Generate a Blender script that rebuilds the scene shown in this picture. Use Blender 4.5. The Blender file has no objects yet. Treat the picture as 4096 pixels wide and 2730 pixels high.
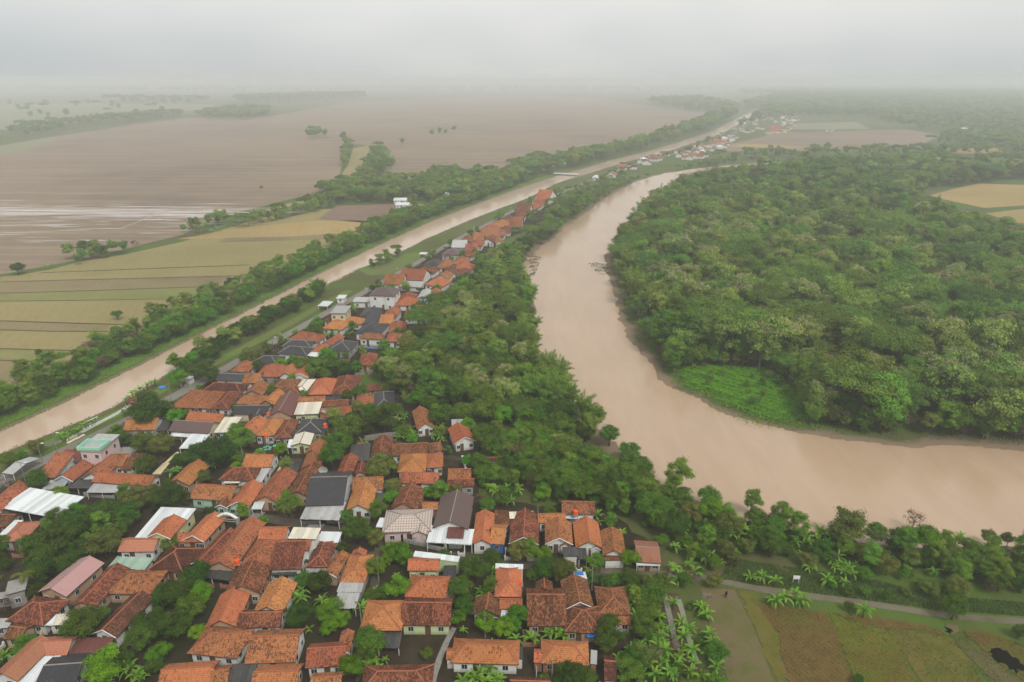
import bpy, math, random
import numpy as np
from mathutils import Vector
SC = bpy.context.scene
COL = SC.collection
R = math.radians
rnd = random.Random(7)
# ------------------------------------------------------------------ camera, sky, sun, exposure
CAM_H = 90.0
PITCH = R(20.94)
cam = bpy.data.cameras.new('camera')
cam.sensor_width = 36.0
cam.lens = 24.0
cam.clip_end = 60000.0
cam_ob = bpy.data.objects.new('camera', cam)
COL.objects.link(cam_ob)
cam_ob.location = (0, 0, CAM_H)
cam_ob.rotation_euler = (R(90) - PITCH, 0, 0)
SC.camera = cam_ob

world = bpy.data.worlds.new('World')
SC.world = world
world.use_nodes = True
wn = world.node_tree.nodes
wl = world.node_tree.links
wn.clear()
SUN_EL, SUN_AZ = R(52), R(150)
sky = wn.new('ShaderNodeTexSky'); sky.sky_type = 'NISHITA'; sky.sun_disc = False
sky.sun_elevation = SUN_EL; sky.sun_rotation = SUN_AZ
sky.air_density = 1.0; sky.dust_density = 4.0; sky.ozone_density = 1.0
hs = wn.new('ShaderNodeHueSaturation'); hs.inputs['Saturation'].default_value = 0.12
wl.new(sky.outputs[0], hs.inputs['Color'])
# cloud deck: soft broad lighter and darker areas all over the dome
tc = wn.new('ShaderNodeTexCoord')
mpg = wn.new('ShaderNodeMapping'); mpg.inputs['Scale'].default_value = (1.0, 1.0, 2.6)
wl.new(tc.outputs['Generated'], mpg.inputs[0])
nz = wn.new('ShaderNodeTexNoise'); nz.inputs['Scale'].default_value = 1.7; nz.inputs['Detail'].default_value = 3.0
nz.inputs['Roughness'].default_value = 0.45
wl.new(mpg.outputs[0], nz.inputs['Vector'])
cr = wn.new('ShaderNodeValToRGB')
cr.color_ramp.elements[0].position = 0.33; cr.color_ramp.elements[0].color = (0.66, 0.70, 0.73, 1)
cr.color_ramp.elements[1].position = 0.66; cr.color_ramp.elements[1].color = (0.97, 0.955, 0.93, 1)
wl.new(nz.outputs[0], cr.inputs[0])
deck = wn.new('ShaderNodeMix'); deck.data_type = 'RGBA'; deck.blend_type = 'MIX'
deck.inputs[0].default_value = 0.80
deck.inputs[7].default_value = (6.6, 6.6, 6.45, 1)      # even overcast cloud radiance in the sky texture's own units
wl.new(hs.outputs[0], deck.inputs[6])
mul = wn.new('ShaderNodeMix'); mul.data_type = 'RGBA'; mul.blend_type = 'MULTIPLY'; mul.inputs[0].default_value = 1.0
wl.new(deck.outputs[2], mul.inputs[6]); wl.new(cr.outputs[0], mul.inputs[7])
# murky air low over the horizon, the same all the way round
sz_ = wn.new('ShaderNodeSeparateXYZ'); wl.new(tc.outputs['Generated'], sz_.inputs[0])
mr = wn.new('ShaderNodeMapRange'); mr.interpolation_type = 'SMOOTHSTEP'; mr.inputs[1].default_value = -0.02; mr.inputs[2].default_value = 0.11
wl.new(sz_.outputs[2], mr.inputs[0])
low = wn.new('ShaderNodeMix'); low.data_type = 'RGBA'; low.inputs[6].default_value = (0.885, 0.90, 0.905, 1); low.inputs[7].default_value = (1, 1, 1, 1)
wl.new(mr.outputs[0], low.inputs[0])
mul2 = wn.new('ShaderNodeMix'); mul2.data_type = 'RGBA'; mul2.blend_type = 'MULTIPLY'; mul2.inputs[0].default_value = 1.0
wl.new(mul.outputs[2], mul2.inputs[6]); wl.new(low.outputs[2], mul2.inputs[7])
bg = wn.new('ShaderNodeBackground'); bg.inputs['Strength'].default_value = 0.10
wl.new(mul2.outputs[2], bg.inputs['Color'])
wo = wn.new('ShaderNodeOutputWorld'); wl.new(bg.outputs[0], wo.inputs[0])

sun = bpy.data.lights.new('sun', 'SUN'); sun.energy = 1.5; sun.angle = R(14); sun.color = (1.0, 0.96, 0.9)
sun_ob = bpy.data.objects.new('sun', sun); COL.objects.link(sun_ob)
sun_ob.rotation_euler = (R(90) - SUN_EL, 0, R(180) - SUN_AZ)
SC.view_settings.view_transform = 'Standard'
SC.view_settings.look = 'None'
SC.view_settings.gamma = 1.0
SC.view_settings.exposure = 0.66
SC.view_settings.use_curve_mapping = False
cy = SC.cycles
cy.use_denoising = True
cy.max_bounces = 6; cy.diffuse_bounces = 3; cy.glossy_bounces = 2; cy.transmission_bounces = 3
cy.transparent_max_bounces = 4; cy.volume_bounces = 2
cy.caustics_reflective = False; cy.caustics_refractive = False
cy.use_adaptive_sampling = True; cy.adaptive_threshold = 0.02

# ------------------------------------------------------------------ places: photo pixel -> point on a level plane
FPX = 4096 * 24 / 36.0
ZONES = {'N': (0, 0, 1), 'D': (0, 0, 0.574463), 'Z1': (0, 1950, 2.0107), 'Z2': (700, 1950, 2.0107), 'Z3': (1700, 1950, 2.0107),
         'Z4': (2700, 1950, 1.6855), 'ZA': (0, 1400, 2.0107), 'ZB': (600, 1300, 2.0107), 'ZD': (1400, 1300, 2.0107),
         'ZC': (1100, 700, 1.9224), 'ZF': (2400, 800, 1.3874), 'ZL': (0, 1000, 1.96), 'N1': (0, 300, 1.6807),
         'N2': (1200, 300, 1.6807), 'N3': (2400, 300, 1.3874)}
CP, SP = math.cos(PITCH), math.sin(PITCH)
def nat(zone, x, y):
    o = ZONES[zone]
    return o[0] + x / o[2], o[1] + y / o[2]
def at(zone, x, y, z=0.0):
    nx, ny = nat(zone, x, y)
    a = nx - 2048.0; b = 1365.0 - ny
    dy = CP * FPX + SP * b; dz = -SP * FPX + CP * b
    dz = min(dz, -8.0)
    t = (z - CAM_H) / dz
    return (a * t, dy * t)
def depth_of(x, y, z):
    return y * CP + (CAM_H - z) * SP
def to_px(x, y, z):                       # where a point falls in the 4096 x 2730 photograph
    d = depth_of(x, y, z)
    return 2048 + FPX * x / d, 1365 - FPX * (y * SP + (z - CAM_H) * CP) / d
def pts(zone, flat, z=0.0):
    return [at(zone, flat[i], flat[i + 1], z) for i in range(0, len(flat), 2)]
def in_poly(p, poly):
    x, y = p; c = False; n = len(poly); j = n - 1
    for i in range(n):
        xi, yi = poly[i]; xj, yj = poly[j]
        if (yi > y) != (yj > y) and x < (xj - xi) * (y - yi) / (yj - yi) + xi:
            c = not c
        j = i
    return c

# ------------------------------------------------------------------ mesh helpers
class MB:
    def __init__(s): s.v = []; s.f = []; s.m = []; s.uv = []
    def face(s, idx, mi=0, uv=None):
        s.f.append(tuple(idx)); s.m.append(mi); s.uv.append(uv or [(0, 0)] * len(idx))
    def poly(s, P, mi=0, uv=None):
        b = len(s.v); s.v += [tuple(p) for p in P]; s.face(range(b, b + len(P)), mi, uv); return b
    def box(s, x0, y0, z0, x1, y1, z1, mi=0):
        b = len(s.v)
        s.v += [(x0, y0, z0), (x1, y0, z0), (x1, y1, z0), (x0, y1, z0), (x0, y0, z1), (x1, y0, z1), (x1, y1, z1), (x0, y1, z1)]
        for q in ((3, 2, 1, 0), (4, 5, 6, 7), (0, 1, 5, 4), (1, 2, 6, 5), (2, 3, 7, 6), (3, 0, 4, 7)):
            P = [s.v[b + k] for k in q]
            a = [(p[0] + p[1], p[2]) if abs(P[0][2] - P[2][2]) > 1e-6 else (p[0], p[1]) for p in P]
            s.face([b + k for k in q], mi, a)
    def tube(s, path, rad, n=6, mi=0, cap=True):
        b = len(s.v); L = len(path)
        for i, p in enumerate(path):
            p = Vector(p); q = Vector(path[min(i + 1, L - 1)]) - Vector(path[max(i - 1, 0)])
            q.normalize()
            a = q.cross(Vector((0, 1, 0.01)));
            if a.length < 1e-3: a = q.cross(Vector((1, 0, 0)))
            a.normalize(); c = q.cross(a)
            r = rad[i] if hasattr(rad, '__len__') else rad
            for k in range(n):
                t = 2 * math.pi * k / n
                s.v.append(tuple(p + a * (r * math.cos(t)) + c * (r * math.sin(t))))
        for i in range(L - 1):
            for k in range(n):
                k2 = (k + 1) % n
                s.face((b + i * n + k, b + i * n + k2, b + (i + 1) * n + k2, b + (i + 1) * n + k), mi)
        if cap:
            s.face(range(b + n - 1, b - 1, -1), mi); s.face(range(b + (L - 1) * n, b + L * n), mi)
    def build(s, name, mats, parent=None, smooth=False):
        me = s.mesh(name, mats, smooth)
        return link(name, me, parent)
    def mesh(s, name, mats, smooth=False):
        me = bpy.data.meshes.new(name); me.from_pydata(s.v, [], s.f)
        for m in (mats if isinstance(mats, (list, tuple)) else [mats]): me.materials.append(MAT[m] if isinstance(m, str) else m)
        if any(s.m): me.polygons.foreach_set('material_index', s.m)
        u = me.uv_layers.new(name='UVMap')
        u.data.foreach_set('uv', np.array([c for f in s.uv for q in f for c in q], dtype=np.float32))
        if smooth: me.polygons.foreach_set('use_smooth', [True] * len(s.f))
        me.update(); return me
def link(name, me, parent=None):
    o = bpy.data.objects.new(name, me); COL.objects.link(o)
    if parent is not None: o.parent = parent
    return o
def tag(o, label=None, cat=None, group=None, kind=None):
    if label: o['label'] = label
    if cat: o['category'] = cat
    if group: o['group'] = group
    if kind: o['kind'] = kind
    return o
def empty(name, loc, rz=0.0, s=1.0):
    o = bpy.data.objects.new(name, None); COL.objects.link(o)
    o.location = loc; o.rotation_euler = (0, 0, rz); o.scale = (s, s, s); o.empty_display_size = 0.3
    return o
def npmesh(name, V, F, mat, attr=None, smooth=False):
    """quads or triangles from numpy arrays; attr = one value per vertex for the leaf material"""
    me = bpy.data.meshes.new(name); k = F.shape[1]
    me.vertices.add(len(V)); me.vertices.foreach_set('co', V.astype(np.float32).ravel())
    me.loops.add(F.size); me.loops.foreach_set('vertex_index', F.astype(np.int32).ravel())
    me.polygons.add(len(F)); me.polygons.foreach_set('loop_start', np.arange(0, F.size, k, dtype=np.int32))
    me.polygons.foreach_set('loop_total', np.full(len(F), k, dtype=np.int32))
    if smooth: me.polygons.foreach_set('use_smooth', np.ones(len(F), dtype=bool))
    me.update(calc_edges=True)
    if attr is not None:
        a = me.attributes.new('tone', 'FLOAT', 'POINT'); a.data.foreach_set('value', attr.astype(np.float32))
    if mat is not None: me.materials.append(MAT[mat] if isinstance(mat, str) else mat)
    return me
# ------------------------------------------------------------------ procedural materials
MAT = {}
class NT:
    def __init__(s, name):
        s.m = bpy.data.materials.new(name); s.m.use_nodes = True
        s.n = s.m.node_tree.nodes; s.l = s.m.node_tree.links
        s.b = s.n['Principled BSDF']; s.b.inputs['Specular IOR Level'].default_value = 0.06
        s.out = s.n['Material Output']; MAT[name] = s.m
    def new(s, t, **k):
        o = s.n.new(t)
        for a, b in k.items(): setattr(o, a, b)
        return o
    def set(s, o, i, v):
        if hasattr(v, 'outputs'): v = v.outputs[0]
        if isinstance(v, bpy.types.NodeSocket): s.l.new(v, o.inputs[i])
        elif v is not None: o.inputs[i].default_value = v
    def math(s, op, a, b=None, c=None, clamp=False):
        o = s.new('ShaderNodeMath', operation=op, use_clamp=clamp)
        s.set(o, 0, a)
        if b is not None: s.set(o, 1, b)
        if c is not None: s.set(o, 2, c)
        return o.outputs[0]
    def mix(s, f, a, b, mode='MIX'):
        o = s.new('ShaderNodeMix', data_type='RGBA', blend_type=mode)
        s.set(o, 0, f)
        for i, v in ((6, a), (7, b)):
            if isinstance(v, tuple): o.inputs[i].default_value = (v[0], v[1], v[2], 1)
            else: s.set(o, i, v)
        return o.outputs[2]
    def noise(s, vec, scale, detail=3, rough=0.55, out=0):
        o = s.new('ShaderNodeTexNoise'); s.set(o, 'Vector', vec)
        o.inputs['Scale'].default_value = scale; o.inputs['Detail'].default_value = detail; o.inputs['Roughness'].default_value = rough
        return o.outputs[out]
    def ramp(s, f, lo, hi):
        o = s.new('ShaderNodeMapRange'); s.set(o, 0, f); o.inputs[1].default_value = lo; o.inputs[2].default_value = hi
        o.interpolation_type = 'SMOOTHSTEP'
        return o.outputs[0]
    def obj(s): return s.new('ShaderNodeTexCoord').outputs['Object']
    def gen(s): return s.new('ShaderNodeNewGeometry').outputs['Position']
    def uv(s): return s.new('ShaderNodeTexCoord').outputs['UV']
    def rand(s): return s.new('ShaderNodeObjectInfo').outputs['Random']
    def map(s, vec, sc, rot=0):
        o = s.new('ShaderNodeMapping'); s.set(o, 0, vec); o.inputs['Scale'].default_value = sc; o.inputs['Rotation'].default_value = (0, 0, rot)
        return o.outputs[0]
    def bump(s, h, st, d=0.1):
        o = s.new('ShaderNodeBump'); s.set(o, 'Height', h); o.inputs['Strength'].default_value = st; o.inputs['Distance'].default_value = d
        s.l.new(o.outputs[0], s.b.inputs['Normal'])
    def base(s, c, rough=0.8):
        if isinstance(c, tuple): s.b.inputs['Base Color'].default_value = (c[0], c[1], c[2], 1)
        else: s.l.new(c, s.b.inputs['Base Color'])
        s.set(s.b, 'Roughness', rough)

def tile_roof(name, c1, c2, dark, amount):
    """clay pantiles 0.23 x 0.30 m: every tile its own shade, sooty and mossy tiles in drifts, rows stepped"""
    t = NT(name); uv = t.uv(); rd = t.rand()
    g = t.map(uv, (1 / 0.25, 1 / 0.32, 1))
    fl = t.new('ShaderNodeVectorMath', operation='FLOOR'); t.set(fl, 0, g)
    wn_ = t.new('ShaderNodeTexWhiteNoise', noise_dimensions='3D')
    off = t.new('ShaderNodeCombineXYZ'); t.set(off, 2, t.math('MULTIPLY', rd, 91.0))
    ad = t.new('ShaderNodeVectorMath', operation='ADD'); t.set(ad, 0, fl); t.set(ad, 1, off.outputs[0])
    t.l.new(ad.outputs[0], wn_.inputs[0])
    r1 = wn_.outputs['Value']
    ad2 = t.new('ShaderNodeVectorMath', operation='ADD'); t.set(ad2, 0, uv); t.set(ad2, 1, off.outputs[0])
    st = t.map(ad2.outputs[0], (1.0, 0.45, 1))
    drift = t.noise(st, 0.45, 3, 0.6)
    col = t.mix(r1, c1, c2)
    # sooty tiles come in short flecks down the slope, thicker where the drift is strong
    fleck = t.noise(t.map(ad2.outputs[0], (2.7, 1.1, 1)), 1.75, 2, 0.6)
    lim = t.math('SUBTRACT', 0.80 - amount * 0.42, t.math('MULTIPLY', t.math('SUBTRACT', drift, 0.5), 0.45))
    s1 = t.ramp(t.math('SUBTRACT', t.math('ADD', fleck, t.math('MULTIPLY', t.math('SUBTRACT', r1, 0.5), 0.10)), lim), -0.015, 0.03)
    col = t.mix(t.math('MULTIPLY', s1, 0.85), col, dark)
    grime = t.ramp(t.noise(ad2.outputs[0], 0.22, 4, 0.6), 0.45, 0.75)
    col = t.mix(t.math('MULTIPLY', grime, 0.30), col, (dark[0] * 1.6, dark[1] * 1.6, dark[2] * 1.4))
    fr = t.new('ShaderNodeVectorMath', operation='FRACTION'); t.set(fr, 0, g)
    sx = t.new('ShaderNodeSeparateXYZ'); t.l.new(fr.outputs[0], sx.inputs[0])
    lap = t.math('LESS_THAN', sx.outputs[1], 0.14)
    col = t.mix(t.math('MULTIPLY', lap, 0.45), col, (dark[0] * .8, dark[1] * .8, dark[2] * .8))
    hv = t.new('ShaderNodeHueSaturation'); t.l.new(col, hv.inputs['Color'])
    t.set(hv, 'Value', t.math('ADD', t.math('MULTIPLY', rd, 0.28), 0.84))
    t.set(hv, 'Hue', t.math('ADD', t.math('MULTIPLY', t.math('FRACT', t.math('MULTIPLY', rd, 7.3)), 0.024), 0.488))
    t.base(hv.outputs[0], 0.85)
    wave = t.math('SINE', t.math('MULTIPLY', sx.outputs[0], 6.283))
    t.bump(t.math('ADD', t.math('MULTIPLY', wave, 0.35), t.math('SUBTRACT', 1.0, sx.outputs[1])), 0.7, 0.05)
tile_roof('tile_orange', (0.47, 0.180, 0.072), (0.37, 0.134, 0.054), (0.100, 0.040, 0.019), 0.46)
tile_roof('tile_terracotta', (0.39, 0.148, 0.066), (0.295, 0.108, 0.050), (0.085, 0.036, 0.020), 0.62)
tile_roof('tile_weathered', (0.305, 0.118, 0.058), (0.215, 0.083, 0.043), (0.060, 0.028, 0.017), 0.78)
tile_roof('tile_sooty', (0.20, 0.079, 0.045), (0.14, 0.056, 0.034), (0.048, 0.024, 0.017), 0.88)
tile_roof('tile_pink', (0.42, 0.170, 0.105), (0.36, 0.145, 0.09), (0.17, 0.07, 0.045), 0.15)

def metal(name, c, rust=0.2, rustc=(0.16, 0.09, 0.05), rough=0.45, rib=0.20, met=0.0):
    t = NT(name); o = t.uv(); rd = t.rand()
    n1 = t.noise(t.map(o, (1.2, 0.3, 1)), 1.6, 4, 0.6)
    n2 = t.noise(t.obj(), 0.6, 4, 0.65)
    f = t.math('MULTIPLY', t.math('ADD', t.ramp(n1, 0.5, 0.78), t.ramp(n2, 0.5, 0.75)), rust)
    col = t.mix(f, c, rustc)
    hv = t.new('ShaderNodeHueSaturation'); t.l.new(col, hv.inputs['Color']); t.set(hv, 'Value', t.math('ADD', t.math('MULTIPLY', rd, 0.3), 0.84))
    t.base(hv.outputs[0], rough); t.b.inputs['Metallic'].default_value = met; t.b.inputs['Specular IOR Level'].default_value = 0.3
    sx = t.new('ShaderNodeSeparateXYZ'); t.l.new(o, sx.inputs[0])
    t.bump(t.math('SINE', t.math('MULTIPLY', sx.outputs[0], 6.283 / rib)), 0.5, 0.03)
metal('metal_white', (0.62, 0.65, 0.66), 0.16, (0.30, 0.27, 0.23))
metal('metal_grey', (0.36, 0.36, 0.35), 0.40, (0.16, 0.13, 0.11))
metal('metal_cream', (0.60, 0.56, 0.45), 0.25, (0.28, 0.24, 0.18))
metal('metal_dark', (0.055, 0.053, 0.052), 0.5, (0.11, 0.10, 0.09))
metal('metal_black', (0.034, 0.032, 0.036), 0.3, (0.075, 0.07, 0.07), 0.5, 0.3)
metal('metal_brown', (0.095, 0.060, 0.056), 0.25, (0.13, 0.09, 0.08), 0.5, 0.3)
metal('metal_maroon', (0.13, 0.045, 0.038), 0.3, (0.07, 0.03, 0.03), 0.45, 0.3)
metal('metal_red', (0.19, 0.035, 0.032), 0.2, (0.10, 0.04, 0.035))
metal('metal_rust', (0.30, 0.125, 0.075), 0.6, (0.13, 0.055, 0.04), 0.6)
metal('metal_pink', (0.46, 0.26, 0.25), 0.2, (0.2, 0.1, 0.09), 0.6, 0.25)
metal('metal_green', (0.30, 0.42, 0.34), 0.6, (0.17, 0.27, 0.18), 0.6)
metal('metal_blue', (0.01, 0.16, 0.42), 0.1, (0.05, 0.12, 0.25), 0.5)

def plaster(name, c, dirt=0.6):
    t = NT(name); o = t.obj()
    n1 = t.noise(t.map(o, (1, 1, 0.35)), 1.1, 5, 0.65); n2 = t.noise(o, 6.0, 3, 0.6)
    z = t.new('ShaderNodeSeparateXYZ'); t.l.new(o, z.inputs[0])
    splash = t.ramp(z.outputs[2], 0.9, 0.0)          # mud splashed on the foot of the wall
    col = t.mix(t.math('MULTIPLY', t.ramp(n1, 0.48, 0.75), dirt), c, (c[0] * .5, c[1] * .48, c[2] * .44))
    col = t.mix(t.math('MULTIPLY', splash, t.math('MULTIPLY', n2, 0.9)), col, (0.16, 0.12, 0.09))
    t.base(col, 0.85); t.bump(n2, 0.15, 0.02)
for nm, c in dict(white=(0.66, 0.66, 0.63), cream=(0.58, 0.50, 0.34), mint=(0.36, 0.56, 0.42), blue=(0.03, 0.15, 0.42), grey=(0.33, 0.33, 0.32),
                  yellow=(0.60, 0.58, 0.30), pink=(0.58, 0.44, 0.42), sky=(0.36, 0.56, 0.66), brick=(0.34, 0.16, 0.10), tan=(0.44, 0.30, 0.2),
                  concrete=(0.27, 0.26, 0.24), green=(0.50, 0.58, 0.32)).items(): plaster('wall_' + nm, c)
plaster('trim_white', (0.72, 0.72, 0.70), 0.2)
plaster('trim_mint', (0.30, 0.58, 0.44), 0.2)
def plain(name, c, rough=0.6, n=0.0, sc=3.0, met=0.0, dark=0.5):
    t = NT(name)
    if n: t.base(t.mix(t.math('MULTIPLY', t.ramp(t.noise(t.obj(), sc, 4, 0.6), 0.4, 0.7), n), c, tuple(k * dark for k in c)), rough)
    else: t.base(c, rough)
    t.b.inputs['Metallic'].default_value = met
plain('glass', (0.02, 0.025, 0.028), 0.12); MAT['glass'].node_tree.nodes['Principled BSDF'].inputs['Specular IOR Level'].default_value = 0.5
plain('wood', (0.12, 0.075, 0.045), 0.8, 0.6)
plain('dark_wood', (0.05, 0.032, 0.022), 0.8, 0.6)
plain('frame_white', (0.62, 0.62, 0.6), 0.6, 0.3)
plain('ridge_tile', (0.34, 0.125, 0.07), 0.85, 0.5, 2.0)
plain('ridge_grey', (0.26, 0.24, 0.22), 0.8, 0.5, 2.0)
plain('tank_orange', (0.75, 0.10, 0.02), 0.4, 0.2)
plain('tarp_blue', (0.02, 0.22, 0.60), 0.45, 0.3, 1.0)
plain('tarp_mint', (0.18, 0.62, 0.46), 0.5, 0.3, 1.0)
plain('mat_cream', (0.62, 0.52, 0.32), 0.8, 0.3, 0.8, 0.0, 0.7)
plain('steel', (0.36, 0.37, 0.38), 0.4, 0.2, 1.0, 0.6)
plain('lamp_white', (0.7, 0.7, 0.7), 0.4)
plain('concrete', (0.25, 0.235, 0.21), 0.9, 0.6, 1.2)
plain('white_paint', (0.72, 0.72, 0.72), 0.6, 0.25, 2.0)
plain('black_cloth', (0.012, 0.011, 0.013), 0.8)
plain('skin', (0.22, 0.11, 0.065), 0.6)
plain('ash_black', (0.006, 0.005, 0.004), 1.0)
plain('bark', (0.085, 0.062, 0.045), 0.9, 0.6, 3.0)
plain('pale_bark', (0.24, 0.21, 0.17), 0.9, 0.5, 3.0)
plain('banana_stem', (0.10, 0.12, 0.04), 0.7, 0.5, 3.0)

def leaf(name, c, c2=None, tone=0.75, trans=0.34, rvar=0.30):
    """leaves: shade varies leaf by leaf (tone), tree by tree, light passes through"""
    t = NT(name); a = t.new('ShaderNodeAttribute', attribute_name='tone')
    f = a.outputs['Fac']; c2 = c2 or tuple(k * 1.7 for k in c)
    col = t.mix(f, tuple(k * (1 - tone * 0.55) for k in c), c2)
    rd = t.rand()
    hv = t.new('ShaderNodeHueSaturation'); t.l.new(col, hv.inputs['Color'])
    t.set(hv, 'Value', t.math('ADD', t.math('MULTIPLY', rd, rvar * 2), 1 - rvar))
    t.set(hv, 'Hue', t.math('ADD', t.math('MULTIPLY', t.math('FRACT', t.math('MULTIPLY', rd, 13.7)), 0.05), 0.475))
    t.base(hv.outputs[0], 0.65)
    t.b.inputs['Specular IOR Level'].default_value = 0.02
    tr = t.new('ShaderNodeBsdfTranslucent'); t.l.new(hv.outputs[0], tr.inputs[0])
    mx = t.new('ShaderNodeMixShader'); mx.inputs[0].default_value = trans
    t.l.new(t.b.outputs[0], mx.inputs[1]); t.l.new(tr.outputs[0], mx.inputs[2]); t.l.new(mx.outputs[0], t.out.inputs[0])
leaf('leaf_dark', (0.046, 0.100, 0.010), (0.100, 0.185, 0.022))
leaf('leaf_mid', (0.084, 0.175, 0.014), (0.165, 0.290, 0.034))
leaf('leaf_bright', (0.105, 0.260, 0.008), (0.19, 0.41, 0.020))
leaf('leaf_olive', (0.125, 0.165, 0.026), (0.23, 0.265, 0.058))
leaf('leaf_teak', (0.190, 0.300, 0.046), (0.32, 0.42, 0.082))
leaf('leaf_tall', (0.135, 0.270, 0.022), (0.245, 0.395, 0.048))
leaf('leaf_flower', (0.36, 0.34, 0.17), (0.55, 0.49, 0.29))
leaf('leaf_bamboo', (0.165, 0.295, 0.034), (0.28, 0.42, 0.066))
leaf('leaf_rain', (0.115, 0.230, 0.028), (0.215, 0.345, 0.056))
leaf('leaf_banana', (0.120, 0.265, 0.024), (0.22, 0.40, 0.05), 0.4, 0.35, 0.25)
leaf('leaf_palm', (0.12, 0.18, 0.024), (0.22, 0.27, 0.045))
leaf('leaf_bare', (0.16, 0.10, 0.075), (0.24, 0.15, 0.11))
leaf('grass_blade', (0.110, 0.165, 0.032), (0.19, 0.24, 0.07), 0.5, 0.3, 0.1)
leaf('grass_bright', (0.095, 0.22, 0.016), (0.17, 0.32, 0.03), 0.5, 0.3, 0.1)
leaf('grass_grey', (0.13, 0.14, 0.075), (0.23, 0.22, 0.13), 0.5, 0.3, 0.1)
leaf('grass_lush', (0.105, 0.28, 0.010), (0.19, 0.40, 0.024), 0.5, 0.35, 0.1)
leaf('stubble', (0.120, 0.112, 0.024), (0.22, 0.175, 0.05), 0.5, 0.2, 0.1)

def ground_mat():
    t = NT('ground'); p = t.gen()
    z = t.new('ShaderNodeSeparateXYZ'); t.l.new(p, z.inputs[0])
    n1 = t.noise(p, 0.035, 5, 0.6); n2 = t.noise(p, 0.35, 5, 0.65); n3 = t.noise(p, 2.5, 3, 0.6); n0 = t.noise(p, 0.004, 4, 0.55)
    g = t.mix(n2, (0.060, 0.112, 0.016), (0.120, 0.175, 0.032))
    g = t.mix(t.math('MULTIPLY', t.ramp(n1, 0.42, 0.62), 0.8), g, (0.105, 0.088, 0.042))
    g = t.mix(t.math('MULTIPLY', n3, 0.6), g, (0.034, 0.052, 0.011))
    g = t.mix(t.math('MULTIPLY', t.ramp(n0, 0.5, 0.65), 0.5), g, (0.15, 0.13, 0.07))
    mud = t.mix(n2, (0.15, 0.105, 0.070), (0.23, 0.17, 0.115))
    mf = t.ramp(t.math('ADD', z.outputs[2], t.math('MULTIPLY', t.math('SUBTRACT', n2, 0.5), 0.5)), 0.0, -0.28)
    t.base(t.mix(mf, g, mud), 0.95); t.bump(t.math('ADD', n3, n2), 0.5, 0.25)
ground_mat()
def soil(name, a, b, rough=0.9, sc=0.3, rows=None, c=None, wet=0.0, streak=0.0):
    t = NT(name); p = t.gen()
    n1 = t.noise(p, sc, 5, 0.62); n2 = t.noise(p, sc * 7, 4, 0.6); n3 = t.noise(p, sc * 0.16, 3, 0.5)
    col = t.mix(t.ramp(n1, 0.32, 0.68), a, b)
    if c: col = t.mix(t.math('MULTIPLY', t.ramp(t.math('ADD', t.math('MULTIPLY', n3, 0.6), t.math('MULTIPLY', n1, 0.4)), 0.46, 0.62), 0.9), col, c)
    col = t.mix(t.math('MULTIPLY', n2, 0.5), col, tuple(k * .55 for k in a))
    if streak:
        s_ = t.noise(t.map(p, (0.004, 0.09, 1), R(-2)), 1.0, 5, 0.65)
        col = t.mix(t.math('MULTIPLY', t.ramp(s_, 0.42, 0.66), streak), col, tuple(k * 1.35 for k in b))
    if rows:
        ang, per, depth = rows
        m = t.map(p, (1, 1, 1), ang); sx = t.new('ShaderNodeSeparateXYZ'); t.l.new(m, sx.inputs[0])
        wob = t.math('MULTIPLY', t.noise(p, 0.05, 2), 2.0 * per)
        sn = t.math('SINE', t.math('MULTIPLY', t.math('ADD', sx.outputs[1], wob), 6.283 / per))
        col = t.mix(t.math('MULTIPLY', t.ramp(sn, 0.0, 1.0), depth), col, tuple(k * .5 for k in a))
    if wet: t.base(col, t.math('SUBTRACT', rough, t.math('MULTIPLY', t.ramp(n1, 0.55, 0.62), wet)))
    else: t.base(col, rough)
    t.bump(n2, 0.5, 0.12)
soil('yard', (0.032, 0.023, 0.014), (0.062, 0.045, 0.029), 0.9, 0.22, None, (0.030, 0.036, 0.013), 0.55)
soil('lane_wet', (0.085, 0.070, 0.054), (0.125, 0.105, 0.082), 0.85, 0.5, None, (0.06, 0.055, 0.034), 0.5)
soil('plough', (0.215, 0.158, 0.108), (0.262, 0.197, 0.138), 0.9, 0.03, (R(4), 9.0, 0.06), (0.150, 0.116, 0.086), 0.0, 0.40)
soil('plough_red', (0.215, 0.145, 0.105), (0.25, 0.175, 0.13), 0.9, 0.05, (R(10), 4.0, 0.2), (0.18, 0.12, 0.085))
soil('rice_gold', (0.345, 0.245, 0.098), (0.39, 0.290, 0.125), 0.95, 0.06, (R(80), 5.0, 0.07), (0.29, 0.225, 0.085))
soil('rice_tan', (0.265, 0.222, 0.094), (0.305, 0.252, 0.112), 0.95, 0.06, (R(70), 4.0, 0.08), (0.23, 0.20, 0.082))
soil('rice_green', (0.195, 0.200, 0.070), (0.255, 0.235, 0.09), 0.95, 0.06, (R(80), 4.0, 0.06), (0.15, 0.175, 0.05))
soil('rice_brown', (0.228, 0.186, 0.092), (0.262, 0.212, 0.110), 0.95, 0.06, (R(80), 3.0, 0.12), (0.15, 0.115, 0.07))
soil('pale_green', (0.20, 0.22, 0.115), (0.25, 0.26, 0.14), 0.95, 0.02, None, (0.22, 0.19, 0.11))
soil('bank_grass', (0.095, 0.185, 0.022), (0.145, 0.235, 0.036), 0.95, 0.3, None, (0.12, 0.14, 0.04))
soil('meadow', (0.110, 0.165, 0.035), (0.150, 0.195, 0.05), 0.95, 0.15, None, (0.14, 0.145, 0.055))
soil('bright_grass', (0.095, 0.26, 0.012), (0.14, 0.33, 0.018), 0.95, 0.25, None, (0.07, 0.18, 0.012))
soil('asphalt', (0.205, 0.185, 0.165), (0.26, 0.235, 0.205), 0.9, 0.35, None, (0.17, 0.155, 0.135))
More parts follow.
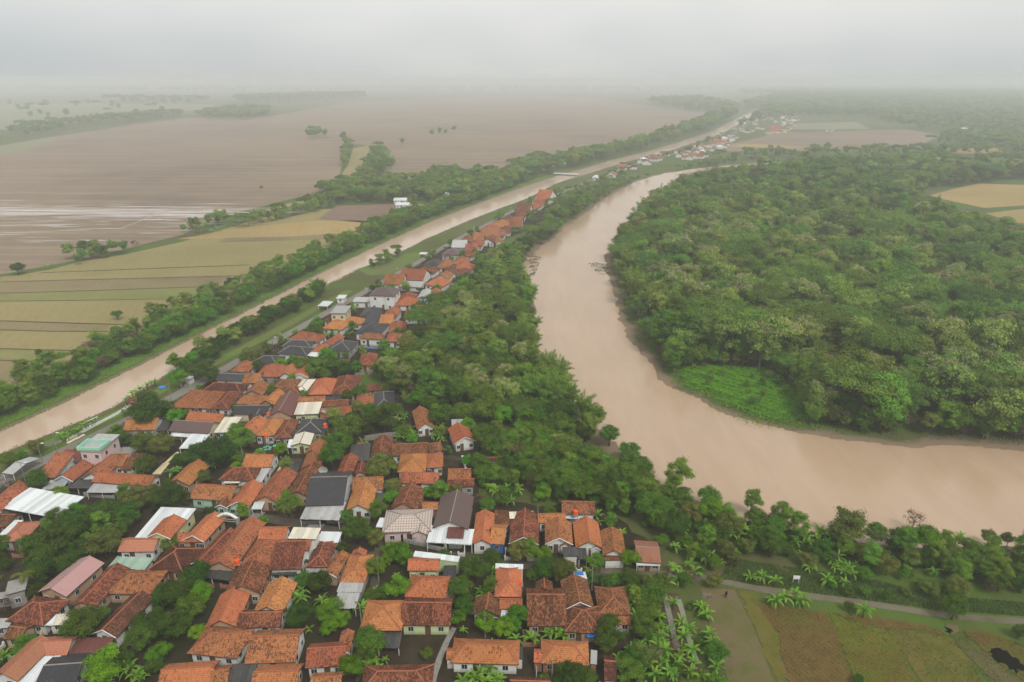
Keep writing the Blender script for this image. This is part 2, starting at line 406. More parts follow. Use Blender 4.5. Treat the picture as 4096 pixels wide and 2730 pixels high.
soil('dirt_path', (0.15, 0.128, 0.092), (0.20, 0.172, 0.128), 0.9, 0.5, None, (0.085, 0.095, 0.04))
soil('crop_brown', (0.118, 0.078, 0.025), (0.165, 0.112, 0.038), 0.95, 0.4, (R(62), 0.8, 0.35), (0.105, 0.112, 0.020))
soil('crop_green', (0.105, 0.122, 0.016), (0.145, 0.160, 0.024), 0.95, 0.4, (R(62), 0.8, 0.3), (0.135, 0.092, 0.026))
soil('bare_soil', (0.15, 0.112, 0.060), (0.20, 0.15, 0.088), 0.95, 0.35, None, (0.088, 0.105, 0.024))
soil('scrub', (0.105, 0.088, 0.042), (0.150, 0.125, 0.062), 0.95, 0.45, None, (0.075, 0.105, 0.022))
soil('crop_olive', (0.095, 0.100, 0.019), (0.135, 0.136, 0.028), 0.95, 0.35, None, (0.16, 0.115, 0.035))
soil('ditch_soil', (0.085, 0.058, 0.034), (0.12, 0.085, 0.05), 0.9, 0.5, None, (0.06, 0.07, 0.02))

def water(name, c, c2, rough=0.16, sc=0.05):
    t = NT(name); p = t.gen()
    n1 = t.noise(t.map(p, (1, 0.45, 1)), sc, 5, 0.6); n2 = t.noise(p, 0.5, 4, 0.6); n4 = t.noise(t.map(p, (0.30, 0.045, 1), R(12)), 1.0, 5, 0.65)
    t.base(t.mix(t.math('ADD', t.math('MULTIPLY', t.ramp(n1, 0.35, 0.65), 0.6), t.math('MULTIPLY', t.ramp(n4, 0.4, 0.65), 0.4)), c, c2), rough)
    t.b.inputs['Specular IOR Level'].default_value = 0.4
    t.bump(t.math('ADD', n2, t.noise(p, 0.13, 3)), 0.16, 0.12)
water('river_water', (0.385, 0.270, 0.178), (0.428, 0.306, 0.208), 0.2)
water('canal_water', (0.43, 0.315, 0.225), (0.47, 0.35, 0.255))
water('ditch_water', (0.20, 0.185, 0.15), (0.24, 0.22, 0.18), 0.12, 0.5)
water('flood_water', (0.46, 0.40, 0.36), (0.50, 0.44, 0.4), 0.2, 0.1)
def lattice():
    t = NT('roof_lattice'); g = t.map(t.uv(), (1 / 0.55, 1 / 0.62, 1)); fr = t.new('ShaderNodeVectorMath', operation='FRACTION'); t.set(fr, 0, g)
    sx = t.new('ShaderNodeSeparateXYZ'); t.l.new(fr.outputs[0], sx.inputs[0])
    ln = t.math('MAXIMUM', t.math('LESS_THAN', sx.outputs[0], .16), t.math('LESS_THAN', sx.outputs[1], .2))
    c = t.mix(t.noise(t.uv(), 1.3, 4), (0.58, 0.49, 0.44), (0.40, 0.33, 0.29))
    t.base(t.mix(t.math('MULTIPLY', ln, .8), c, (0.17, 0.12, 0.09)), .8); t.bump(t.math('SUBTRACT', 1.0, ln), .6, .05)
lattice()
# ------------------------------------------------------------------ land, water, roads, fields
WZ = -0.45                                   # water level in the river and the canal
CANAL_FAR = [(-166, 95), (-150, 135), (-141, 162), (-135.5, 177), (-131, 192), (-126, 209), (-120.5, 230), (-112, 262), (-101, 305), (-93, 337), (-77.6, 390),
             (-55, 460), (-23, 540), (14, 630), (46, 698), (76, 753), (120, 840), (185, 948), (263, 1101), (369, 1315), (581, 1824), (900, 2600)]
CANAL_NEAR = [(-152, 95), (-139, 130), (-134.5, 154), (-127, 167.5), (-120, 179), (-117.5, 193), (-114.5, 205), (-111, 224), (-106, 246), (-97.5, 275), (-91.5, 302), (-79, 342),
              (-67, 369), (-53, 413), (-28, 478), (10, 561), (40, 650), (60, 690), (84, 734), (129, 822), (196, 930), (274, 1083), (381, 1297), (594, 1806), (914, 2580)]
CANAL = CANAL_FAR + CANAL_NEAR[::-1]
def bank(l): return pts('D', l, WZ)
RIV_NEAR = bank([2900, 1330, 2560, 1300, 2353, 1275, 2240, 1262, 2130, 1262, 1990, 1250, 1900, 1232, 1830, 1212, 1760, 1195, 1690, 1190, 1640, 1165, 1590, 1150, 1545, 1125, 1490, 1085,
                 1450, 1050, 1395, 1005, 1365, 965, 1325, 920, 1280, 875, 1255, 835, 1240, 790, 1232, 720, 1220, 668, 1205, 632, 1203, 605, 1240, 572, 1275, 548, 1305, 520, 1355, 486, 1415, 444,
                 1470, 416, 1530, 399, 1600, 389, 1660, 382, 1735, 377, 1800, 372, 1900, 368, 2050, 366, 2200, 362])
RIV_FAR = bank([2200, 364, 2050, 369, 1900, 373, 1800, 377, 1735, 381, 1690, 387, 1650, 393, 1600, 400, 1550, 411, 1530, 424, 1495, 458, 1470, 484, 1432, 530, 1402, 570, 1388, 592, 1392, 630,
                1412, 680, 1418, 725, 1442, 780, 1482, 822, 1502, 858, 1545, 890, 1600, 920, 1640, 945, 1700, 966, 1760, 985, 1850, 1002, 1950, 1016, 2050, 1027, 2160, 1026, 2240, 1032, 2353, 1042, 2560, 1058, 2900, 1080])
RIVER = RIV_NEAR + RIV_FAR
def sdist(P, poly):
    """signed distance (negative inside) from points P (n,2) to a polygon"""
    A = np.array(poly); B = np.roll(A, -1, 0); best = np.full(len(P), 1e9); ins = np.zeros(len(P), bool)
    for a, b in zip(A, B):
        ab = b - a; l2 = (ab * ab).sum() + 1e-9
        t = np.clip(((P - a) @ ab) / l2, 0, 1); d = P - (a + t[:, None] * ab)
        best = np.minimum(best, (d * d).sum(1))
        c = ((a[1] > P[:, 1]) != (b[1] > P[:, 1]))
        with np.errstate(divide='ignore', invalid='ignore'):
            xi = (b[0] - a[0]) * (P[:, 1] - a[1]) / (b[1] - a[1]) + a[0]
        ins ^= c & (P[:, 0] < xi)
    best = np.sqrt(best); best[ins] *= -1
    return best
def vnoise(x, y, s):
    return (np.sin(x / s * 1.3 + 1.7 * np.sin(y / s)) + np.sin(y / s * 1.7 + 2.1 * np.sin(x / s * 0.8)) + np.sin((x + y) / s * 2.9)) / 3.0
NX, rows = 300, []
yv = -60.0
while yv < 9000: rows.append(yv); yv += max(1.6, yv * 0.0085)
rows = np.array(rows)
half = 0.98 * np.maximum(rows, 0) + 130
U = np.linspace(-1, 1, NX)
GX = half[:, None] * U[None, :]; GY = np.repeat(rows[:, None], NX, 1)
GP = np.stack([GX.ravel(), GY.ravel()], 1)
wob = vnoise(GP[:, 0], GP[:, 1], 3.1) * 0.7 + vnoise(GP[:, 0] + 50, GP[:, 1], 9.0) * 0.9
near_w = GP[:, 1] < 2700
sd = np.full(len(GP), 1e6)
sdr = sdist(GP[near_w], RIVER) + wob[near_w] * 1.5
sd[near_w] = np.minimum(np.where(sdr > 0, sdr * 0.28, sdr), sdist(GP[near_w], CANAL) - 1.3 + wob[near_w] * 0.6)
GZ = np.where(sd < 0, np.maximum(WZ + sd * 0.35, -3.0), np.minimum(WZ + sd * 0.30, 0.0))
idx = np.arange(len(GP)).reshape(len(rows), NX)
F = np.stack([idx[:-1, :-1], idx[:-1, 1:], idx[1:, 1:], idx[1:, :-1]], -1).reshape(-1, 4)
tag(link('ground', npmesh('ground', np.column_stack([GP, GZ]), F, 'ground', smooth=True)), kind='structure')
def offset_strip(name, A, B, mat, z, grow):
    """water between two banks, its edges run under the banks"""
    n = len(A); V = []
    for a, b in zip(A, B):
        d = Vector((b[0] - a[0], b[1] - a[1])); d.normalize(); d *= grow
        V += [(a[0] - d.x, a[1] - d.y, z), (b[0] + d.x, b[1] + d.y, z)]
    m = MB(); m.v = V
    for i in range(n - 1): m.face((2 * i, 2 * i + 2, 2 * i + 3, 2 * i + 1))
    return m.build(name, mat)
def resample(L, n):
    P = np.array(L, float); s = np.r_[0, np.cumsum(np.hypot(*np.diff(P, axis=0).T))]
    t = np.linspace(0, s[-1], n)
    return list(zip(np.interp(t, s, P[:, 0]), np.interp(t, s, P[:, 1])))
tag(offset_strip('canal', resample(CANAL_FAR, 80), resample(CANAL_NEAR, 80), 'canal_water', WZ, 3.8), kind='structure')
def grow_poly(poly, g):
    n = len(poly); out = []; area = sum(poly[i][0] * poly[(i + 1) % n][1] - poly[(i + 1) % n][0] * poly[i][1] for i in range(n))
    sg = 1 if area > 0 else -1
    for i in range(n):
        a = Vector(poly[i - 1]); b = Vector(poly[i]); c = Vector(poly[(i + 1) % n])
        d = (c - a); d.normalize(); out.append((b.x + sg * d.y * g, b.y - sg * d.x * g))
    return out
m = MB(); m.poly([(x, y, WZ) for x, y in grow_poly(RIVER, 3.0)])
tag(m.build('river', 'river_water'), kind='structure')

def ragged(P, step, amp):
    out = []; q = random.Random(len(P) * 31 + int(abs(P[0][0])))
    for (a, b), (c, d) in zip(P, P[1:] + P[:1]):
        L = math.hypot(c - a, d - b); n = min(60, max(1, int(L / step)))
        for k in range(n):
            t = k / n; w = q.gauss(0, amp) if L else 0; out.append((a + (c - a) * t - (d - b) / (L + 1e-6) * w, b + (d - b) * t + (c - a) / (L + 1e-6) * w))
    return out
def sheet(name, zone, flat, mat, z, kind='structure', thick=0.0, parent=None):
    P = pts(zone, flat) if isinstance(zone, str) else flat
    if zone == 'Z4': P = ragged(P, .9 if mat != 'ash_black' else .35, .38 if 'ash' in mat else .25 if 'crop' in mat else .12)
    elif name in ('yard', 'clearing', 'meadow', 'sand_bank'): P = ragged(P, 2.5, .5)
    a = sum(P[i][0] * P[(i + 1) % len(P)][1] - P[(i + 1) % len(P)][0] * P[i][1] for i in range(len(P)))
    if a < 0: P = P[::-1]
    m = MB(); n = len(P); m.v = [(x, y, z) for x, y in P]; m.face(range(n))
    if thick:
        m.v += [(x, y, z - thick) for x, y in P]
        for i in range(n): m.face((i, i + n, (i + 1) % n + n, (i + 1) % n))
    o = m.build(name, mat, parent)
    if kind: tag(o, kind=kind)
    return o
def ribbon(name, P, w, mat, z, kind='structure'):
    P = resample(P, max(12, len(P) * 3)); A, B = [], []
    for i, p in enumerate(P):
        q = Vector(P[min(i + 1, len(P) - 1)]) - Vector(P[max(i - 1, 0)]); q.normalize()
        ww = w * (0.92 + 0.16 * rnd.random())
        A.append((p[0] - q.y * ww / 2, p[1] + q.x * ww / 2)); B.append((p[0] + q.y * ww / 2, p[1] - q.x * ww / 2))
    return tag(offset_strip(name, A, B, mat, z, 0.0), kind=kind)
# village ground, meadow, verge
ROAD = [(-140, 105), (-121.5, 141), (-116.5, 156), (-109.5, 169), (-103, 188), (-96.6, 206), (-90, 228), (-83, 248), (-77.5, 266), (-70, 288), (-55, 334), (-36, 398), (-11.5, 467), (10, 529), (26, 560), (48, 600), (68, 650), (86, 690), (108, 734), (153, 822), (220, 930), (298, 1083), (406, 1297), (618, 1806)]
VILLAGE = [(-175, 40), (-150, 85)] + [(x + 2.6, y) for x, y in ROAD[:14]] + pts('D', [1290, 440, 1240, 520, 1130, 560, 1090, 620, 1000, 680, 940, 760, 880, 830, 820, 850, 830, 890,
                    1000, 900, 1060, 980, 1110, 1000, 1100, 1060, 1105, 1150, 1290, 1165, 1400, 1180, 1500, 1250, 1520, 1330, 1470, 1380, 1470, 1640, 1000, 1700])+ [(-60, 62)]
sheet('yard', VILLAGE, VILLAGE, 'yard', 0.012)
ribbon('road', ROAD, 4.2, 'asphalt', 0.024)
VERGE = [(-146, 112), (-128, 147), (-121, 163), (-114, 176), (-108.5, 194), (-102, 212), (-95, 233), (-88, 255), (-82, 276), (-74, 300)]
ribbon('verge', VERGE, 4.0, 'meadow', 0.018)
sheet('meadow', 'ZC', [640, 725, 890, 632, 1110, 590, 1120, 640, 1000, 700, 960, 745, 850, 770, 700, 770], 'meadow', 0.02)
ribbon('track', [tuple(p) for p in pts('Z4', [-500, 560, -300, 590, -60, 585, 200, 610, 400, 650, 560, 685, 900, 735, 1200, 770, 1500, 815, 1800, 860, 2100, 890, 2353, 905, 2700, 930])], 1.7, 'dirt_path', 0.03)
ribbon('lane', pts('Z3', [-500, 560, 60, 560, 350, 560, 600, 590, 900, 625, 1250, 660, 1600, 665, 1850, 685]), 3.2, 'lane_wet', 0.02)
ribbon('footpath', pts('Z3', [40, 1640, 80, 1500, 120, 1370, 190, 1210, 235, 1130]), 1.0, 'concrete', 0.035)
ribbon('lane', pts('ZA', [1400, 1200, 1500, 1260, 1700, 1270, 1900, 1300, 2060, 1340, 2300, 1380, 2500, 1420, 2750, 1470]), 2.6, 'lane_wet', 0.02)
ribbon('lane', pts('Z2', [1500, 1560, 1540, 1300, 1560, 1000, 1620, 700, 1640, 420]), 1.6, 'lane_wet', 0.021)
ribbon('lane', pts('Z1', [900, 700, 1010, 560, 1100, 470, 1300, 380, 1550, 300]), 1.5, 'lane_wet', 0.021)
ribbon('lane', pts('ZB', [1660, 560, 1640, 700, 1690, 900, 1990, 940, 2300, 1050, 2500, 1080]), 1.8, 'lane_wet', 0.021)
ribbon('lane', pts('Z2', [860, 1120, 900, 920, 1010, 780, 1060, 700]), 1.3, 'lane_wet', 0.021)
def side(P, a, b):
    o = []
    for s in (a, b):
        l = []
        for i, p in enumerate(P):
            q = Vector(P[min(i + 1, len(P) - 1)]) - Vector(P[max(i - 1, 0)]); q.normalize(); l.append((p[0] - q.y * s, p[1] + q.x * s))
        o.append(l)
    return o
A_, B_ = side(CANAL_FAR[:15], 11.0, 3.2)
tag(offset_strip('grass_bank', A_, B_, 'bank_grass', 0.016, 0.0), kind='structure')
# fields left of the canal
BIG = pts('D', [-900, 640, 0, 632, 180, 598, 420, 540, 500, 500, 620, 470, 740, 440, 780, 402, 800, 328, 900, 345, 880, 405, 985, 400, 1190, 385, 1400, 330, 1640, 282, 1630, 262, 1470, 240, 1380, 226, 1200, 218, 800, 236, 620, 268, 420, 272, 300, 288, 100, 318, -60, 345, -900, 420])
sheet('field', BIG, BIG, 'plough', 0.05)
FD = [('pale_green', 'D', [-900, 440, -60, 350, 100, 320, 130, 322, 60, 345, -100, 372, -900, 480], 0.09),
      ('pale_green', 'D', [-700, 330, 0, 300, 320, 262, 540, 250, 480, 240, 200, 238, -700, 250], 0.08),
      ('rice_tan', 'D', [782, 405, 800, 380, 812, 340, 850, 335, 842, 385, 830, 412, 800, 420], 0.10),
      ('rice_brown', 'D', [905, 415, 985, 408, 980, 390, 925, 392], 0.10),
      ('rice_tan', 'D', [600, 490, 740, 458, 790, 446, 690, 462, 620, 478], 0.10),
      ('rice_tan', 'D', [420, 556, 540, 520, 640, 492, 640, 500, 560, 530, 470, 550], 0.11),
      ('rice_tan', 'ZL', [345, 170, 620, 95, 1180, 5, 1960, 20, 1990, 118], 0.08),
      ('rice_gold', 'N1', [1200, 1105, 1560, 1040, 2060, 985, 2353, 980, 2620, 990, 2480, 1030, 2353, 1060, 1960, 1088, 1500, 1100], 0.12),
      ('plough_red', 'C0', None, 0.12),
      ('rice_brown', 'N1', [1470, 1128, 1510, 1098, 1960, 1090, 2353, 1072, 2450, 1078, 2353, 1100, 1900, 1115], 0.13),
      ('rice_tan', 'ZL', [-700, 270, 320, 186, 1960, 126, 1900, 202, 0, 252, -700, 285], 0.10),
      ('rice_brown', 'ZL', [-700, 290, 0, 256, 1900, 208, 1650, 288, 0, 342, -700, 380], 0.12),
      ('rice_green', 'ZL', [-700, 384, 0, 346, 1650, 292, 1450, 384, 0, 404, -700, 435], 0.10),
      ('rice_tan', 'ZL', [-700, 440, 0, 408, 1440, 388, 1180, 420, 1040, 520, 1000, 585, 500, 572, 0, 556, -700, 560], 0.12),
      ('rice_brown', 'ZL', [-700, 565, 0, 562, 500, 578, 860, 592, 840, 640, 400, 640, 0, 626, -700, 610], 0.10),
      ('rice_tan', 'ZL', [-700, 615, 0, 632, 400, 645, 840, 646, 760, 720, 600, 790, 300, 785, 0, 775, -700, 770], 0.12),
      ('rice_green', 'ZL', [-700, 775, 0, 780, 300, 790, 600, 796, 470, 850, 380, 885, 200, 875, 0, 864, -700, 860], 0.11),
      ('rice_brown', 'ZL', [-700, 866, 0, 870, 200, 880, 380, 892, 200, 960, 100, 1010, -60, 1030, -700, 1060], 0.12),
      ('meadow', 'ZL', [760, 790, 1010, 690, 1180, 640, 1420, 640, 1380, 690, 1180, 760, 960, 830, 900, 840], 0.03),
      ('plough', 'N3', [520, 415, 740, 380, 900, 345, 960, 320, 1250, 315, 1450, 310, 1700, 305, 1900, 335, 1800, 380, 1820, 410, 1200, 420, 700, 425], 0.06),
      ('rice_gold', 'N3', [720, 398, 800, 382, 1140, 402, 1150, 408, 900, 402], 0.14),
      ('pale_green', 'N3', [1010, 300, 1100, 270, 1420, 262, 1500, 300, 1250, 305], 0.08),
      ('rice_gold', 'N3', [1830, 670, 1960, 635, 2100, 605, 2353, 612, 2800, 625, 2800, 700, 2353, 725, 2130, 740, 1900, 690], 0.10),
      ('rice_gold', 'N3', [2140, 770, 2353, 745, 2800, 740, 2800, 880, 2353, 845, 2230, 800], 0.10),
      ('rice_gold', 'N3', [1880, 430, 2020, 415, 2160, 395, 2280, 440, 2000, 440], 0.10),
      # plots by the track, lower right
      ('bare_soil', 'Z4', [175, 680, 400, 690, 520, 930, 670, 1315, 760, 1560, 420, 1560, 330, 1200, 230, 950], 0.05),
      ('crop_olive', 'Z4', [415, 690, 530, 705, 600, 820, 700, 1000, 760, 1315, 820, 1600, 770, 1600, 680, 1315, 540, 940], 0.07),
      ('crop_brown', 'Z4', [545, 780, 1030, 850, 1080, 970, 1200, 1315, 1280, 1600, 840, 1600, 765, 1315, 690, 980], 0.09),
      ('crop_green', 'Z4', [1040, 860, 1400, 960, 1500, 1050, 1560, 1180, 1640, 1315, 1740, 1600, 1300, 1600, 1210, 1315, 1095, 980], 0.08),
      ('crop_brown', 'Z4', [1060, 850, 1300, 870, 1560, 905, 1800, 960, 1830, 1000, 1560, 960, 1410, 955], 0.085),
      ('crop_olive', 'Z4', [1420, 962, 1560, 968, 1840, 1010, 1960, 1130, 2060, 1315, 2200, 1600, 1760, 1600, 1650, 1315, 1510, 1050], 0.075),
      ('bare_soil', 'Z4', [1830, 925, 1900, 925, 1920, 965, 1870, 985, 1830, 960], 0.09),
      ('scrub', 'Z4', [1860, 990, 1950, 1010, 2060, 1090, 2180, 1200, 2353, 1330, 2340, 1400, 2130, 1290, 1980, 1150], 0.09),
      ('crop_brown', 'Z4', [1940, 960, 2150, 985, 2353, 1080, 2700, 1200, 2700, 1600, 2210, 1600, 2100, 1400, 2340, 1430, 2360, 1320, 2060, 1080], 0.07)]
BASE = pts('D', [-700, 660, 0, 640, 200, 605, 420, 556, 560, 524, 740, 482, 930, 468, 1040, 472, 980, 500, 860, 545, 770, 580, 640, 645, 500, 705, 300, 785, 200, 832, 0, 905, -700, 1010])
sheet('field', BASE, BASE, 'rice_tan', 0.058)
for mt, zo, fl, z in FD:
    if zo == 'C0':
        o = sheet('field', 'ZC', [330, 345, 470, 240, 900, 228, 1090, 240, 1060, 265, 860, 370, 700, 370, 500, 355], mt, z)
    else: o = sheet('field', zo, fl, mt, z, thick=0.1)
# low earth bunds between the strips
for l in ([0, 254, 500, 240, 1100, 225, 1900, 204], [320, 182, 900, 160, 1400, 140, 1960, 120], [0, 344, 800, 320, 1650, 290], [0, 406, 700, 398, 1450, 386], [0, 559, 500, 575, 1000, 590],
          [0, 629, 400, 642, 850, 643], [0, 777, 300, 787, 600, 793], [0, 867, 200, 877, 380, 888]):
    P = pts('ZL', l); P = ([(P[0][0] - 60, P[0][1])] if l[0] == 0 else []) + P
    ribbon('earth_bund', P, .9, 'ditch_soil', 0.16)
# standing water between the ploughed strips, left
wat = random.Random(3)
m = MB()
for k in range(210):
    y = wat.gauss(505, 28) if k > 90 else wat.gauss(488, 7)
    if not 455 < y < 558: continue
    xm = 640 - max(0, (y - 480)) * 3.6
    x = wat.uniform(-260, xm - 20)
    p = at('D', x, y); L = wat.uniform(14, 75) * (1.6 if 480 < y < 495 else 0.8); w = wat.uniform(0.35, 1.2) * (1.1 if 480 < y < 495 else 1)
    a = R(wat.gauss(2.5, 2)); dx, dy = math.cos(a) * L / 2, math.sin(a) * L / 2
    z = 0.075 + 0.002 * wat.random()
    n = 5; up = []; dn = []
    for i in range(n + 1):
        t = -1 + 2 * i / n; ww = w * (1 - t * t) ** .5 * wat.uniform(0.5, 1.0)
        up.append((p[0] + dx * t, p[1] + dy * t + ww, z)); dn.append((p[0] + dx * t, p[1] + dy * t - ww, z))
    m.poly(dn + up[::-1])
for l in ([250, 535, 320, 510, 390, 478, 440, 470], [480, 530, 560, 505]):
    P = resample(pts('D', l), 12)
    for (a, b), (c, d) in zip(P[:-1], P[1:]):
        if wat.random() < 0.75: m.poly([(a - .3, b, .082), (a + .3, b, .082), (c + .3, d, .082), (c - .3, d, .082)])
tag(m.build('field_water', 'flood_water'), kind='stuff')
# ditches between the banana rows, lower right of the village
ribbon('ditch_soil', pts('Z3', [1955, 850, 1990, 1000, 2030, 1150, 2090, 1330, 2160, 1640]), 4.6, 'ditch_soil', 0.022)
ribbon('ditch', pts('Z3', [1925, 860, 1955, 980, 1985, 1110, 2010, 1230, 2030, 1300]), 0.95, 'ditch_water', 0.03)
ribbon('ditch', pts('Z3', [2040, 900, 2075, 1020, 2110, 1180, 2150, 1300, 2190, 1420]), 0.9, 'ditch_water', 0.03)
# sandy bank spots, lush clearing on the far bank
if False: sheet('clearing', 'ZF', [440, 930, 640, 940, 900, 930, 1090, 1080, 1100, 1180, 1000, 1210, 860, 1150, 700, 1080, 540, 1020], 'bright_grass', 0.03)
sheet('scrub', 'Z4', [360, 460, 560, 470, 760, 500, 1000, 560, 1060, 640, 940, 700, 560, 645, 380, 600, 250, 590], 'scrub', 0.02)
sheet('scrub', 'Z4', [-60, 470, 120, 520, 330, 560, 300, 600, 60, 570, -200, 560], 'scrub', 0.021)
sheet('scrub', 'Z4', [1500, 740, 1700, 760, 1760, 800, 1560, 790], 'scrub', 0.02)
sheet('sand_bank', 'Z4', [1920, 330, 1990, 350, 2040, 370, 2020, 395, 1950, 370], 'dirt_path', 0.04)
sheet('sand_bank', 'Z4', [2090, 400, 2250, 395, 2320, 420, 2200, 440, 2100, 430], 'dirt_path', 0.04)
sheet('burnt_patch', 'Z4', [2095, 1105, 2160, 1090, 2230, 1110, 2300, 1150, 2350, 1210, 2335, 1255, 2280, 1235, 2200, 1190, 2130, 1150], 'ash_black', 0.11)
sheet('burnt_patch', 'Z4', [1818, 958, 1840, 950, 1862, 960, 1868, 975, 1852, 983, 1825, 975], 'ash_black', 0.105)

# ------------------------------------------------------------------ haze: one closed box of even, pale air
def haze():
    t = bpy.data.materials.new('haze'); t.use_nodes = True; n = t.node_tree.nodes; n.clear()
    pv = n.new('ShaderNodeVolumePrincipled'); pv.inputs['Color'].default_value = (0.92, 0.945, 0.965, 1)
    pv.inputs['Density'].default_value = HAZE; pv.inputs['Anisotropy'].default_value = 0.25
    o = n.new('ShaderNodeOutputMaterial'); t.node_tree.links.new(pv.outputs[0], o.inputs['Volume'])
    MAT['haze'] = t
    m = MB(); m.box(-9300, -120, -4.5, 9300, 9200, 101); tag(m.build('haze', 'haze'), kind='stuff')
HAZE = 0.00038
haze()
# ------------------------------------------------------------------ plants: leaf clouds of many small faces, built once per variant and shared
NR = np.random.RandomState(11)
def unit(v): return v / (np.linalg.norm(v, axis=1, keepdims=True) + 1e-9)
def leaf_quads(C, N, L, W, rs, droop=0.0):
    """one four-cornered leaf at each centre C, facing about N, length L, width W (arrays)"""
    n = len(C); t = unit(np.cross(N, unit(rs.normal(size=(n, 3))))); b = np.cross(N, t)
    L = np.broadcast_to(L, n)[:, None] / 2; W = np.broadcast_to(W, n)[:, None] / 2
    tip = t * L; side = b * W; dz = np.zeros((n, 3)); dz[:, 2] = -droop * L[:, 0]
    V = np.stack([C - tip, C + side - tip * 0.1 + N * 0.12 * L, C + tip + dz, C - side - tip * 0.1 + N * 0.12 * L], 1).reshape(-1, 3)
    return V, np.arange(n * 4).reshape(n, 4)
def crown(kind, seed):
    rs = np.random.RandomState(seed)
    P = dict(broad=(4.0, 8.0, 3.0, 28, 1.25, 7500, .40, .24), rain=(6.5, 10.5, 2.6, 46, 1.7, 11000, .42, .22), teak=(3.5, 11.0, 4.2, 22, 1.25, 6000, .48, .33),
             shrub=(1.8, 2.7, 1.35, 9, .80, 1500, .34, .18), tall=(3.4, 11.5, 4.6, 30, 1.05, 7000, .40, .24))[kind]
    Rr, H, Rv, nl, lr, n, L, W = P
    cz = H - Rv
    u = unit(rs.normal(size=(nl, 3))); rad = rs.uniform(0.45, 0.95, (nl, 1)) ** 0.6
    if kind == 'rain': u[:, 2] = np.abs(u[:, 2]) * 0.9 - 0.12
    C = u * rad * np.array([Rr - lr * .55, Rr - lr * .55, Rv - lr * .45])
    C[:, 2] += rs.uniform(-0.25, 0.25, nl) * Rv * 0.3
    C[:, 0] += rs.uniform(-.4, .4) * Rr * 0.2
    lrad = lr * rs.uniform(0.6, 1.25, nl)
    if kind == 'broad' or kind == 'shrub': C[:, 2] = np.maximum(C[:, 2], -Rv * 0.65)
    w = lrad ** 2; w /= w.sum()
    ncl = dict(broad=190, rain=360, teak=180, shrub=60, tall=190)[kind]; rc = dict(broad=.42, rain=.50, teak=.44, shrub=.24, tall=.40)[kind]
    li = rs.choice(nl, ncl, p=w)
    d = unit(rs.normal(size=(ncl, 3))); d[:, 2] = np.where(d[:, 2] < -0.3, -d[:, 2], d[:, 2])
    flat = 0.55 if kind == 'rain' else 0.8
    Q = C[li] + d * (lrad[li] * rs.uniform(0.70, 1.10, ncl))[:, None] * np.array([1, 1, flat]); Q[:, 2] += cz
    ci = rs.randint(0, ncl, n); off = rs.normal(size=(n, 3)) * np.array([1, 1, .55]) * rc * rs.uniform(.7, 1.3, ncl)[ci][:, None]
    X = Q[ci] + off
    nrm = unit(d[ci] * .8 + off / rc * .5 + rs.normal(size=(n, 3)) * 0.35 + np.array([0, 0, 0.45]))
    LL = L * rs.uniform(0.65, 1.2, n); WW = W * rs.uniform(0.7, 1.2, n)
    V, F = leaf_quads(X, nrm, LL, WW, rs, 0.25)
    tone = np.clip(rs.normal(0.40, 0.16, n) + 0.34 * (rs.rand(ncl)[ci] - 0.5) + 0.20 * (rs.rand(nl)[li][ci] - .5) + 0.14 * off[:, 2] / rc, 0, 1)  # random leaf tone, plus light painted in: clump tops paler, undersides darker
    return V, F, np.repeat(tone, 4), (C + np.array([0, 0, cz]), lrad)
def flowers(C, lrad, rs, n=1500):
    """pale flower heads standing on top of a teak crown"""
    top = np.argsort(-C[:, 2])[:11]; li = rs.choice(top, 60)
    d = unit(rs.normal(size=(60, 3)) * np.array([1, 1, 0.6]) + np.array([0, 0, 0.7]))
    hc = C[li] + d * lrad[li][:, None] * 1.0
    k = rs.randint(0, 60, n); X = hc[k] + rs.normal(size=(n, 3)) * np.array([.26, .26, .20]) + np.array([0, 0, 0.15])
    V, F = leaf_quads(X, unit(rs.normal(size=(n, 3)) + np.array([0, 0, .6])), 0.30, 0.22, rs)
    return V, F, np.repeat(np.clip(rs.normal(.5, .25, n), 0, 1), 4)
def trunk_mesh(name, H, Rr, seed, mat='bark', r0=0.22, limbs=4, fork=0.45):
    rs = random.Random(seed); m = MB(); bend = (rs.uniform(-.25, .25), rs.uniform(-.25, .25)); path = []
    for i in range(6):
        t = i / 5; path.append((bend[0] * t * t * H * .2, bend[1] * math.sin(t * 2) * H * .12, -0.15 + t * H * 0.78))
    m.tube(path, [r0 * (1.35 if i == 0 else 1 - 0.75 * i / 5) for i in range(6)], 7)
    for k in range(limbs):
        a = 6.283 * k / limbs + rs.uniform(-.4, .4); z0 = H * (fork + 0.1 * rs.random()); t0 = z0 / (H * .78)
        o = Vector((bend[0] * t0 * t0 * H * .2, bend[1] * math.sin(t0 * 2) * H * .12, z0)); L = Rr * rs.uniform(.55, .8)
        q = [o + Vector((math.cos(a) * L * s, math.sin(a) * L * s, H * .28 * s ** .8)) for s in (0, .35, .7, 1)]
        m.tube(q, [r0 * .5, r0 * .4, r0 * .25, r0 * .1], 5)
    return m.mesh(name, mat, True)
def curve_leaf(L, W, up, droop, rs, seg=6, keel=0.25):
    """one big arching leaf blade along +x, folded along its midrib"""
    V = []; F = []; x = z = 0.0; ang = up
    for i in range(seg + 1):
        t = i / seg; w = W * (math.sin(math.pi * min(1, 0.10 + t * 0.90)) ** 0.55 if t < 1 else 0.02) * (1 - 0.15 * t)
        if i == 0: w = 0.05
        k = keel * w
        V += [(x, -w, z + k), (x, 0, z), (x, w, z + k)]
        st = L / seg; x += math.cos(ang) * st; z += math.sin(ang) * st; ang -= droop / seg * (0.5 + t)
    for i in range(seg):
        b = i * 3; F += [(b, b + 3, b + 4, b + 1), (b + 1, b + 4, b + 5, b + 2)]
    return np.array(V), np.array(F)
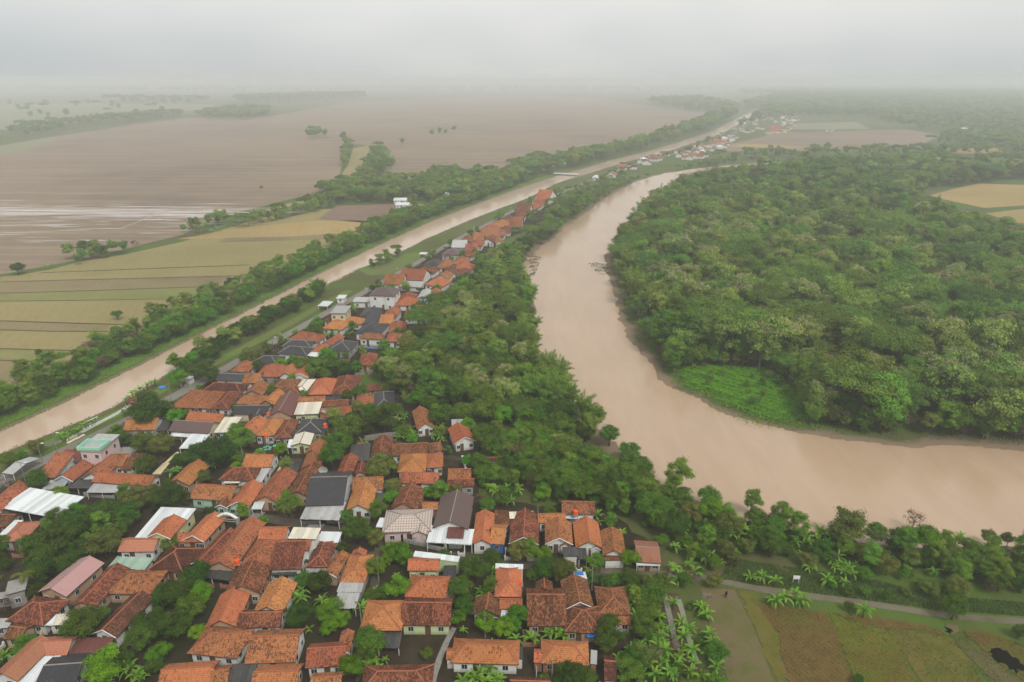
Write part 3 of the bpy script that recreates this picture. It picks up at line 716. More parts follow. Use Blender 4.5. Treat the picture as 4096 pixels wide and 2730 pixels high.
def tone_mesh(name, V, F, mat, tone): return npmesh(name, V, F, mat, tone)
# --- banana leaves: five blades that all banana plants share
BAN_LEAF = []
for k in range(5):
    V, F = curve_leaf(2.0 + 0.18 * k, 0.27 + 0.02 * (k % 3), R(62 - 11 * k), R(85 + 14 * k), None)
    BAN_LEAF.append(npmesh('banana_leaf', V, F, 'leaf_banana', np.linspace(0.3, 0.75, len(V)), True))
mm = MB(); mm.tube([(0, 0, -.1), (0.03, 0.02, .9), (0.0, 0.05, 1.9)], [.17, .13, .09], 7); BAN_STEM = mm.mesh('stem', 'banana_stem', True)
def banana_cloud(seed):
    rs = random.Random(seed); VV, FF, TT = [], [], []; n = 0
    for k in range(rs.randint(8, 10)):
        V, F = curve_leaf(rs.uniform(1.7, 2.6), rs.uniform(.24, .33), R(rs.uniform(15, 75)), R(rs.uniform(80, 140)), None, 5)
        a = 6.283 * k * 0.382 + rs.uniform(-.3, .3); c, s = math.cos(a), math.sin(a)
        W = np.column_stack([V[:, 0] * c - V[:, 1] * s, V[:, 0] * s + V[:, 1] * c, V[:, 2] + 1.85])
        VV.append(W); FF.append(F + n); n += len(W); TT.append(np.full(len(W), rs.uniform(.15, .9)))
    return npmesh('crown', np.vstack(VV), np.vstack(FF), 'leaf_banana', np.hstack(TT), True)
BAN_CLOUD = [banana_cloud(40 + k) for k in range(4)]
# --- coconut palm fronds
def frond(seed):
    rs = np.random.RandomState(seed); L = 3.4; m = 26; VV = []; 
    x = z = 0; ang = R(40 - 22 * (seed % 4)); P = []; D = []
    for i in range(m):
        P.append((x, 0, z)); D.append((math.cos(ang), 0, math.sin(ang))); x += math.cos(ang) * L / m; z += math.sin(ang) * L / m; ang -= R(95) / m
    for i in range(2, m):
        ll = 0.75 * math.sin(math.pi * (0.15 + 0.8 * i / m))
        for s in (-1, 1):
            p = np.array(P[i]); d = np.array(D[i]); e = np.array([d[0] * .5, s * 0.85, -0.35]); e /= np.linalg.norm(e)
            w = d * 0.045
            VV += [p - w, p + w, p + e * ll + w * .3, p + e * ll - w * .3]
    V = np.array(VV); F = np.arange(len(V)).reshape(-1, 4)
    r = np.array([[p[0], sy, p[2] - .02] for p in P for sy in (-.03, .03)])
    FR = np.array([[2 * i, 2 * i + 2, 2 * i + 3, 2 * i + 1] for i in range(m - 1)]) + len(V)
    return npmesh('frond', np.vstack([V, r]), np.vstack([F, FR]), 'leaf_palm', np.r_[rs.uniform(.2, .8, len(V)), np.full(len(r), .9)])
FRONDS = [frond(k) for k in range(4)]
# --- bamboo clump: arching culms with hanging leaf sprays
def bamboo(seed):
    rs = np.random.RandomState(seed); XS, NS, TS = [], [], []; m = MB()
    for k in range(34):
        a = rs.uniform(0, 6.283); lean = rs.uniform(0.08, 0.55); H = rs.uniform(8.5, 13.0); b = rs.uniform(0, .9)
        base = np.array([math.cos(a) * b, math.sin(a) * b, -0.1]); path = []
        for i in range(9):
            t = i / 8; out = lean * H * (0.28 * t + 0.55 * t ** 3)
            path.append(base + np.array([math.cos(a) * out, math.sin(a) * out, H * (t - 0.30 * lean * t ** 4 * 1.8)]))
        m.tube([tuple(p) for p in path], [.055 - .005 * i for i in range(9)], 4)
        n = 210; t = rs.uniform(0.34, 1.0, n) ** 0.8; ii = np.clip((t * 8).astype(int), 0, 7); f = (t * 8 - ii)[:, None]; PA = np.array(path)
        p = PA[ii] * (1 - f) + PA[ii + 1] * f; spread = 0.25 + 0.75 * np.sin(np.pi * np.clip(t, 0, 1)) * 0.8
        off = rs.normal(size=(n, 3)) * spread[:, None] * np.array([.62, .62, .45]); off[:, 2] -= 0.25
        XS.append(p + off); NS.append(unit(rs.normal(size=(n, 3)) * .6 + np.array([0, 0, 1.0]))); TS.append(np.clip(rs.normal(.45, .2, n) + .15 * (t - .5), 0, 1))
    X = np.vstack(XS); V, F = leaf_quads(X, np.vstack(NS), rs.uniform(.45, .8, len(X)), rs.uniform(.09, .17, len(X)), rs, 0.5)
    return npmesh('foliage', V, F, 'leaf_bamboo', np.repeat(np.hstack(TS), 4)), m.mesh('culms', 'banana_stem')
BAMBOO = [bamboo(60 + k) for k in range(4)]
# --- crowns
CROWN, TRUNK = {}, {}
def make(kind, base, mat, seeds, trunk_kw):
    CROWN[kind] = []; TRUNK[kind] = []
    for s in seeds:
        V, F, T, info = crown(base, s)
        CROWN[kind].append((npmesh('crown', V, F, mat, T), info, s))
    H, Rr = dict(broad=(8, 4), rain=(10.5, 6.5), teak=(11, 3.5), shrub=(2.7, 1.8), tall=(11.5, 3.4))[base]
    for s in seeds[:2]: TRUNK[kind].append(trunk_mesh('trunk', H, Rr, s, **trunk_kw))
make('dark', 'broad', 'leaf_dark', [1, 2, 3, 4], dict(r0=.26))
make('mid', 'broad', 'leaf_mid', [5, 6, 7, 8], dict(r0=.24))
make('bright', 'broad', 'leaf_bright', [9, 10, 12], dict(r0=.22))
make('olive', 'broad', 'leaf_olive', [13, 14, 15], dict(r0=.22))
make('rain', 'rain', 'leaf_rain', [16, 17, 18], dict(r0=.4, limbs=6))
make('teak', 'teak', 'leaf_teak', [19, 20, 21, 22], dict(r0=.2, fork=.5, mat='pale_bark'))
make('tall', 'tall', 'leaf_tall', [23, 24, 25], dict(r0=.22))
make('shrub', 'shrub', 'leaf_mid', [26, 27, 28], dict(r0=.07, limbs=3, fork=.2))
TEAK_FLOWER = []
for me, info, s in CROWN['teak']:
    rs = np.random.RandomState(s + 100); V, F, T = flowers(info[0], info[1], rs); TEAK_FLOWER.append(npmesh('flower_heads', V, F, 'leaf_flower', T))
DIM = dict(dark=(8, 4, 5.0), mid=(8, 4, 5.0), bright=(8, 4, 5.0), olive=(8, 4, 5.0), rain=(10.5, 6.5, 8.2), teak=(11, 3.5, 7.6), tall=(11.5, 3.4, 7.6), shrub=(2.7, 1.8, 1.5),
           bamboo=(12, 5.5, 8.5), banana=(3.4, 1.9, 2.3), palm=(9, 3.2, 8.0), bare=(8, 3.5, 5.5))
NAMES = dict(dark='mango_tree', mid='broadleaf_tree', bright='broadleaf_tree', olive='broadleaf_tree', rain='rain_tree', teak='teak_tree', tall='tall_tree', shrub='shrub', bamboo='bamboo_clump',
             banana='banana_plant', palm='coconut_palm', bare='bare_tree')
prnd = random.Random(21)
def plant(kind, x, y, s, label, group=None, fine=False, z=0.0, sz=1.0):
    o = empty(NAMES[kind], (x, y, z), prnd.uniform(0, 6.283), 1.0); o.scale = (s, s, s * sz)
    cat = dict(shrub='shrub', bamboo='bamboo', banana='banana plant', palm='palm').get(kind, 'tree')
    tag(o, label, cat, group)
    if kind == 'banana':
        link('stem', BAN_STEM, o)
        if fine:
            n = prnd.randint(8, 10)
            for k in range(n):
                l = link('leaf', BAN_LEAF[min(4, k * 5 // n)], o); l.location = (0.02, 0.04, 1.86 - 0.03 * k); l.rotation_euler = (prnd.uniform(-.25, .25), prnd.uniform(-.1, .1), 2.4 * k + prnd.uniform(-.3, .3))
                q = prnd.uniform(.85, 1.15); l.scale = (q, prnd.uniform(.8, 1.2), q)
        else: link('leaves', prnd.choice(BAN_CLOUD), o)
    elif kind == 'palm':
        m = MB(); bx, by = prnd.uniform(-.6, .6), prnd.uniform(-.6, .6)
        m.tube([(bx * t * t, by * t * t, -.1 + 8.1 * t) for t in (0, .25, .5, .75, 1)], [.24, .17, .15, .14, .12], 7); m.build('trunk', 'pale_bark', o, True)
        for k in range(15):
            l = link('frond', FRONDS[k % 4], o); l.location = (bx, by, 7.95); l.rotation_euler = (prnd.uniform(-.15, .15), 0, 2.4 * k); q = prnd.uniform(.85, 1.1); l.scale = (q, q, q)
    elif kind == 'bamboo':
        f, c = BAMBOO[prnd.randrange(4)]; link('foliage', f, o); link('culms', c, o)
    else:
        i = prnd.randrange(len(CROWN[kind])); c = link('crown', CROWN[kind][i][0], o)
        link('trunk', TRUNK[kind][i % 2], o)
        if kind == 'teak' and prnd.random() < 0.6: link('flower_heads', TEAK_FLOWER[i], c)
    return o
def scatter_stuff(name, label, items, sources):
    """a wood that reads as one mass: points that each carry one of the source crowns"""
    me = bpy.data.meshes.new(name); me.vertices.add(len(items))
    me.vertices.foreach_set('co', np.array([(i[0], i[1], 0.0) for i in items], dtype=np.float32).ravel())
    for an, ty, vals in (('pick', 'INT', [i[3] for i in items]), ('turn', 'FLOAT', [i[4] for i in items]), ('grow', 'FLOAT', [i[2] for i in items])):
        a = me.attributes.new(an, ty, 'POINT'); a.data.foreach_set('value', np.array(vals, dtype=np.int32 if ty == 'INT' else np.float32))
    o = link(name, me); tag(o, label, 'wood', kind='stuff')
    ng = bpy.data.node_groups.new(name, 'GeometryNodeTree')
    ng.interface.new_socket('Geometry', in_out='INPUT', socket_type='NodeSocketGeometry'); ng.interface.new_socket('Geometry', in_out='OUTPUT', socket_type='NodeSocketGeometry')
    n = ng.nodes; l = ng.links; gi = n.new('NodeGroupInput'); go = n.new('NodeGroupOutput')
    j = n.new('GeometryNodeJoinGeometry')
    for s in sources:
        oi = n.new('GeometryNodeObjectInfo'); oi.inputs['Object'].default_value = s; oi.inputs['As Instance'].default_value = True; l.new(oi.outputs['Geometry'], j.inputs[0])
    ip = n.new('GeometryNodeInstanceOnPoints'); ip.inputs['Pick Instance'].default_value = True
    l.new(gi.outputs[0], ip.inputs['Points']); l.new(j.outputs[0], ip.inputs['Instance'])
    def att(nm, ty):
        q = n.new('GeometryNodeInputNamedAttribute'); q.data_type = ty; q.inputs['Name'].default_value = nm; return q.outputs['Attribute']
    l.new(att('pick', 'INT'), ip.inputs['Instance Index'])
    cx = n.new('ShaderNodeCombineXYZ'); l.new(att('turn', 'FLOAT'), cx.inputs[2]); l.new(cx.outputs[0], ip.inputs['Rotation'])
    l.new(att('grow', 'FLOAT'), ip.inputs['Scale']); l.new(ip.outputs[0], go.inputs[0])
    md = o.modifiers.new('scatter', 'NODES'); md.node_group = ng
    return o
# ------------------------------------------------------------------ houses
HOUSES = []          # (x, y, radius, short name) for placing trees and naming them
RECTS = []
def fit_rect(q):
    p = [Vector(a) for a in q]
    u = (p[1] - p[0]) + (p[2] - p[3]); v = (p[3] - p[0]) + (p[2] - p[1])
    lu, lv = u.length / 2, v.length / 2
    au = math.atan2(u.y, u.x); av = math.atan2(v.y, v.x) - math.pi / 2
    d = (av - au + math.pi) % (2 * math.pi) - math.pi
    a = au + d * lv / (lu + lv)
    c = (p[0] + p[1] + p[2] + p[3]) / 4
    sh = abs(math.cos(d))
    return c, a, lu * (0.5 + 0.5 * sh), lv * (0.5 + 0.5 * sh)
def roof_shape(t, w, d, e, tan):
    """corner list, faces (with eave direction) and ridge lines of a roof over a w x d rectangle whose eaves are at e"""
    a, b = w / 2, d / 2
    V = [(-a, -b, e), (a, -b, e), (a, b, e), (-a, b, e)]; F = []; RG = []
    if t == 'gu':
        h = e + tan * b; V += [(-a, 0, h), (a, 0, h)]; F = [((0, 1, 5, 4), 'x'), ((2, 3, 4, 5), 'x')]; RG = [(4, 5)]
    elif t == 'gv':
        h = e + tan * a; V += [(0, -b, h), (0, b, h)]; F = [((3, 0, 4, 5), 'y'), ((1, 2, 5, 4), 'y')]; RG = [(4, 5)]
    elif t == 'h':
        if w >= d:
            h = e + tan * b; k = max(a - b * 0.92, 0.25); V += [(-k, 0, h), (k, 0, h)]
            F = [((0, 1, 5, 4), 'x'), ((2, 3, 4, 5), 'x'), ((3, 0, 4), 'y'), ((1, 2, 5), 'y')]; RG = [(4, 5), (0, 4), (3, 4), (1, 5), (2, 5)]
        else:
            h = e + tan * a; k = max(b - a * 0.92, 0.25); V += [(0, -k, h), (0, k, h)]
            F = [((3, 0, 4, 5), 'y'), ((1, 2, 5, 4), 'y'), ((0, 1, 4), 'x'), ((2, 3, 5), 'x')]; RG = [(4, 5), (0, 4), (1, 4), (2, 5), (3, 5)]
    elif t == 'm':
        h = e + tan * d; V[2] = (a, b, h); V[3] = (-a, b, h); F = [((0, 1, 2, 3), 'x')]
    elif t == 'f':
        F = [((0, 1, 2, 3), 'x')]
    return V, F, RG
def roof_obj(name, V, F, mat, parent, thick=0.13):
    m = MB(); n = len(V)
    m.v = list(V) + [(x, y, z - thick) for x, y, z in V]; cnt = {}
    for f, ax in F:
        P = [Vector(V[i]) for i in f]; nr = (P[1] - P[0]).cross(P[2] - P[0]); nr.normalize()
        eu = Vector((1, 0, 0)) if ax == 'x' else Vector((0, 1, 0)); ev = nr.cross(eu)
        m.face(f, 0, [(p.dot(eu) + 20, p.dot(ev) + 20) for p in P]); m.face([i + n for i in reversed(f)], 1)
        for i, j in zip(f, f[1:] + f[:1]): cnt[(i, j)] = 1
    for (i, j) in list(cnt):
        if (j, i) not in cnt: m.face((j, i, i + n, j + n), 1)
    return m.build(name, [mat, 'trim_white' if mat.startswith('metal_w') else 'dark_wood'], parent)
def bar(name, a, b, r, mat, parent, lift=0.02):
    m = MB(); a = Vector(a) + Vector((0, 0, lift)); b = Vector(b) + Vector((0, 0, lift)); m.tube([a, b], r, 6); return m.build(name, mat, parent)
_win = {}
def unit_box(name, sx, sy, sz, mat):
    k = (name, sx, sy, sz, mat)
    if k not in _win:
        m = MB(); m.box(-sx / 2, -sy / 2, 0, sx / 2, sy / 2, sz); _win[k] = m.mesh(name, mat)
    return _win[k]
def put(name, me, parent, loc, rz=0): 
    o = link(name, me, parent); o.location = loc; o.rotation_euler = (0, 0, rz); return o
def window(parent, x, y, z, rz, w=1.0, h=1.1, mat='frame_white'):
    f = put('window', unit_box('window', w, .10, h, mat), parent, (x, y, z), rz)
    for s in (-1, 1):
        p = put('pane', unit_box('pane', w * .40, .05, h - .22, 'glass'), f, (s * w * .23, -.045, .11))
    return f
hr = random.Random(5)
def block(root, c, a, w, d, e, t, rm, wm, tan, near, walls=True, lean=False, front='auto', base=0.0):
    """one roofed volume of a house, its own frame under the house root"""
    ca, sa = math.cos(a), math.sin(a)
    V, F, RG = roof_shape(t, w, d, e, tan)
    def L(p): return (c[0] + p[0] * ca - p[1] * sa, c[1] + p[0] * sa + p[1] * ca, p[2])
    def own(o): o.location = (c[0], c[1], 0); o.rotation_euler = (0, 0, a); return o
    sag = [(x, y, z + (hr.uniform(-.07, .05) if i > 3 else hr.uniform(-.03, .03))) for i, (x, y, z) in enumerate(V)]
    if t == 'm' and rm.startswith('metal') and near and w > 1.6:
        # metal sheets laid side by side on a thin deck, each a piece of its own
        rf = own(roof_obj('roof', [(x, y, z - .06) for x, y, z in V], F, 'dark_wood' if rm != 'metal_white' else rm, root, .08))
        n = max(2, round(w / 0.95)); sw = w / n; sl = math.hypot(d, tan * d)
        for k in range(n):
            m = MB(); x0 = -w / 2 + k * sw; pr = [(0, 0), (.1, .05), (.2, .05), (.3, 0), (.45, 0), (.55, .05), (.65, .05), (.75, 0), (1.0, .0)]
            ov = hr.uniform(0, .12); zz = hr.uniform(.012, .03) + (k % 2) * .012
            for px, pz in pr:
                m.v += [(x0 + px * sw * 1.02, -d / 2 - ov, e + pz + zz - ov * tan), (x0 + px * sw * 1.02, d / 2, e + tan * d + pz + zz)]
            for i in range(len(pr) - 1):
                m.face((2 * i, 2 * i + 2, 2 * i + 3, 2 * i + 1), 0, [(m.v[q][0] + 9, m.v[q][1] + 9) for q in (2 * i, 2 * i + 2, 2 * i + 3, 2 * i + 1)])
            m.build('roof_sheet', rm, rf)
    else:
        rf = own(roof_obj('roof', sag, F, rm, root))
    if near and RG:
        rc = 'ridge_tile' if rm.startswith('tile') else 'ridge_grey'
        for i, j in RG[:5]:
            bar('ridge_cap', sag[i], sag[j], .12, rc, rf)
    if not walls:
        for sx in (-1, 1):
            bar('post', L((sx * (w / 2 - .15), -d / 2 + .2, 0)), L((sx * (w / 2 - .15), -d / 2 + .2, e - .05)), .07, 'trim_white', root, 0)
        if w > 5: bar('post', L((0, -d / 2 + .2, 0)), L((0, -d / 2 + .2, e - .05)), .07, 'trim_white', root, 0)
        return rf
    # walls follow the roof just under it
    i = min(.45, w * .1, d * .1); x0, y0 = w / 2 - i, d / 2 - i; lo = .16
    m = MB(); zt = e + tan * i - lo
    if t == 'gu': R_ = [(-x0, -y0, zt), (-x0, 0, e + tan * d / 2 - lo), (-x0, y0, zt), (x0, y0, zt), (x0, 0, e + tan * d / 2 - lo), (x0, -y0, zt)]
    elif t == 'gv': R_ = [(-x0, -y0, zt), (-x0, y0, zt), (0, y0, e + tan * w / 2 - lo), (x0, y0, zt), (x0, -y0, zt), (0, -y0, e + tan * w / 2 - lo)]
    elif t == 'm': R_ = [(-x0, -y0, e + tan * i - lo), (-x0, y0, e + tan * (d - i) - lo), (x0, y0, e + tan * (d - i) - lo), (x0, -y0, e + tan * i - lo)]
    else: R_ = [(-x0, -y0, zt if t == 'h' else e - lo), (-x0, y0, zt if t == 'h' else e - lo), (x0, y0, zt if t == 'h' else e - lo), (x0, -y0, zt if t == 'h' else e - lo)]
    n = len(R_); m.v = [(x, y, base - .1) for x, y, z in R_] + R_
    for k in range(n):
        k2 = (k + 1) % n; m.face((k2, k, k + n, k2 + n), 0)
    if t in ('gu',): m.face((6, 7, 10, 11)); m.face((7, 8, 9, 10))
    elif t in ('gv',): m.face((6, 7, 8, 11)); m.face((11, 8, 9, 10))
    else: m.face(range(n, 2 * n))
    wl_ = own(m.build('wall', wm, root))
    if near and t == 'gv' and rm.startswith('tile') and hr.random() < .4:
        for s in (-1, 1):
            o = own(bar('bargeboard', (s * w / 2, -d / 2 - .03, e - .08), (0, -d / 2 - .03, e + tan * w / 2 - .08), .075, 'trim_white', root))
    # openings on the side the viewer sees and on the flank turned to the viewer
    hh = e
    if front != 'none':
        fy = -y0 - .02
        if w > 4.2:
            put('door', unit_box('door', .95, .08, 2.1, 'wood'), wl_, (hr.uniform(-.15, .15) * w, fy, base + .02))
            for s in (-1, 1): window(wl_, s * w * .30, fy, base + .75, 0, 1.0, 1.1)
        elif w > 2.2: window(wl_, 0, fy, base + .95, 0, .9, 1.1)
        sd_ = 1 if c[0] + root.location.x < 0 else -1
        if near and d > 4:
            for k in range(2): window(wl_, sd_ * (x0 + .02), (-.22 + .44 * k) * d, base + .95, sd_ * math.pi / 2, .9, 1.1)
        if hh > 5.5:
            for s in (-1, 1): window(wl_, s * w * .25, fy, base + 4.1, 0, 1.0, 1.2)
            if near or True:
                for k in range(2): window(wl_, sd_ * (x0 + .02), (-.2 + .4 * k) * d, base + 4.1, sd_ * math.pi / 2, .9, 1.2)
    return rf
TAN = {'tile': 0.56, 'meta': 0.42}
def house(zone, label, wm, blocks, near=True, name='house', cat='house', group=None):
    """blocks: (type, roof material, eave outline in photo pixels NL NR FR FL, eave height[, tan][, flags])"""
    B = []
    for b in blocks:
        t, rm, q = b[0], b[1], b[2]; e = b[3] if len(b) > 3 and b[3] else 3.0
        e = e - .55 if 2.2 < e < 5 else e
        tan = b[4] if len(b) > 4 and b[4] else (0.12 if t == 'm' else (TAN['tile'] if rm.startswith('tile') else TAN['meta']))
        fl = b[5] if len(b) > 5 else ''
        q = [at(zone, q[i], q[i + 1], e) for i in (0, 2, 4, 6)]
        c, a, w, d = fit_rect(q); w *= 1.08; d *= 1.08; d = min(d, 2.6 * w) if zone != 'N' else min(d, 1.4 * w); B.append((t, rm, c, a, w, d, e, tan, fl))
    cx = sum(b[2].x for b in B) / len(B); cy_ = sum(b[2].y for b in B) / len(B)
    root = empty(name, (cx, cy_, 0))
    tg, _, rest = label.partition('|')
    tag(root, (tg + ' ' + rest).strip(), cat, group)
    HOUSES.append((cx, cy_, tg.strip()))
    for t, rm, c, a, w, d, e, tan, fl in B:
        RECTS.append((c.x, c.y, a, w, d))
        wmm = fl[2:] if fl.startswith('w:') else wm
        if wmm not in MAT: wmm = wm
        block(root, (c.x - cx, c.y - cy_), a, max(w, .8), max(d, .8), e, t, rm, wmm, tan, near, walls='p' != fl, front='none' if fl == 'n' else 'auto')
    return root
O, T, W_, S_, P_ = 'tile_orange', 'tile_terracotta', 'tile_weathered', 'tile_sooty', 'tile_pink'
MW, MG, MC, MD, MK, MBR, MM, MR, MRU = 'metal_white', 'metal_grey', 'metal_cream', 'metal_dark', 'metal_black', 'metal_brown', 'metal_maroon', 'metal_red', 'metal_rust'
Z3 = [
 ('brown-roofed house with white sheet porch|and dark red flat roof behind pillars', 'wall_white', [('gv', MBR, (55, 330, 335, 315, 390, 85, 150, 75), 3.6, .45), ('m', MW, (20, 425, 310, 465, 335, 330, 60, 340), 2.9, .1, 'p'), ('m', 'metal_maroon', (180, 400, 302, 402, 320, 305, 195, 300), 3.5, .06, 'n'), ('m', MW, (308, 478, 382, 486, 396, 332, 345, 326), 2.9, .08, 'p')]),
 ('blue-fronted terracotta house|with white bargeboards and two front gables', 'wall_white', [('gv', O, (388, 462, 532, 470, 556, 205, 412, 203), 3.2), ('gu', O, (525, 452, 645, 450, 655, 320, 560, 285), 3.0, .5, 'w:wall_blue')]),
 ('low terracotta lean-to|between the blue-fronted house and the dark gabled house', 'wall_tan', [('m', W_, (565, 285, 692, 325, 696, 215, 560, 212), 2.6, .2)]),
 ('dark weathered gabled house|with pale ridge next to the blue-fronted house', 'wall_tan', [('gv', W_, (665, 440, 915, 455, 900, 225, 715, 232), 3.0), ('m', MC, (690, 250, 872, 246, 862, 202, 680, 206), 3.4, .1, 'n')]),
 ('small white-gabled house|with little porch gable and bright orange rear roof', 'wall_white', [('gv', T, (968, 460, 1165, 445, 1185, 285, 975, 288), 3.0), ('gu', O, (920, 290, 1122, 276, 1122, 206, 910, 210), 3.0), ('gv', T, (1085, 475, 1160, 470, 1160, 435, 1090, 435), 2.6, .6, 'n')]),
 ('twin-gabled white house|with two small white front gables in riverside row', 'wall_white', [('gv', O, (1222, 472, 1420, 490, 1386, 282, 1192, 287), 3.1), ('gv', T, (1225, 480, 1290, 482, 1290, 445, 1225, 445), 2.6, .6, 'n'), ('gv', T, (1330, 500, 1418, 502, 1410, 455, 1330, 450), 2.6, .6, 'n')]),
 ('dark red roofed house with orange water tank|at the edge of the grove', 'wall_white', [('gu', W_, (1112, 215, 1352, 212, 1356, 112, 1100, 110), 3.4), ('m', MW, (1135, 245, 1330, 262, 1330, 225, 1140, 220), 2.6, .1, 'p')]),
 ('narrow terracotta house with white gable|last tiled house toward the rusty roof', 'wall_white', [('gv', T, (1440, 552, 1602, 535, 1590, 370, 1412, 345), 3.1), ('m', W_, (1450, 590, 1590, 580, 1600, 540, 1445, 550), 2.6, .2, 'n')]),
 ('flat dark-roofed garage|with white pillars beside the lane', 'wall_white', [('m', MD, (1115, 548, 1232, 552, 1222, 485, 1110, 490), 2.9, .05, 'n')], 'garage', 'garage'),
 ('dark flat carport|between garage and twin-gabled white house', 'wall_grey', [('m', MD, (1238, 575, 1300, 572, 1292, 482, 1222, 482), 2.6, .04, 'p')], 'carport', 'carport'),
 ('rusty metal roofed house|with white sheet porch at the end of the lane', 'wall_tan', [('gu', MRU, (1702, 600, 1880, 600, 1870, 438, 1692, 436), 3.0, .3), ('m', MW, (1705, 627, 1882, 627, 1882, 602, 1704, 602), 2.5, .2, 'p')]),
 ('long terracotta house with white back sheet|and weathered dark front roof', 'wall_green', [('m', MW, (-80, 560, 250, 592, 270, 568, -70, 512), 3.6, .08, 'n'), ('gu', O, (-121, 665, 90, 670, 130, 572, -125, 572), 3.4), ('h', O, (-140, 880, 160, 882, 185, 738, -110, 692), 3.2), ('gu', W_, (-170, 1095, 195, 1110, 215, 897, -150, 888), 3.0), ('m', MK, (160, 880, 215, 882, 270, 592, 135, 590), 2.7, .05, 'n')]),
 ('orange house with white parapet walls|and white metal strip behind the grey gable', 'wall_white', [('h', O, (568, 862, 778, 882, 760, 652, 575, 650), 4.2), ('gu', O, (608, 972, 772, 977, 782, 885, 604, 882), 3.2), ('m', MW, (572, 648, 780, 655, 782, 626, 575, 618), 4.6, .1, 'n'), ('m', MW, (600, 1035, 662, 1038, 664, 985, 600, 983), 2.6, .1, 'p')]),
 ('grey block-gabled terracotta house|with bare cement end wall', 'wall_grey', [('gv', W_, (385, 1020, 597, 1035, 620, 905, 412, 892), 3.0)]),
 ('square terracotta house with small dormer ridge|in the lower middle row', 'wall_tan', [('gu', W_, (840, 1102, 1126, 1106, 1110, 818, 815, 822), 3.0), ('gv', W_, (893, 840, 1024, 842, 1020, 765, 895, 762), 3.4)]),
 ('many-ridged terracotta house|with forked pale ridges above the blue awning', 'wall_tan', [('h', W_, (1135, 1155, 1418, 1168, 1412, 955, 1130, 955), 3.0), ('gv', W_, (1125, 1000, 1332, 935, 1312, 755, 1108, 748), 3.3)]),
 ('wide terracotta house beside the banana belt|with a white gutter line', 'wall_white', [('h', W_, (1420, 1015, 1640, 1020, 1612, 812, 1356, 802), 3.2), ('m', T, (1420, 1095, 1648, 1105, 1640, 1020, 1418, 1020), 2.5, .3)]),
 ('small white sheet roof with blue strip|behind the many-ridged house', 'wall_white', [('m', MW, (1235, 782, 1306, 778, 1292, 696, 1196, 694), 3.0, .06, 'p'), ('m', 'metal_blue', (1197, 697, 1270, 697, 1270, 684, 1196, 684), 3.3, .06, 'p')], 'shed', 'shed'),
 ('long orange house with black side strip|by the bananas at the bottom edge', 'wall_white', [('h', O, (235, 1402, 738, 1422, 742, 1242, 245, 1212), 3.0), ('gu', O, (175, 1382, 236, 1384, 240, 1292, 180, 1292), 2.6), ('m', MK, (738, 1412, 788, 1420, 782, 1252, 745, 1250), 2.8, .05)]),
 ('orange house with grey side sheet|and brick-red porch near the bottom edge', 'wall_brick', [('h', O, (945, 1412, 1300, 1422, 1306, 1247, 945, 1228), 3.0), ('gu', O, (878, 1402, 945, 1412, 946, 1302, 880, 1302), 2.6), ('m', MG, (1332, 1462, 1382, 1470, 1382, 1282, 1336, 1272), 2.6, .08)]),
 ('small dark tiled hut|hidden among trees at lower right of the village', 'wall_tan', [('gu', S_, (1440, 1560, 1542, 1570, 1522, 1345, 1440, 1340), 2.6)], 'hut', 'hut'),
 ('sooty roofed house cut by the bottom edge|below the orange house with grey side sheet', 'wall_tan', [('gu', S_, (690, 1650, 1005, 1650, 992, 1545, 700, 1518), 3.0)]),
]
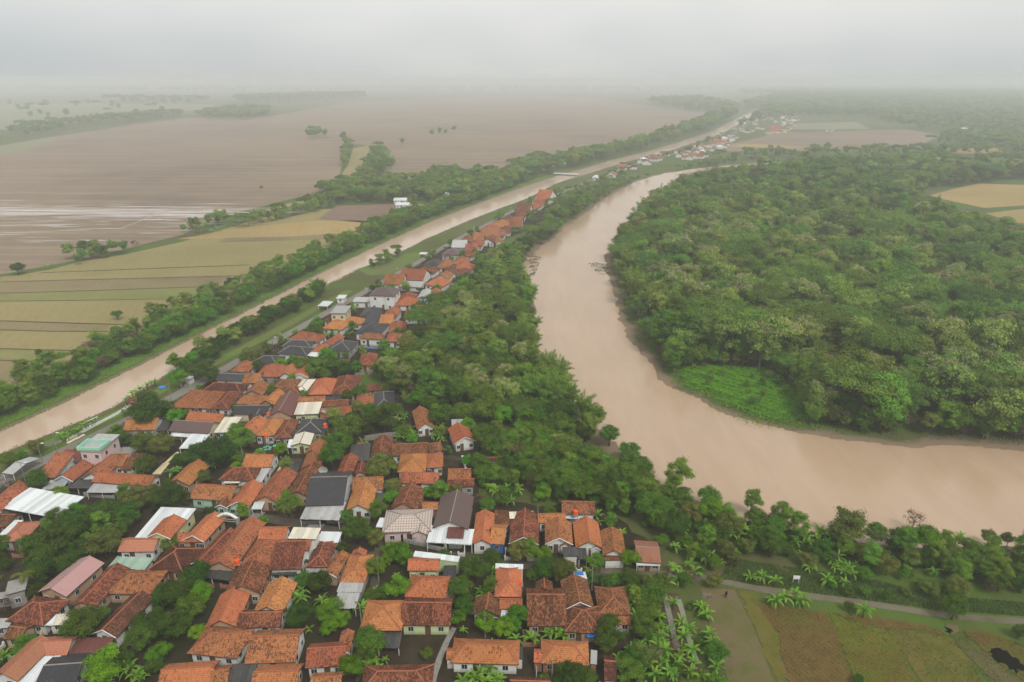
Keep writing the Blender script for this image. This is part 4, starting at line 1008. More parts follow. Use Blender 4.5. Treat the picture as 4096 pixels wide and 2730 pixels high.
Z2 = [
 ('mottled dark roofed house at the bottom|beside the concrete footpath', 'wall_white', [('h', W_, (1510, 1650, 2052, 1650, 2056, 1440, 1540, 1428), 3.0), ('gu', O, (1950, 1560, 2050, 1560, 2052, 1450, 1960, 1445), 2.6)]),
 ('terracotta house cut by the bottom edge|left of the bright bushy tree', 'wall_tan', [('gu', T, (1090, 1650, 1342, 1650, 1336, 1492, 1120, 1490), 3.0)]),
 ('L-shaped terracotta house with white front|beside the dark green pond yard', 'wall_white', [('gu', T, (1075, 1435, 1362, 1442, 1385, 1245, 1090, 1262), 3.0), ('gv', T, (1290, 1330, 1415, 1330, 1428, 1165, 1350, 1162), 3.0)]),
 ('two-toned terracotta house|half clean orange and half mottled', 'wall_white', [('gu', T, (610, 1390, 962, 1416, 1030, 1152, 650, 1147), 3.2)]),
 ('white-walled hipped terracotta house|with pale plinth wall at lower left', 'wall_white', [('h', T, (100, 1330, 498, 1366, 616, 1147, 285, 1122), 3.0)]),
 ('bright orange house at the bottom edge|left of the dark sheet roof', 'wall_tan', [('gu', O, (-115, 1610, 300, 1590, 322, 1422, -48, 1402), 3.0), ('gu', T, (292, 1610, 425, 1620, 450, 1440, 322, 1432), 2.8)]),
 ('dark corrugated shed|between two orange roofs at the bottom edge', 'wall_grey', [('m', MD, (420, 1600, 632, 1600, 642, 1440, 470, 1440), 2.6, .12)], 'shed', 'shed'),
 ('orange gabled house at the bottom edge|right of the dark corrugated shed', 'wall_tan', [('gu', O, (630, 1650, 962, 1650, 1022, 1432, 680, 1430), 3.0)]),
 ('double house with white front bargeboard|maroon roof behind and mottled orange roof in front', 'wall_tan', [('gv', O, (265, 1112, 522, 1126, 562, 872, 372, 852), 3.0), ('gv', W_, (420, 850, 690, 850, 757, 652, 500, 642), 3.3)]),
 ('clean orange L-shaped house|beside the double house with white bargeboard', 'wall_white', [('gu', W_, (525, 1120, 848, 1126, 872, 990, 552, 975), 3.0), ('gv', O, (640, 1000, 870, 1010, 960, 785, 765, 762), 3.2)]),
 ('narrow orange house with stepped grey sheets|running down to the bright tree', 'wall_grey', [('h', O, (1340, 752, 1522, 757, 1592, 552, 1408, 542), 3.2), ('gv', T, (1418, 552, 1535, 552, 1535, 512, 1440, 505), 3.2), ('m', MG, (1296, 962, 1452, 977, 1482, 845, 1310, 830), 2.5, .08, 'p'), ('m', MG, (1312, 835, 1490, 845, 1520, 762, 1336, 757), 2.9, .08)]),
 ('square bright orange hipped house|with a dark open shed in front', 'wall_tan', [('h', O, (1508, 1132, 1822, 1156, 1846, 917, 1550, 912), 3.2), ('m', MD, (1650, 1275, 1802, 1300, 1816, 1175, 1650, 1165), 2.4, .05, 'p')]),
 ('little orange gabled outhouse|leaning beside the narrow orange house', 'wall_tan', [('gv', T, (1215, 692, 1312, 746, 1376, 542, 1290, 522), 2.8)], 'outhouse', 'outhouse'),
 ('dark red house with white sheet roof behind|and grey lean-to in front', 'wall_white', [('h', W_, (1065, 632, 1226, 637, 1300, 442, 1140, 437), 3.1), ('m', MW, (1150, 437, 1310, 442, 1332, 372, 1180, 362), 3.5, .06), ('m', MG, (1050, 692, 1212, 674, 1226, 640, 1062, 640), 2.5, .1, 'p')]),
 ('tall white-walled house stepping down in three roofs|white sheet then two terracotta slopes', 'wall_white', [('m', MC, (918, 412, 1127, 412, 1166, 342, 960, 327), 5.2, .06), ('gu', T, (890, 502, 1072, 512, 1112, 417, 900, 412), 4.6, .5), ('m', W_, (780, 652, 1012, 662, 1046, 522, 810, 517), 3.6, .4), ('m', MD, (780, 702, 962, 706, 982, 664, 790, 658), 2.6, .08, 'p')]),
 ('hipped terracotta house with pale gable end|left of the tall stepped house', 'wall_white', [('h', T, (540, 617, 762, 642, 877, 432, 668, 417), 3.2), ('gu', O, (690, 412, 882, 422, 922, 322, 710, 312), 3.4)]),
 ('longest terracotta ridge house|running back from the orange water tank', 'wall_tan', [('gv', T, (292, 638, 468, 686, 708, 292, 520, 262), 3.3)]),
 ('long mottled terracotta house|parallel to the longest ridge house on its left', 'wall_tan', [('gv', W_, (160, 607, 290, 642, 482, 392, 388, 337), 3.0), ('m', MD, (170, 700, 432, 760, 470, 690, 200, 645), 2.3, .1, 'p')]),
 ('open white-frame house with unfinished pale roof|behind a wall with grey pillars', 'wall_pink', [('h', 'roof_lattice', (1740, 340, 2032, 366, 2076, 187, 1655, 180), 3.4, .40), ('gv', 'roof_lattice', (1900, 372, 2030, 380, 2050, 260, 1930, 255), 3.2, .5, 'n'), ('m', MW, (1625, 312, 1742, 330, 1760, 262, 1648, 250), 2.8, .05, 'p')]),
 ('black-roofed house with broad grey sheet front|facing the lane beside a round tree', 'wall_white', [('gu', MK, (1075, 130, 1358, 138, 1412, -118, 1148, -122), 3.8, .40), ('m', MG, (1035, 240, 1312, 274, 1360, 140, 1072, 132), 3.0, .1, 'p')]),
 ('white-porched orange house with pointed porch|next to the black-roofed house', 'wall_white', [('gv', O, (1385, 180, 1582, 182, 1612, 8, 1440, -2), 3.2), ('gv', O, (1385, 180, 1480, 188, 1480, 140, 1395, 135), 2.7, .6, 'n'), ('m', MD, (1590, 160, 1652, 160, 1682, 62, 1612, 52), 2.6, .05, 'p'), ('gu', T, (1440, 12, 1672, 20, 1672, -82, 1452, -85), 3.3)]),
]
Z1 = [
 ('orange L-shaped house with white gable wall|near the white archway', 'wall_tan', [('gv', O, (1500, 412, 1650, 442, 1792, 257, 1655, 222), 3.2), ('gu', O, (1435, 432, 1640, 447, 1652, 375, 1468, 355), 2.9)]),
 ('pale yellow house with big white sheet roof|and small terracotta roof on top', 'wall_yellow', [('m', MW, (1095, 398, 1392, 412, 1546, 197, 1310, 180), 3.6, .05), ('gv', O, (1195, 402, 1385, 410, 1465, 282, 1320, 240), 4.3, .5)]),
 ('pinkish terracotta house above a green flat roof|with white-washed front wall', 'wall_white', [('gu', P_, (985, 502, 1228, 526, 1302, 407, 1030, 402), 3.2), ('m', 'metal_green', (862, 652, 1162, 657, 1222, 577, 960, 562), 2.6, .04)]),
 ('brown weathered hipped house|right of the green flat roof', 'wall_tan', [('h', S_, (1168, 652, 1500, 682, 1602, 492, 1420, 477), 3.0)]),
 ('house with torn pink roof|showing dark gaps and white eaves', 'wall_tan', [('gv', 'metal_pink', (350, 832, 540, 882, 792, 632, 622, 567), 3.3, .45)]),
 ('long brown ridge house|right of the torn pink roof', 'wall_tan', [('gv', W_, (560, 952, 802, 962, 987, 672, 890, 642), 3.2)]),
 ('wide rust-orange house|above the small inner yard at lower left', 'wall_tan', [('h', T, (930, 822, 1202, 882, 1322, 682, 980, 662), 3.0)]),
 ('sooty ridge house with white rounded gable|beside the dark tree row', 'wall_white', [('gv', S_, (750, 1162, 962, 1202, 1192, 902, 1080, 862), 3.2)]),
 ('broad brown roofed house with white side sheets|at lower left', 'wall_white', [('h', W_, (80, 1072, 342, 1112, 537, 922, 280, 867), 3.0), ('m', MW, (345, 1112, 422, 1092, 482, 967, 400, 990), 2.8, .05, 'p'), ('m', MC, (395, 1102, 537, 1112, 542, 1032, 460, 1022), 2.6, .05)]),
 ('small brown tiled hut|left of the big pinkish roof', 'wall_tan', [('gu', W_, (40, 1212, 152, 1232, 282, 1112, 150, 1097), 2.8)], 'hut', 'hut'),
 ('big pinkish terracotta house|with white sheet patio in the lower left corner', 'wall_white', [('gv', P_, (10, 1542, 142, 1570, 362, 1322, 262, 1142), 3.4), ('gu', P_, (340, 1322, 542, 1382, 602, 1222, 345, 1182), 3.2), ('m', MW, (110, 1580, 302, 1580, 482, 1372, 340, 1332), 2.8, .06, 'p')]),
 ('black and maroon roofed house|right of the big pinkish house', 'wall_grey', [('gu', MK, (310, 1570, 602, 1570, 722, 1345, 440, 1352), 3.0, .3), ('m', 'metal_maroon', (590, 1322, 832, 1342, 917, 1222, 620, 1232), 2.8, .12)]),
 ('unfinished concrete house|behind the palm at the left edge', 'wall_concrete', [('f', 'wall_concrete', (95, 842, 222, 832, 200, 745, 20, 745), 4.0), ('f', 'wall_concrete', (-60, 900, 90, 890, 95, 850, -60, 840), 2.6)]),
 ('small flat glass-roofed box house|at the left edge', 'wall_grey', [('m', MG, (-40, 1130, 60, 1135, 100, 1075, 0, 1045), 2.8, .05)]),
 ('pinkish roofed house with white side sheet|below the big white hall roof', 'wall_grey', [('h', P_, (50, 422, 202, 442, 302, 292, 130, 272), 3.0), ('m', MW, (12, 372, 62, 412, 152, 272, 130, 260), 2.8, .05, 'p')]),
 ('big white sheet-roofed hall|with open dark front behind the tree row', 'wall_white', [('m', MW, (20, 172, 402, 217, 742, 82, 202, 37), 3.6, .05, 'p')], 'hall', 'hall'),
 ('white-walled terracotta house at the left edge|with two dark square windows', 'wall_white', [('gv', T, (-70, 190, 10, 200, 190, 22, 70, -60), 3.6)]),
 ('dark brown roof corner|cut by the left edge below the white hall', 'wall_tan', [('gu', S_, (-120, 330, 60, 300, 200, 230, 0, 190), 2.6)]),
]
ZA = [
 ('white and pink two-storey house with mint parapet|on the canal road', 'wall_pink', [('f', 'metal_grey', (655, 795, 805, 815, 940, 690, 780, 672), 6.6, None, 'w:wall_pink')]),
 ('low house with deep red sheet roof|beside the two-storey pink house', 'wall_white', [('m', MR, (455, 876, 612, 892, 692, 822, 540, 812), 3.2, .1), ('m', 'metal_maroon', (620, 892, 732, 906, 832, 817, 690, 802), 3.5, .1)]),
 ('terracotta house in front of the red sheet roof|close to the canal road', 'wall_white', [('m', T, (340, 1012, 422, 1036, 612, 902, 450, 882), 3.0, .3)]),
 ('terracotta gabled house with grey lean-to|second from the red sheet roof', 'wall_sky', [('gv', T, (470, 1042, 592, 1062, 722, 942, 610, 907), 3.0), ('m', MG, (360, 1112, 492, 1132, 542, 1062, 402, 1062), 2.4, .1, 'p')]),
 ('terracotta house with white end wall|behind the long white-edged house', 'wall_white', [('gv', T, (690, 1032, 832, 1040, 960, 912, 790, 880), 3.0), ('m', T, (850, 920, 1000, 960, 1010, 870, 840, 858), 3.2, .2)]),
 ('long white-edged orange house|with grey sheet front beside the olive trees', 'wall_white', [('gu', O, (775, 1067, 1152, 1087, 1332, 1012, 820, 987), 3.2), ('m', MG, (710, 1137, 952, 1157, 962, 1092, 770, 1077), 2.5, .1, 'p')]),
 ('dark collapsed shed roof|between the grey lean-to and the long white-edged house', 'wall_grey', [('m', MD, (500, 1112, 742, 1112, 762, 1042, 640, 1042), 2.3, .08, 'p')], 'shed', 'shed'),
 ('brown lean-to roof|behind the bananas near the two-storey pink house', 'wall_white', [('m', W_, (980, 952, 1062, 987, 1112, 872, 1082, 852), 2.8, .2)], 'shed', 'shed'),
 ('walled concrete yard|with broken white rubble behind the pink house', 'wall_concrete', [('f', 'wall_concrete', (920, 860, 1062, 872, 1090, 790, 985, 775), 1.3, None, 'n')], 'yard_wall', 'wall'),
 ('orange house with black side roofs|on the canal road under two lamps', 'wall_white', [('gu', O, (1030, 637, 1237, 652, 1312, 560, 1060, 556), 3.2), ('m', MD, (930, 648, 1026, 652, 1052, 588, 1000, 588), 2.6, .05, 'p'), ('m', MD, (1242, 652, 1382, 642, 1342, 562, 1312, 562), 2.4, .1, 'p')]),
 ('purplish brown gabled house|with white sheet patio beside the big round tree', 'wall_cream', [('gu', MBR, (1400, 642, 1662, 682, 1752, 592, 1450, 562), 3.4, .5), ('m', MW, (1372, 692, 1542, 702, 1562, 672, 1420, 647), 2.7, .1, 'p'), ('m', MW, (1450, 787, 1592, 792, 1684, 690, 1540, 692), 2.7, .06, 'p')]),
 ('orange house behind the purplish gabled house|with small front gable', 'wall_tan', [('gu', O, (1505, 562, 1762, 592, 1832, 522, 1580, 502), 3.0)]),
 ('pale cream sheet roof|right of the purplish gabled house', 'wall_sky', [('m', MC, (1735, 662, 1862, 662, 1942, 557, 1800, 557), 2.9, .06)], 'shed', 'shed'),
 ('cream-walled hipped house|first of three hipped roofs by the canal road', 'wall_cream', [('h', T, (1380, 457, 1542, 468, 1682, 342, 1530, 332), 3.0)]),
 ('middle one of three hipped terracotta houses|by the canal road', 'wall_white', [('h', T, (1560, 462, 1702, 472, 1790, 352, 1682, 337), 3.0)]),
 ('sooty hipped house|last of three hipped roofs by the canal road', 'wall_white', [('h', W_, (1715, 467, 1842, 482, 1932, 352, 1800, 342), 3.0)]),
 ('dark mottled hipped house with grey side gutter|behind the three hipped roofs', 'wall_white', [('h', S_, (1660, 332, 1932, 347, 1982, 292, 1700, 257), 3.0)]),
 ('black low roof beside the canal road|next to the dark mottled hipped house', 'wall_white', [('gu', MK, (1750, 242, 1962, 252, 2012, 192, 1810, 177), 3.2, .3), ('gu', T, (1960, 262, 2090, 270, 2120, 205, 2010, 195), 3.0)]),
 ('terracotta house facing the canal road|behind the black low roof', 'wall_white', [('h', T, (1868, 172, 2002, 177, 2060, 107, 1940, 97), 3.0)]),
 ('plain orange gabled barn|alone beside banana plants', 'wall_tan', [('gv', O, (1390, 1052, 1522, 1116, 1662, 927, 1510, 922), 3.0)]),
]
ZB = [
 ('terracotta house with maroon porch roof|on the lane near the archway', 'wall_mint', [('gu', T, (360, 1387, 632, 1420, 742, 1302, 420, 1277), 3.2), ('gv', W_, (520, 1470, 640, 1475, 690, 1370, 600, 1350), 2.9)]),
 ('mint-fronted house with white roof edge|and small pointed porch', 'wall_mint', [('gv', O, (640, 1452, 822, 1472, 872, 1302, 762, 1272), 3.2), ('gv', T, (720, 1475, 800, 1480, 815, 1420, 740, 1415), 2.7, .6, 'n')]),
 ('dark mottled house with grey side sheet|and white porch strip', 'wall_white', [('h', W_, (590, 1232, 832, 1267, 892, 1152, 630, 1142), 3.0), ('m', MG, (832, 1272, 892, 1282, 962, 1162, 902, 1147), 2.8, .05), ('m', MC, (600, 1270, 722, 1276, 722, 1242, 610, 1240), 2.6, .1, 'p')]),
 ('terracotta gabled house with white side wall|beside the mat-drying yard', 'wall_white', [('gu', O, (760, 1132, 962, 1147, 1027, 1047, 820, 1037), 3.2)]),
 ('long terracotta ridge house|behind the tilted white canopy', 'wall_tan', [('gv', T, (870, 1402, 1032, 1432, 1172, 1202, 1000, 1187), 3.2)]),
 ('mottled ridge house beside the round tree|left of the black roof', 'wall_tan', [('gv', W_, (1130, 1372, 1292, 1382, 1372, 1162, 1220, 1132), 3.2)]),
 ('narrow terracotta row house with paved side yard|behind the mottled ridge house', 'wall_tan', [('gv', T, (1222, 1150, 1372, 1160, 1382, 1042, 1262, 1042), 3.3)]),
 ('small terracotta gable with white slab|beside the pale green house', 'wall_tan', [('gv', T, (1252, 1032, 1382, 1042, 1407, 952, 1310, 937), 3.2)]),
 ('orange ridge house behind the black roof|next to the sheet roofed shed', 'wall_tan', [('gv', T, (1500, 1202, 1642, 1212, 1657, 1067, 1560, 1062), 3.2)]),
 ('small terracotta gable behind the olive tree|between two ridge houses', 'wall_tan', [('gv', W_, (1640, 1202, 1752, 1202, 1732, 1122, 1670, 1122), 2.8)]),
 ('dark sheet-roofed shed|with one small tiled corner behind', 'wall_grey', [('m', MD, (1610, 1092, 1772, 1097, 1752, 982, 1620, 977), 2.8, .08), ('gu', O, (1670, 977, 1732, 980, 1722, 950, 1670, 950), 2.8)], 'shed', 'shed'),
 ('terracotta pair house behind the dark cracked roof|left half', 'wall_tan', [('h', T, (700, 632, 802, 637, 842, 577, 730, 577), 3.0)]),
 ('terracotta pair house behind the dark cracked roof|right half', 'wall_tan', [('h', T, (795, 637, 932, 642, 952, 582, 842, 577), 3.0)]),
 ('bright orange ridge with skylight|left of the shiny dark red roof', 'wall_tan', [('gv', O, (900, 632, 1002, 647, 1072, 562, 982, 537), 3.2)]),
 ('dark cracked black roof with cream front gable|in the village middle', 'wall_cream', [('gu', MK, (680, 712, 932, 717, 977, 647, 720, 642), 3.2, .4), ('gv', MK, (820, 742, 912, 745, 930, 680, 850, 678), 3.0, .5)]),
 ('shiny dark red metal-tiled house|with white front gable', 'wall_tan', [('gv', MM, (970, 727, 1152, 737, 1197, 582, 1040, 577), 3.4, .55)]),
 ('pale green house with whitish sheet roof|right of the dark red metal roof', 'wall_green', [('m', MC, (1175, 715, 1355, 718, 1372, 632, 1190, 637), 3.6, .05)]),
 ('narrow terracotta strip house|behind the pale green house', 'wall_tan', [('gu', T, (1200, 632, 1407, 634, 1407, 582, 1200, 587), 3.2)]),
 ('light blue walled terracotta house|with satellite dish', 'wall_sky', [('gu', T, (1380, 752, 1617, 722, 1617, 662, 1380, 682), 3.0), ('gu', W_, (1395, 657, 1602, 647, 1592, 607, 1410, 617), 3.2)]),
 ('terracotta house with long white side wall|behind the big round tree', 'wall_white', [('gv', O, (755, 842, 852, 912, 912, 782, 800, 742), 3.2)]),
 ('orange hipped house with tank tower|facing the green-littered yard', 'wall_white', [('h', O, (870, 887, 1002, 892, 1062, 772, 930, 747), 3.2)]),
 ('half sooty hipped house|right of the orange house with tank tower', 'wall_grey', [('h', W_, (1018, 907, 1132, 907, 1192, 772, 1070, 767), 3.2)]),
 ('slate black hipped house|behind the pale gabled house', 'wall_grey', [('h', MK, (1188, 867, 1392, 872, 1402, 762, 1222, 762), 3.2, .5)]),
 ('white-roofed pale lime house|beside the green-littered yard', 'wall_green', [('gv', MC, (1138, 972, 1282, 962, 1317, 882, 1170, 882), 3.2, .3), ('m', MW, (1100, 1000, 1140, 1000, 1165, 920, 1125, 918), 2.6, .1, 'p')]),
 ('terracotta hipped house with pale ridges|left of the slate roof with white edge', 'wall_tan', [('h', T, (1655, 672, 1807, 677, 1802, 567, 1660, 567), 3.0)]),
 ('slate roof with white ladder edge|at the grove border', 'wall_white', [('h', MK, (1808, 672, 1972, 662, 1952, 542, 1800, 552), 3.1, .5)]),
 ('pinkish walled double roof house|orange left and mottled right', 'wall_tan', [('h', O, (1290, 552, 1472, 562, 1502, 442, 1330, 442), 3.2), ('h', W_, (1468, 547, 1662, 562, 1672, 422, 1510, 422), 3.3), ('m', MD, (1410, 605, 1555, 598, 1555, 570, 1412, 572), 2.4, .1, 'p')]),
 ('whitish metal hipped house|between terracotta roofs and the double roof', 'wall_white', [('h', MC, (1175, 522, 1272, 542, 1307, 442, 1230, 432), 3.3, .4)]),
 ('terracotta house in front of the twin white gables|upper one of two', 'wall_tan', [('h', W_, (1000, 502, 1192, 512, 1202, 452, 1040, 447), 3.0)]),
 ('terracotta house in front of the twin white gables|lower one of two', 'wall_tan', [('h', W_, (980, 562, 1212, 572, 1217, 508, 1010, 503), 3.0)]),
 ('terracotta ridge house with dark doorway|above the shiny dark red roof', 'wall_tan', [('gv', T, (765, 560, 905, 570, 960, 490, 830, 480), 3.1)]),
 ('hipped house with long grey front canopy|left of the twin white gables', 'wall_concrete', [('h', T, (860, 412, 1042, 417, 1097, 337, 920, 327), 3.6)]),
 ('twin white-gabled terracotta house|near the dark hedge of trees', 'wall_white', [('gv', O, (1045, 417, 1152, 412, 1192, 347, 1080, 337), 3.2), ('gv', O, (1150, 422, 1277, 422, 1317, 347, 1200, 337), 3.3)]),
 ('black hipped house with white walls|on the canal road bend', 'wall_white', [('h', MK, (835, 302, 1002, 317, 1084, 257, 890, 242), 3.2, .4)]),
 ('large double black roofed house|with white sheet carport', 'wall_white', [('h', MK, (1060, 227, 1247, 247, 1312, 192, 1090, 167), 3.3, .45), ('h', MK, (1070, 175, 1282, 178, 1322, 132, 1110, 127), 3.6, .45), ('m', MW, (1265, 242, 1342, 262, 1387, 222, 1312, 212), 2.8, .05, 'p')]),
 ('broad terracotta house behind the double black roof|on the canal road', 'wall_white', [('h', T, (1145, 122, 1332, 142, 1407, 97, 1195, 54), 3.2)]),
 ('small bright orange roof|right of the double black roof', 'wall_tan', [('h', O, (1310, 217, 1392, 222, 1442, 172, 1340, 157), 3.0)]),
 ('little terracotta ridge house|left of the square slate roof', 'wall_white', [('gv', T, (1390, 152, 1472, 167, 1542, 102, 1490, 82), 3.0)]),
 ('square slate roofed house with grey walls|above the green trees', 'wall_grey', [('h', MK, (1450, 197, 1602, 212, 1667, 142, 1500, 132), 3.6, .45)]),
 ('white-walled terracotta house with dark windows|beside the blue tarp', 'wall_white', [('h', T, (1690, 107, 1862, 117, 1884, 87, 1720, 70), 3.4)]),
 ('terracotta house right of the white-walled one|at the grove edge', 'wall_white', [('h', T, (1903, 137, 2012, 132, 2027, 77, 1910, 77), 3.2)]),
 ('lone square terracotta roof in the trees|below the blue tarp', 'wall_tan', [('h', T, (1690, 322, 1812, 327, 1822, 242, 1690, 237), 3.0)]),
 ('brown lean-to at the grove edge|above the slate roof with white edge', 'wall_tan', [('m', W_, (1730, 540, 1852, 522, 1852, 492, 1730, 502), 2.6, .2)], 'shed', 'shed'),
]
ZD_ = [
 ('dark gabled house with white front truss|at the head of the long dark roof', 'wall_white', [('gv', W_, (180, 1052, 352, 1062, 322, 932, 190, 922), 3.1, .7)]),
 ('long dark tiled wing|running right from the white truss gable', 'wall_white', [('gu', W_, (350, 1052, 622, 1042, 612, 957, 350, 962), 3.0), ('gu', W_, (625, 1032, 737, 1002, 722, 947, 630, 962), 2.8)]),
 ('orange double-hipped house with white porch|below the long dark tiled wing', 'wall_white', [('h', O, (360, 1192, 612, 1165, 612, 1042, 440, 1042), 3.1), ('h', O, (615, 1147, 747, 1142, 742, 1037, 615, 1042), 3.1)]),
 ('low terracotta house|in front of the orange double-hipped house', 'wall_white', [('gu', T, (400, 1265, 702, 1280, 722, 1182, 450, 1192), 2.9)]),
 ('long sooty ridge house|behind the unfinished pale roof', 'wall_tan', [('gv', W_, (320, 1477, 552, 1482, 582, 1332, 420, 1312), 3.0)]),
 ('small orange roof behind the brown-roofed house|next to bright bushes', 'wall_tan', [('gu', O, (585, 1482, 702, 1492, 712, 1427, 590, 1422), 2.8)]),
 ('mossy rust-orange two-tier house|with grey wall at the garden edge', 'wall_grey', [('gu', W_, (790, 1302, 1002, 1302, 985, 1240, 795, 1238), 3.0), ('gu', T, (795, 1245, 972, 1245, 968, 1160, 800, 1157), 3.5)]),
 ('lone ridge house among banana clumps|with white side wall', 'wall_white', [('gv', T, (555, 842, 682, 817, 622, 702, 490, 692), 3.0, .7)]),
 ('small orange gabled house with white porch|and concrete block behind at grove edge', 'wall_white', [('gv', O, (845, 962, 987, 922, 952, 817, 795, 837), 3.2), ('m', MG, (820, 822, 912, 812, 906, 765, 820, 768), 3.4, .05)]),
 ('thin brown tiled lean-to|in the garden between grove and village', 'wall_tan', [('gu', S_, (1045, 1102, 1242, 1084, 1242, 1057, 1040, 1077), 1.8)], 'shed', 'shed'),
 ('tiny orange hut|alone inside the bamboo grove', 'wall_tan', [('gu', O, (785, 92, 828, 92, 824, 52, 790, 50), 2.4)], 'hut', 'hut'),
]
ZC_T = [  # up the canal road: (roof, wall, type, quad, eave)
 (MG, 'wall_cream', 'f', (435, 1060, 545, 1068, 572, 1010, 470, 1006), 6.4, 'beige two-storey tower house|with small windows on the canal road'),
 (W_, 'wall_white', 'h', (380, 1122, 522, 1132, 552, 1097, 430, 1082), 3),
 (O, 'wall_white', 'h', (380, 1182, 524, 1192, 567, 1142, 430, 1117), 3),
 (O, 'wall_white', 'h', (520, 1137, 662, 1152, 692, 1112, 560, 1097), 3),
 (MK, 'wall_grey', 'h', (655, 1087, 792, 1092, 812, 1027, 700, 1022), 3.2),
 (MK, 'wall_white', 'gv', (650, 1160, 772, 1150, 827, 1062, 740, 1067), 3.2),
 (T, 'wall_white', 'gv', (830, 1097, 942, 1112, 947, 1042, 870, 1032), 3.6),
 (O, 'wall_white', 'gu', (810, 1142, 902, 1142, 932, 1097, 840, 1087), 3),
 (MK, 'wall_white', 'h', (630, 1217, 802, 1227, 872, 1155, 690, 1145), 3.2),
 (T, 'wall_white', 'h', (878, 1202, 1002, 1207, 1002, 1137, 890, 1132), 3),
 (T, 'wall_white', 'gu', (1010, 1102, 1182, 1107, 1187, 1057, 1020, 1052), 3),
 (O, 'wall_white', 'gu', (1088, 1057, 1207, 1062, 1207, 1020, 1105, 1017), 3),
 (MBR, 'wall_white', 'h', (740, 925, 905, 932, 965, 880, 770, 870), 6.2, 'white two-storey house with dark brown roof|tallest white house on canal road'),
 (MG, 'wall_white', 'f', (605, 975, 792, 982, 792, 942, 620, 940), 3.2),
 (O, 'wall_white', 'h', (925, 1002, 1087, 1007, 1097, 957, 960, 957), 3),
 (T, 'wall_white', 'h', (960, 957, 1085, 960, 1092, 920, 965, 917), 3),
 (MG, 'wall_sky', 'gv', (1100, 947, 1182, 952, 1197, 892, 1130, 887), 3.2),
 (O, 'wall_white', 'gv', (1180, 947, 1287, 947, 1262, 892, 1200, 887), 3),
 (T, 'wall_white', 'gu', (855, 842, 992, 847, 1007, 797, 865, 787), 3),
 (T, 'wall_white', 'gu', (970, 802, 1132, 812, 1192, 762, 1010, 747), 3.2),
 (MG, 'wall_white', 'm', (970, 857, 1122, 867, 1142, 837, 985, 827), 2.8),
 (O, 'wall_white', 'h', (1150, 847, 1312, 857, 1335, 820, 1230, 797), 3),
 (W_, 'wall_white', 'h', (1080, 747, 1212, 762, 1262, 727, 1120, 717), 3),
 (MK, 'wall_pink', 'h', (1160, 692, 1272, 707, 1302, 662, 1190, 652), 3.2),
 (T, 'wall_pink', 'h', (1250, 717, 1352, 712, 1372, 672, 1270, 657), 3.2),
 (T, 'wall_white', 'gv', (1240, 792, 1342, 807, 1352, 767, 1270, 757), 3),
 (W_, 'wall_white', 'h', (1300, 762, 1402, 752, 1402, 712, 1310, 717), 3),
 (T, 'wall_white', 'h', (1380, 682, 1482, 692, 1492, 642, 1390, 642), 3),
 (O, 'wall_white', 'h', (1390, 722, 1532, 727, 1532, 692, 1400, 692), 3),
 (W_, 'wall_white', 'h', (1405, 762, 1500, 765, 1505, 730, 1420, 728), 3),
 (MBR, 'wall_white', 'h', (1298, 612, 1422, 622, 1452, 582, 1320, 572), 3.4),
 (MG, 'wall_white', 'gu', (1365, 557, 1472, 562, 1482, 522, 1380, 517), 3.2),
 (W_, 'wall_white', 'h', (1430, 612, 1532, 642, 1532, 602, 1450, 597), 3),
 (T, 'wall_white', 'gu', (1470, 587, 1562, 587, 1562, 557, 1470, 552), 3),
 (T, 'wall_white', 'h', (1440, 512, 1532, 517, 1532, 477, 1450, 477), 3),
 (T, 'wall_white', 'h', (1510, 547, 1602, 552, 1602, 512, 1530, 507), 3),
 (T, 'wall_white', 'gu', (1520, 507, 1602, 502, 1612, 472, 1530, 470), 3),
 (W_, 'wall_white', 'gv', (1600, 512, 1692, 527, 1702, 487, 1620, 482), 3),
 (T, 'wall_white', 'gv', (1690, 532, 1752, 522, 1752, 492, 1690, 492), 3),
 (T, 'wall_white', 'h', (1570, 467, 1702, 482, 1722, 447, 1580, 437), 3),
 (T, 'wall_white', 'h', (1580, 432, 1702, 442, 1722, 402, 1620, 397), 3),
 (T, 'wall_white', 'h', (1700, 465, 1770, 468, 1780, 435, 1715, 432), 3),
 (O, 'wall_white', 'h', (1665, 397, 1802, 412, 1802, 372, 1680, 364), 3),
 (W_, 'wall_white', 'h', (1740, 442, 1812, 442, 1822, 407, 1740, 402), 3),
 (T, 'wall_white', 'gu', (1820, 412, 1902, 412, 1902, 362, 1830, 352), 3),
 (W_, 'wall_white', 'h', (1740, 362, 1842, 372, 1852, 337, 1760, 332), 3),
 (W_, 'wall_white', 'h', (1830, 342, 1922, 347, 1922, 307, 1850, 302), 3),
 (W_, 'wall_white', 'gu', (1860, 302, 1962, 307, 1972, 267, 1880, 262), 3),
 (T, 'wall_white', 'h', (1900, 262, 2012, 272, 2042, 237, 1940, 227), 3),
 (T, 'wall_white', 'h', (1960, 227, 2062, 237, 2092, 202, 1990, 197), 3),
 (O, 'wall_white', 'gu', (2020, 200, 2112, 215, 2142, 172, 2060, 162), 3.4, 'big gabled terracotta barn|at the far end of the canal road row'),
]
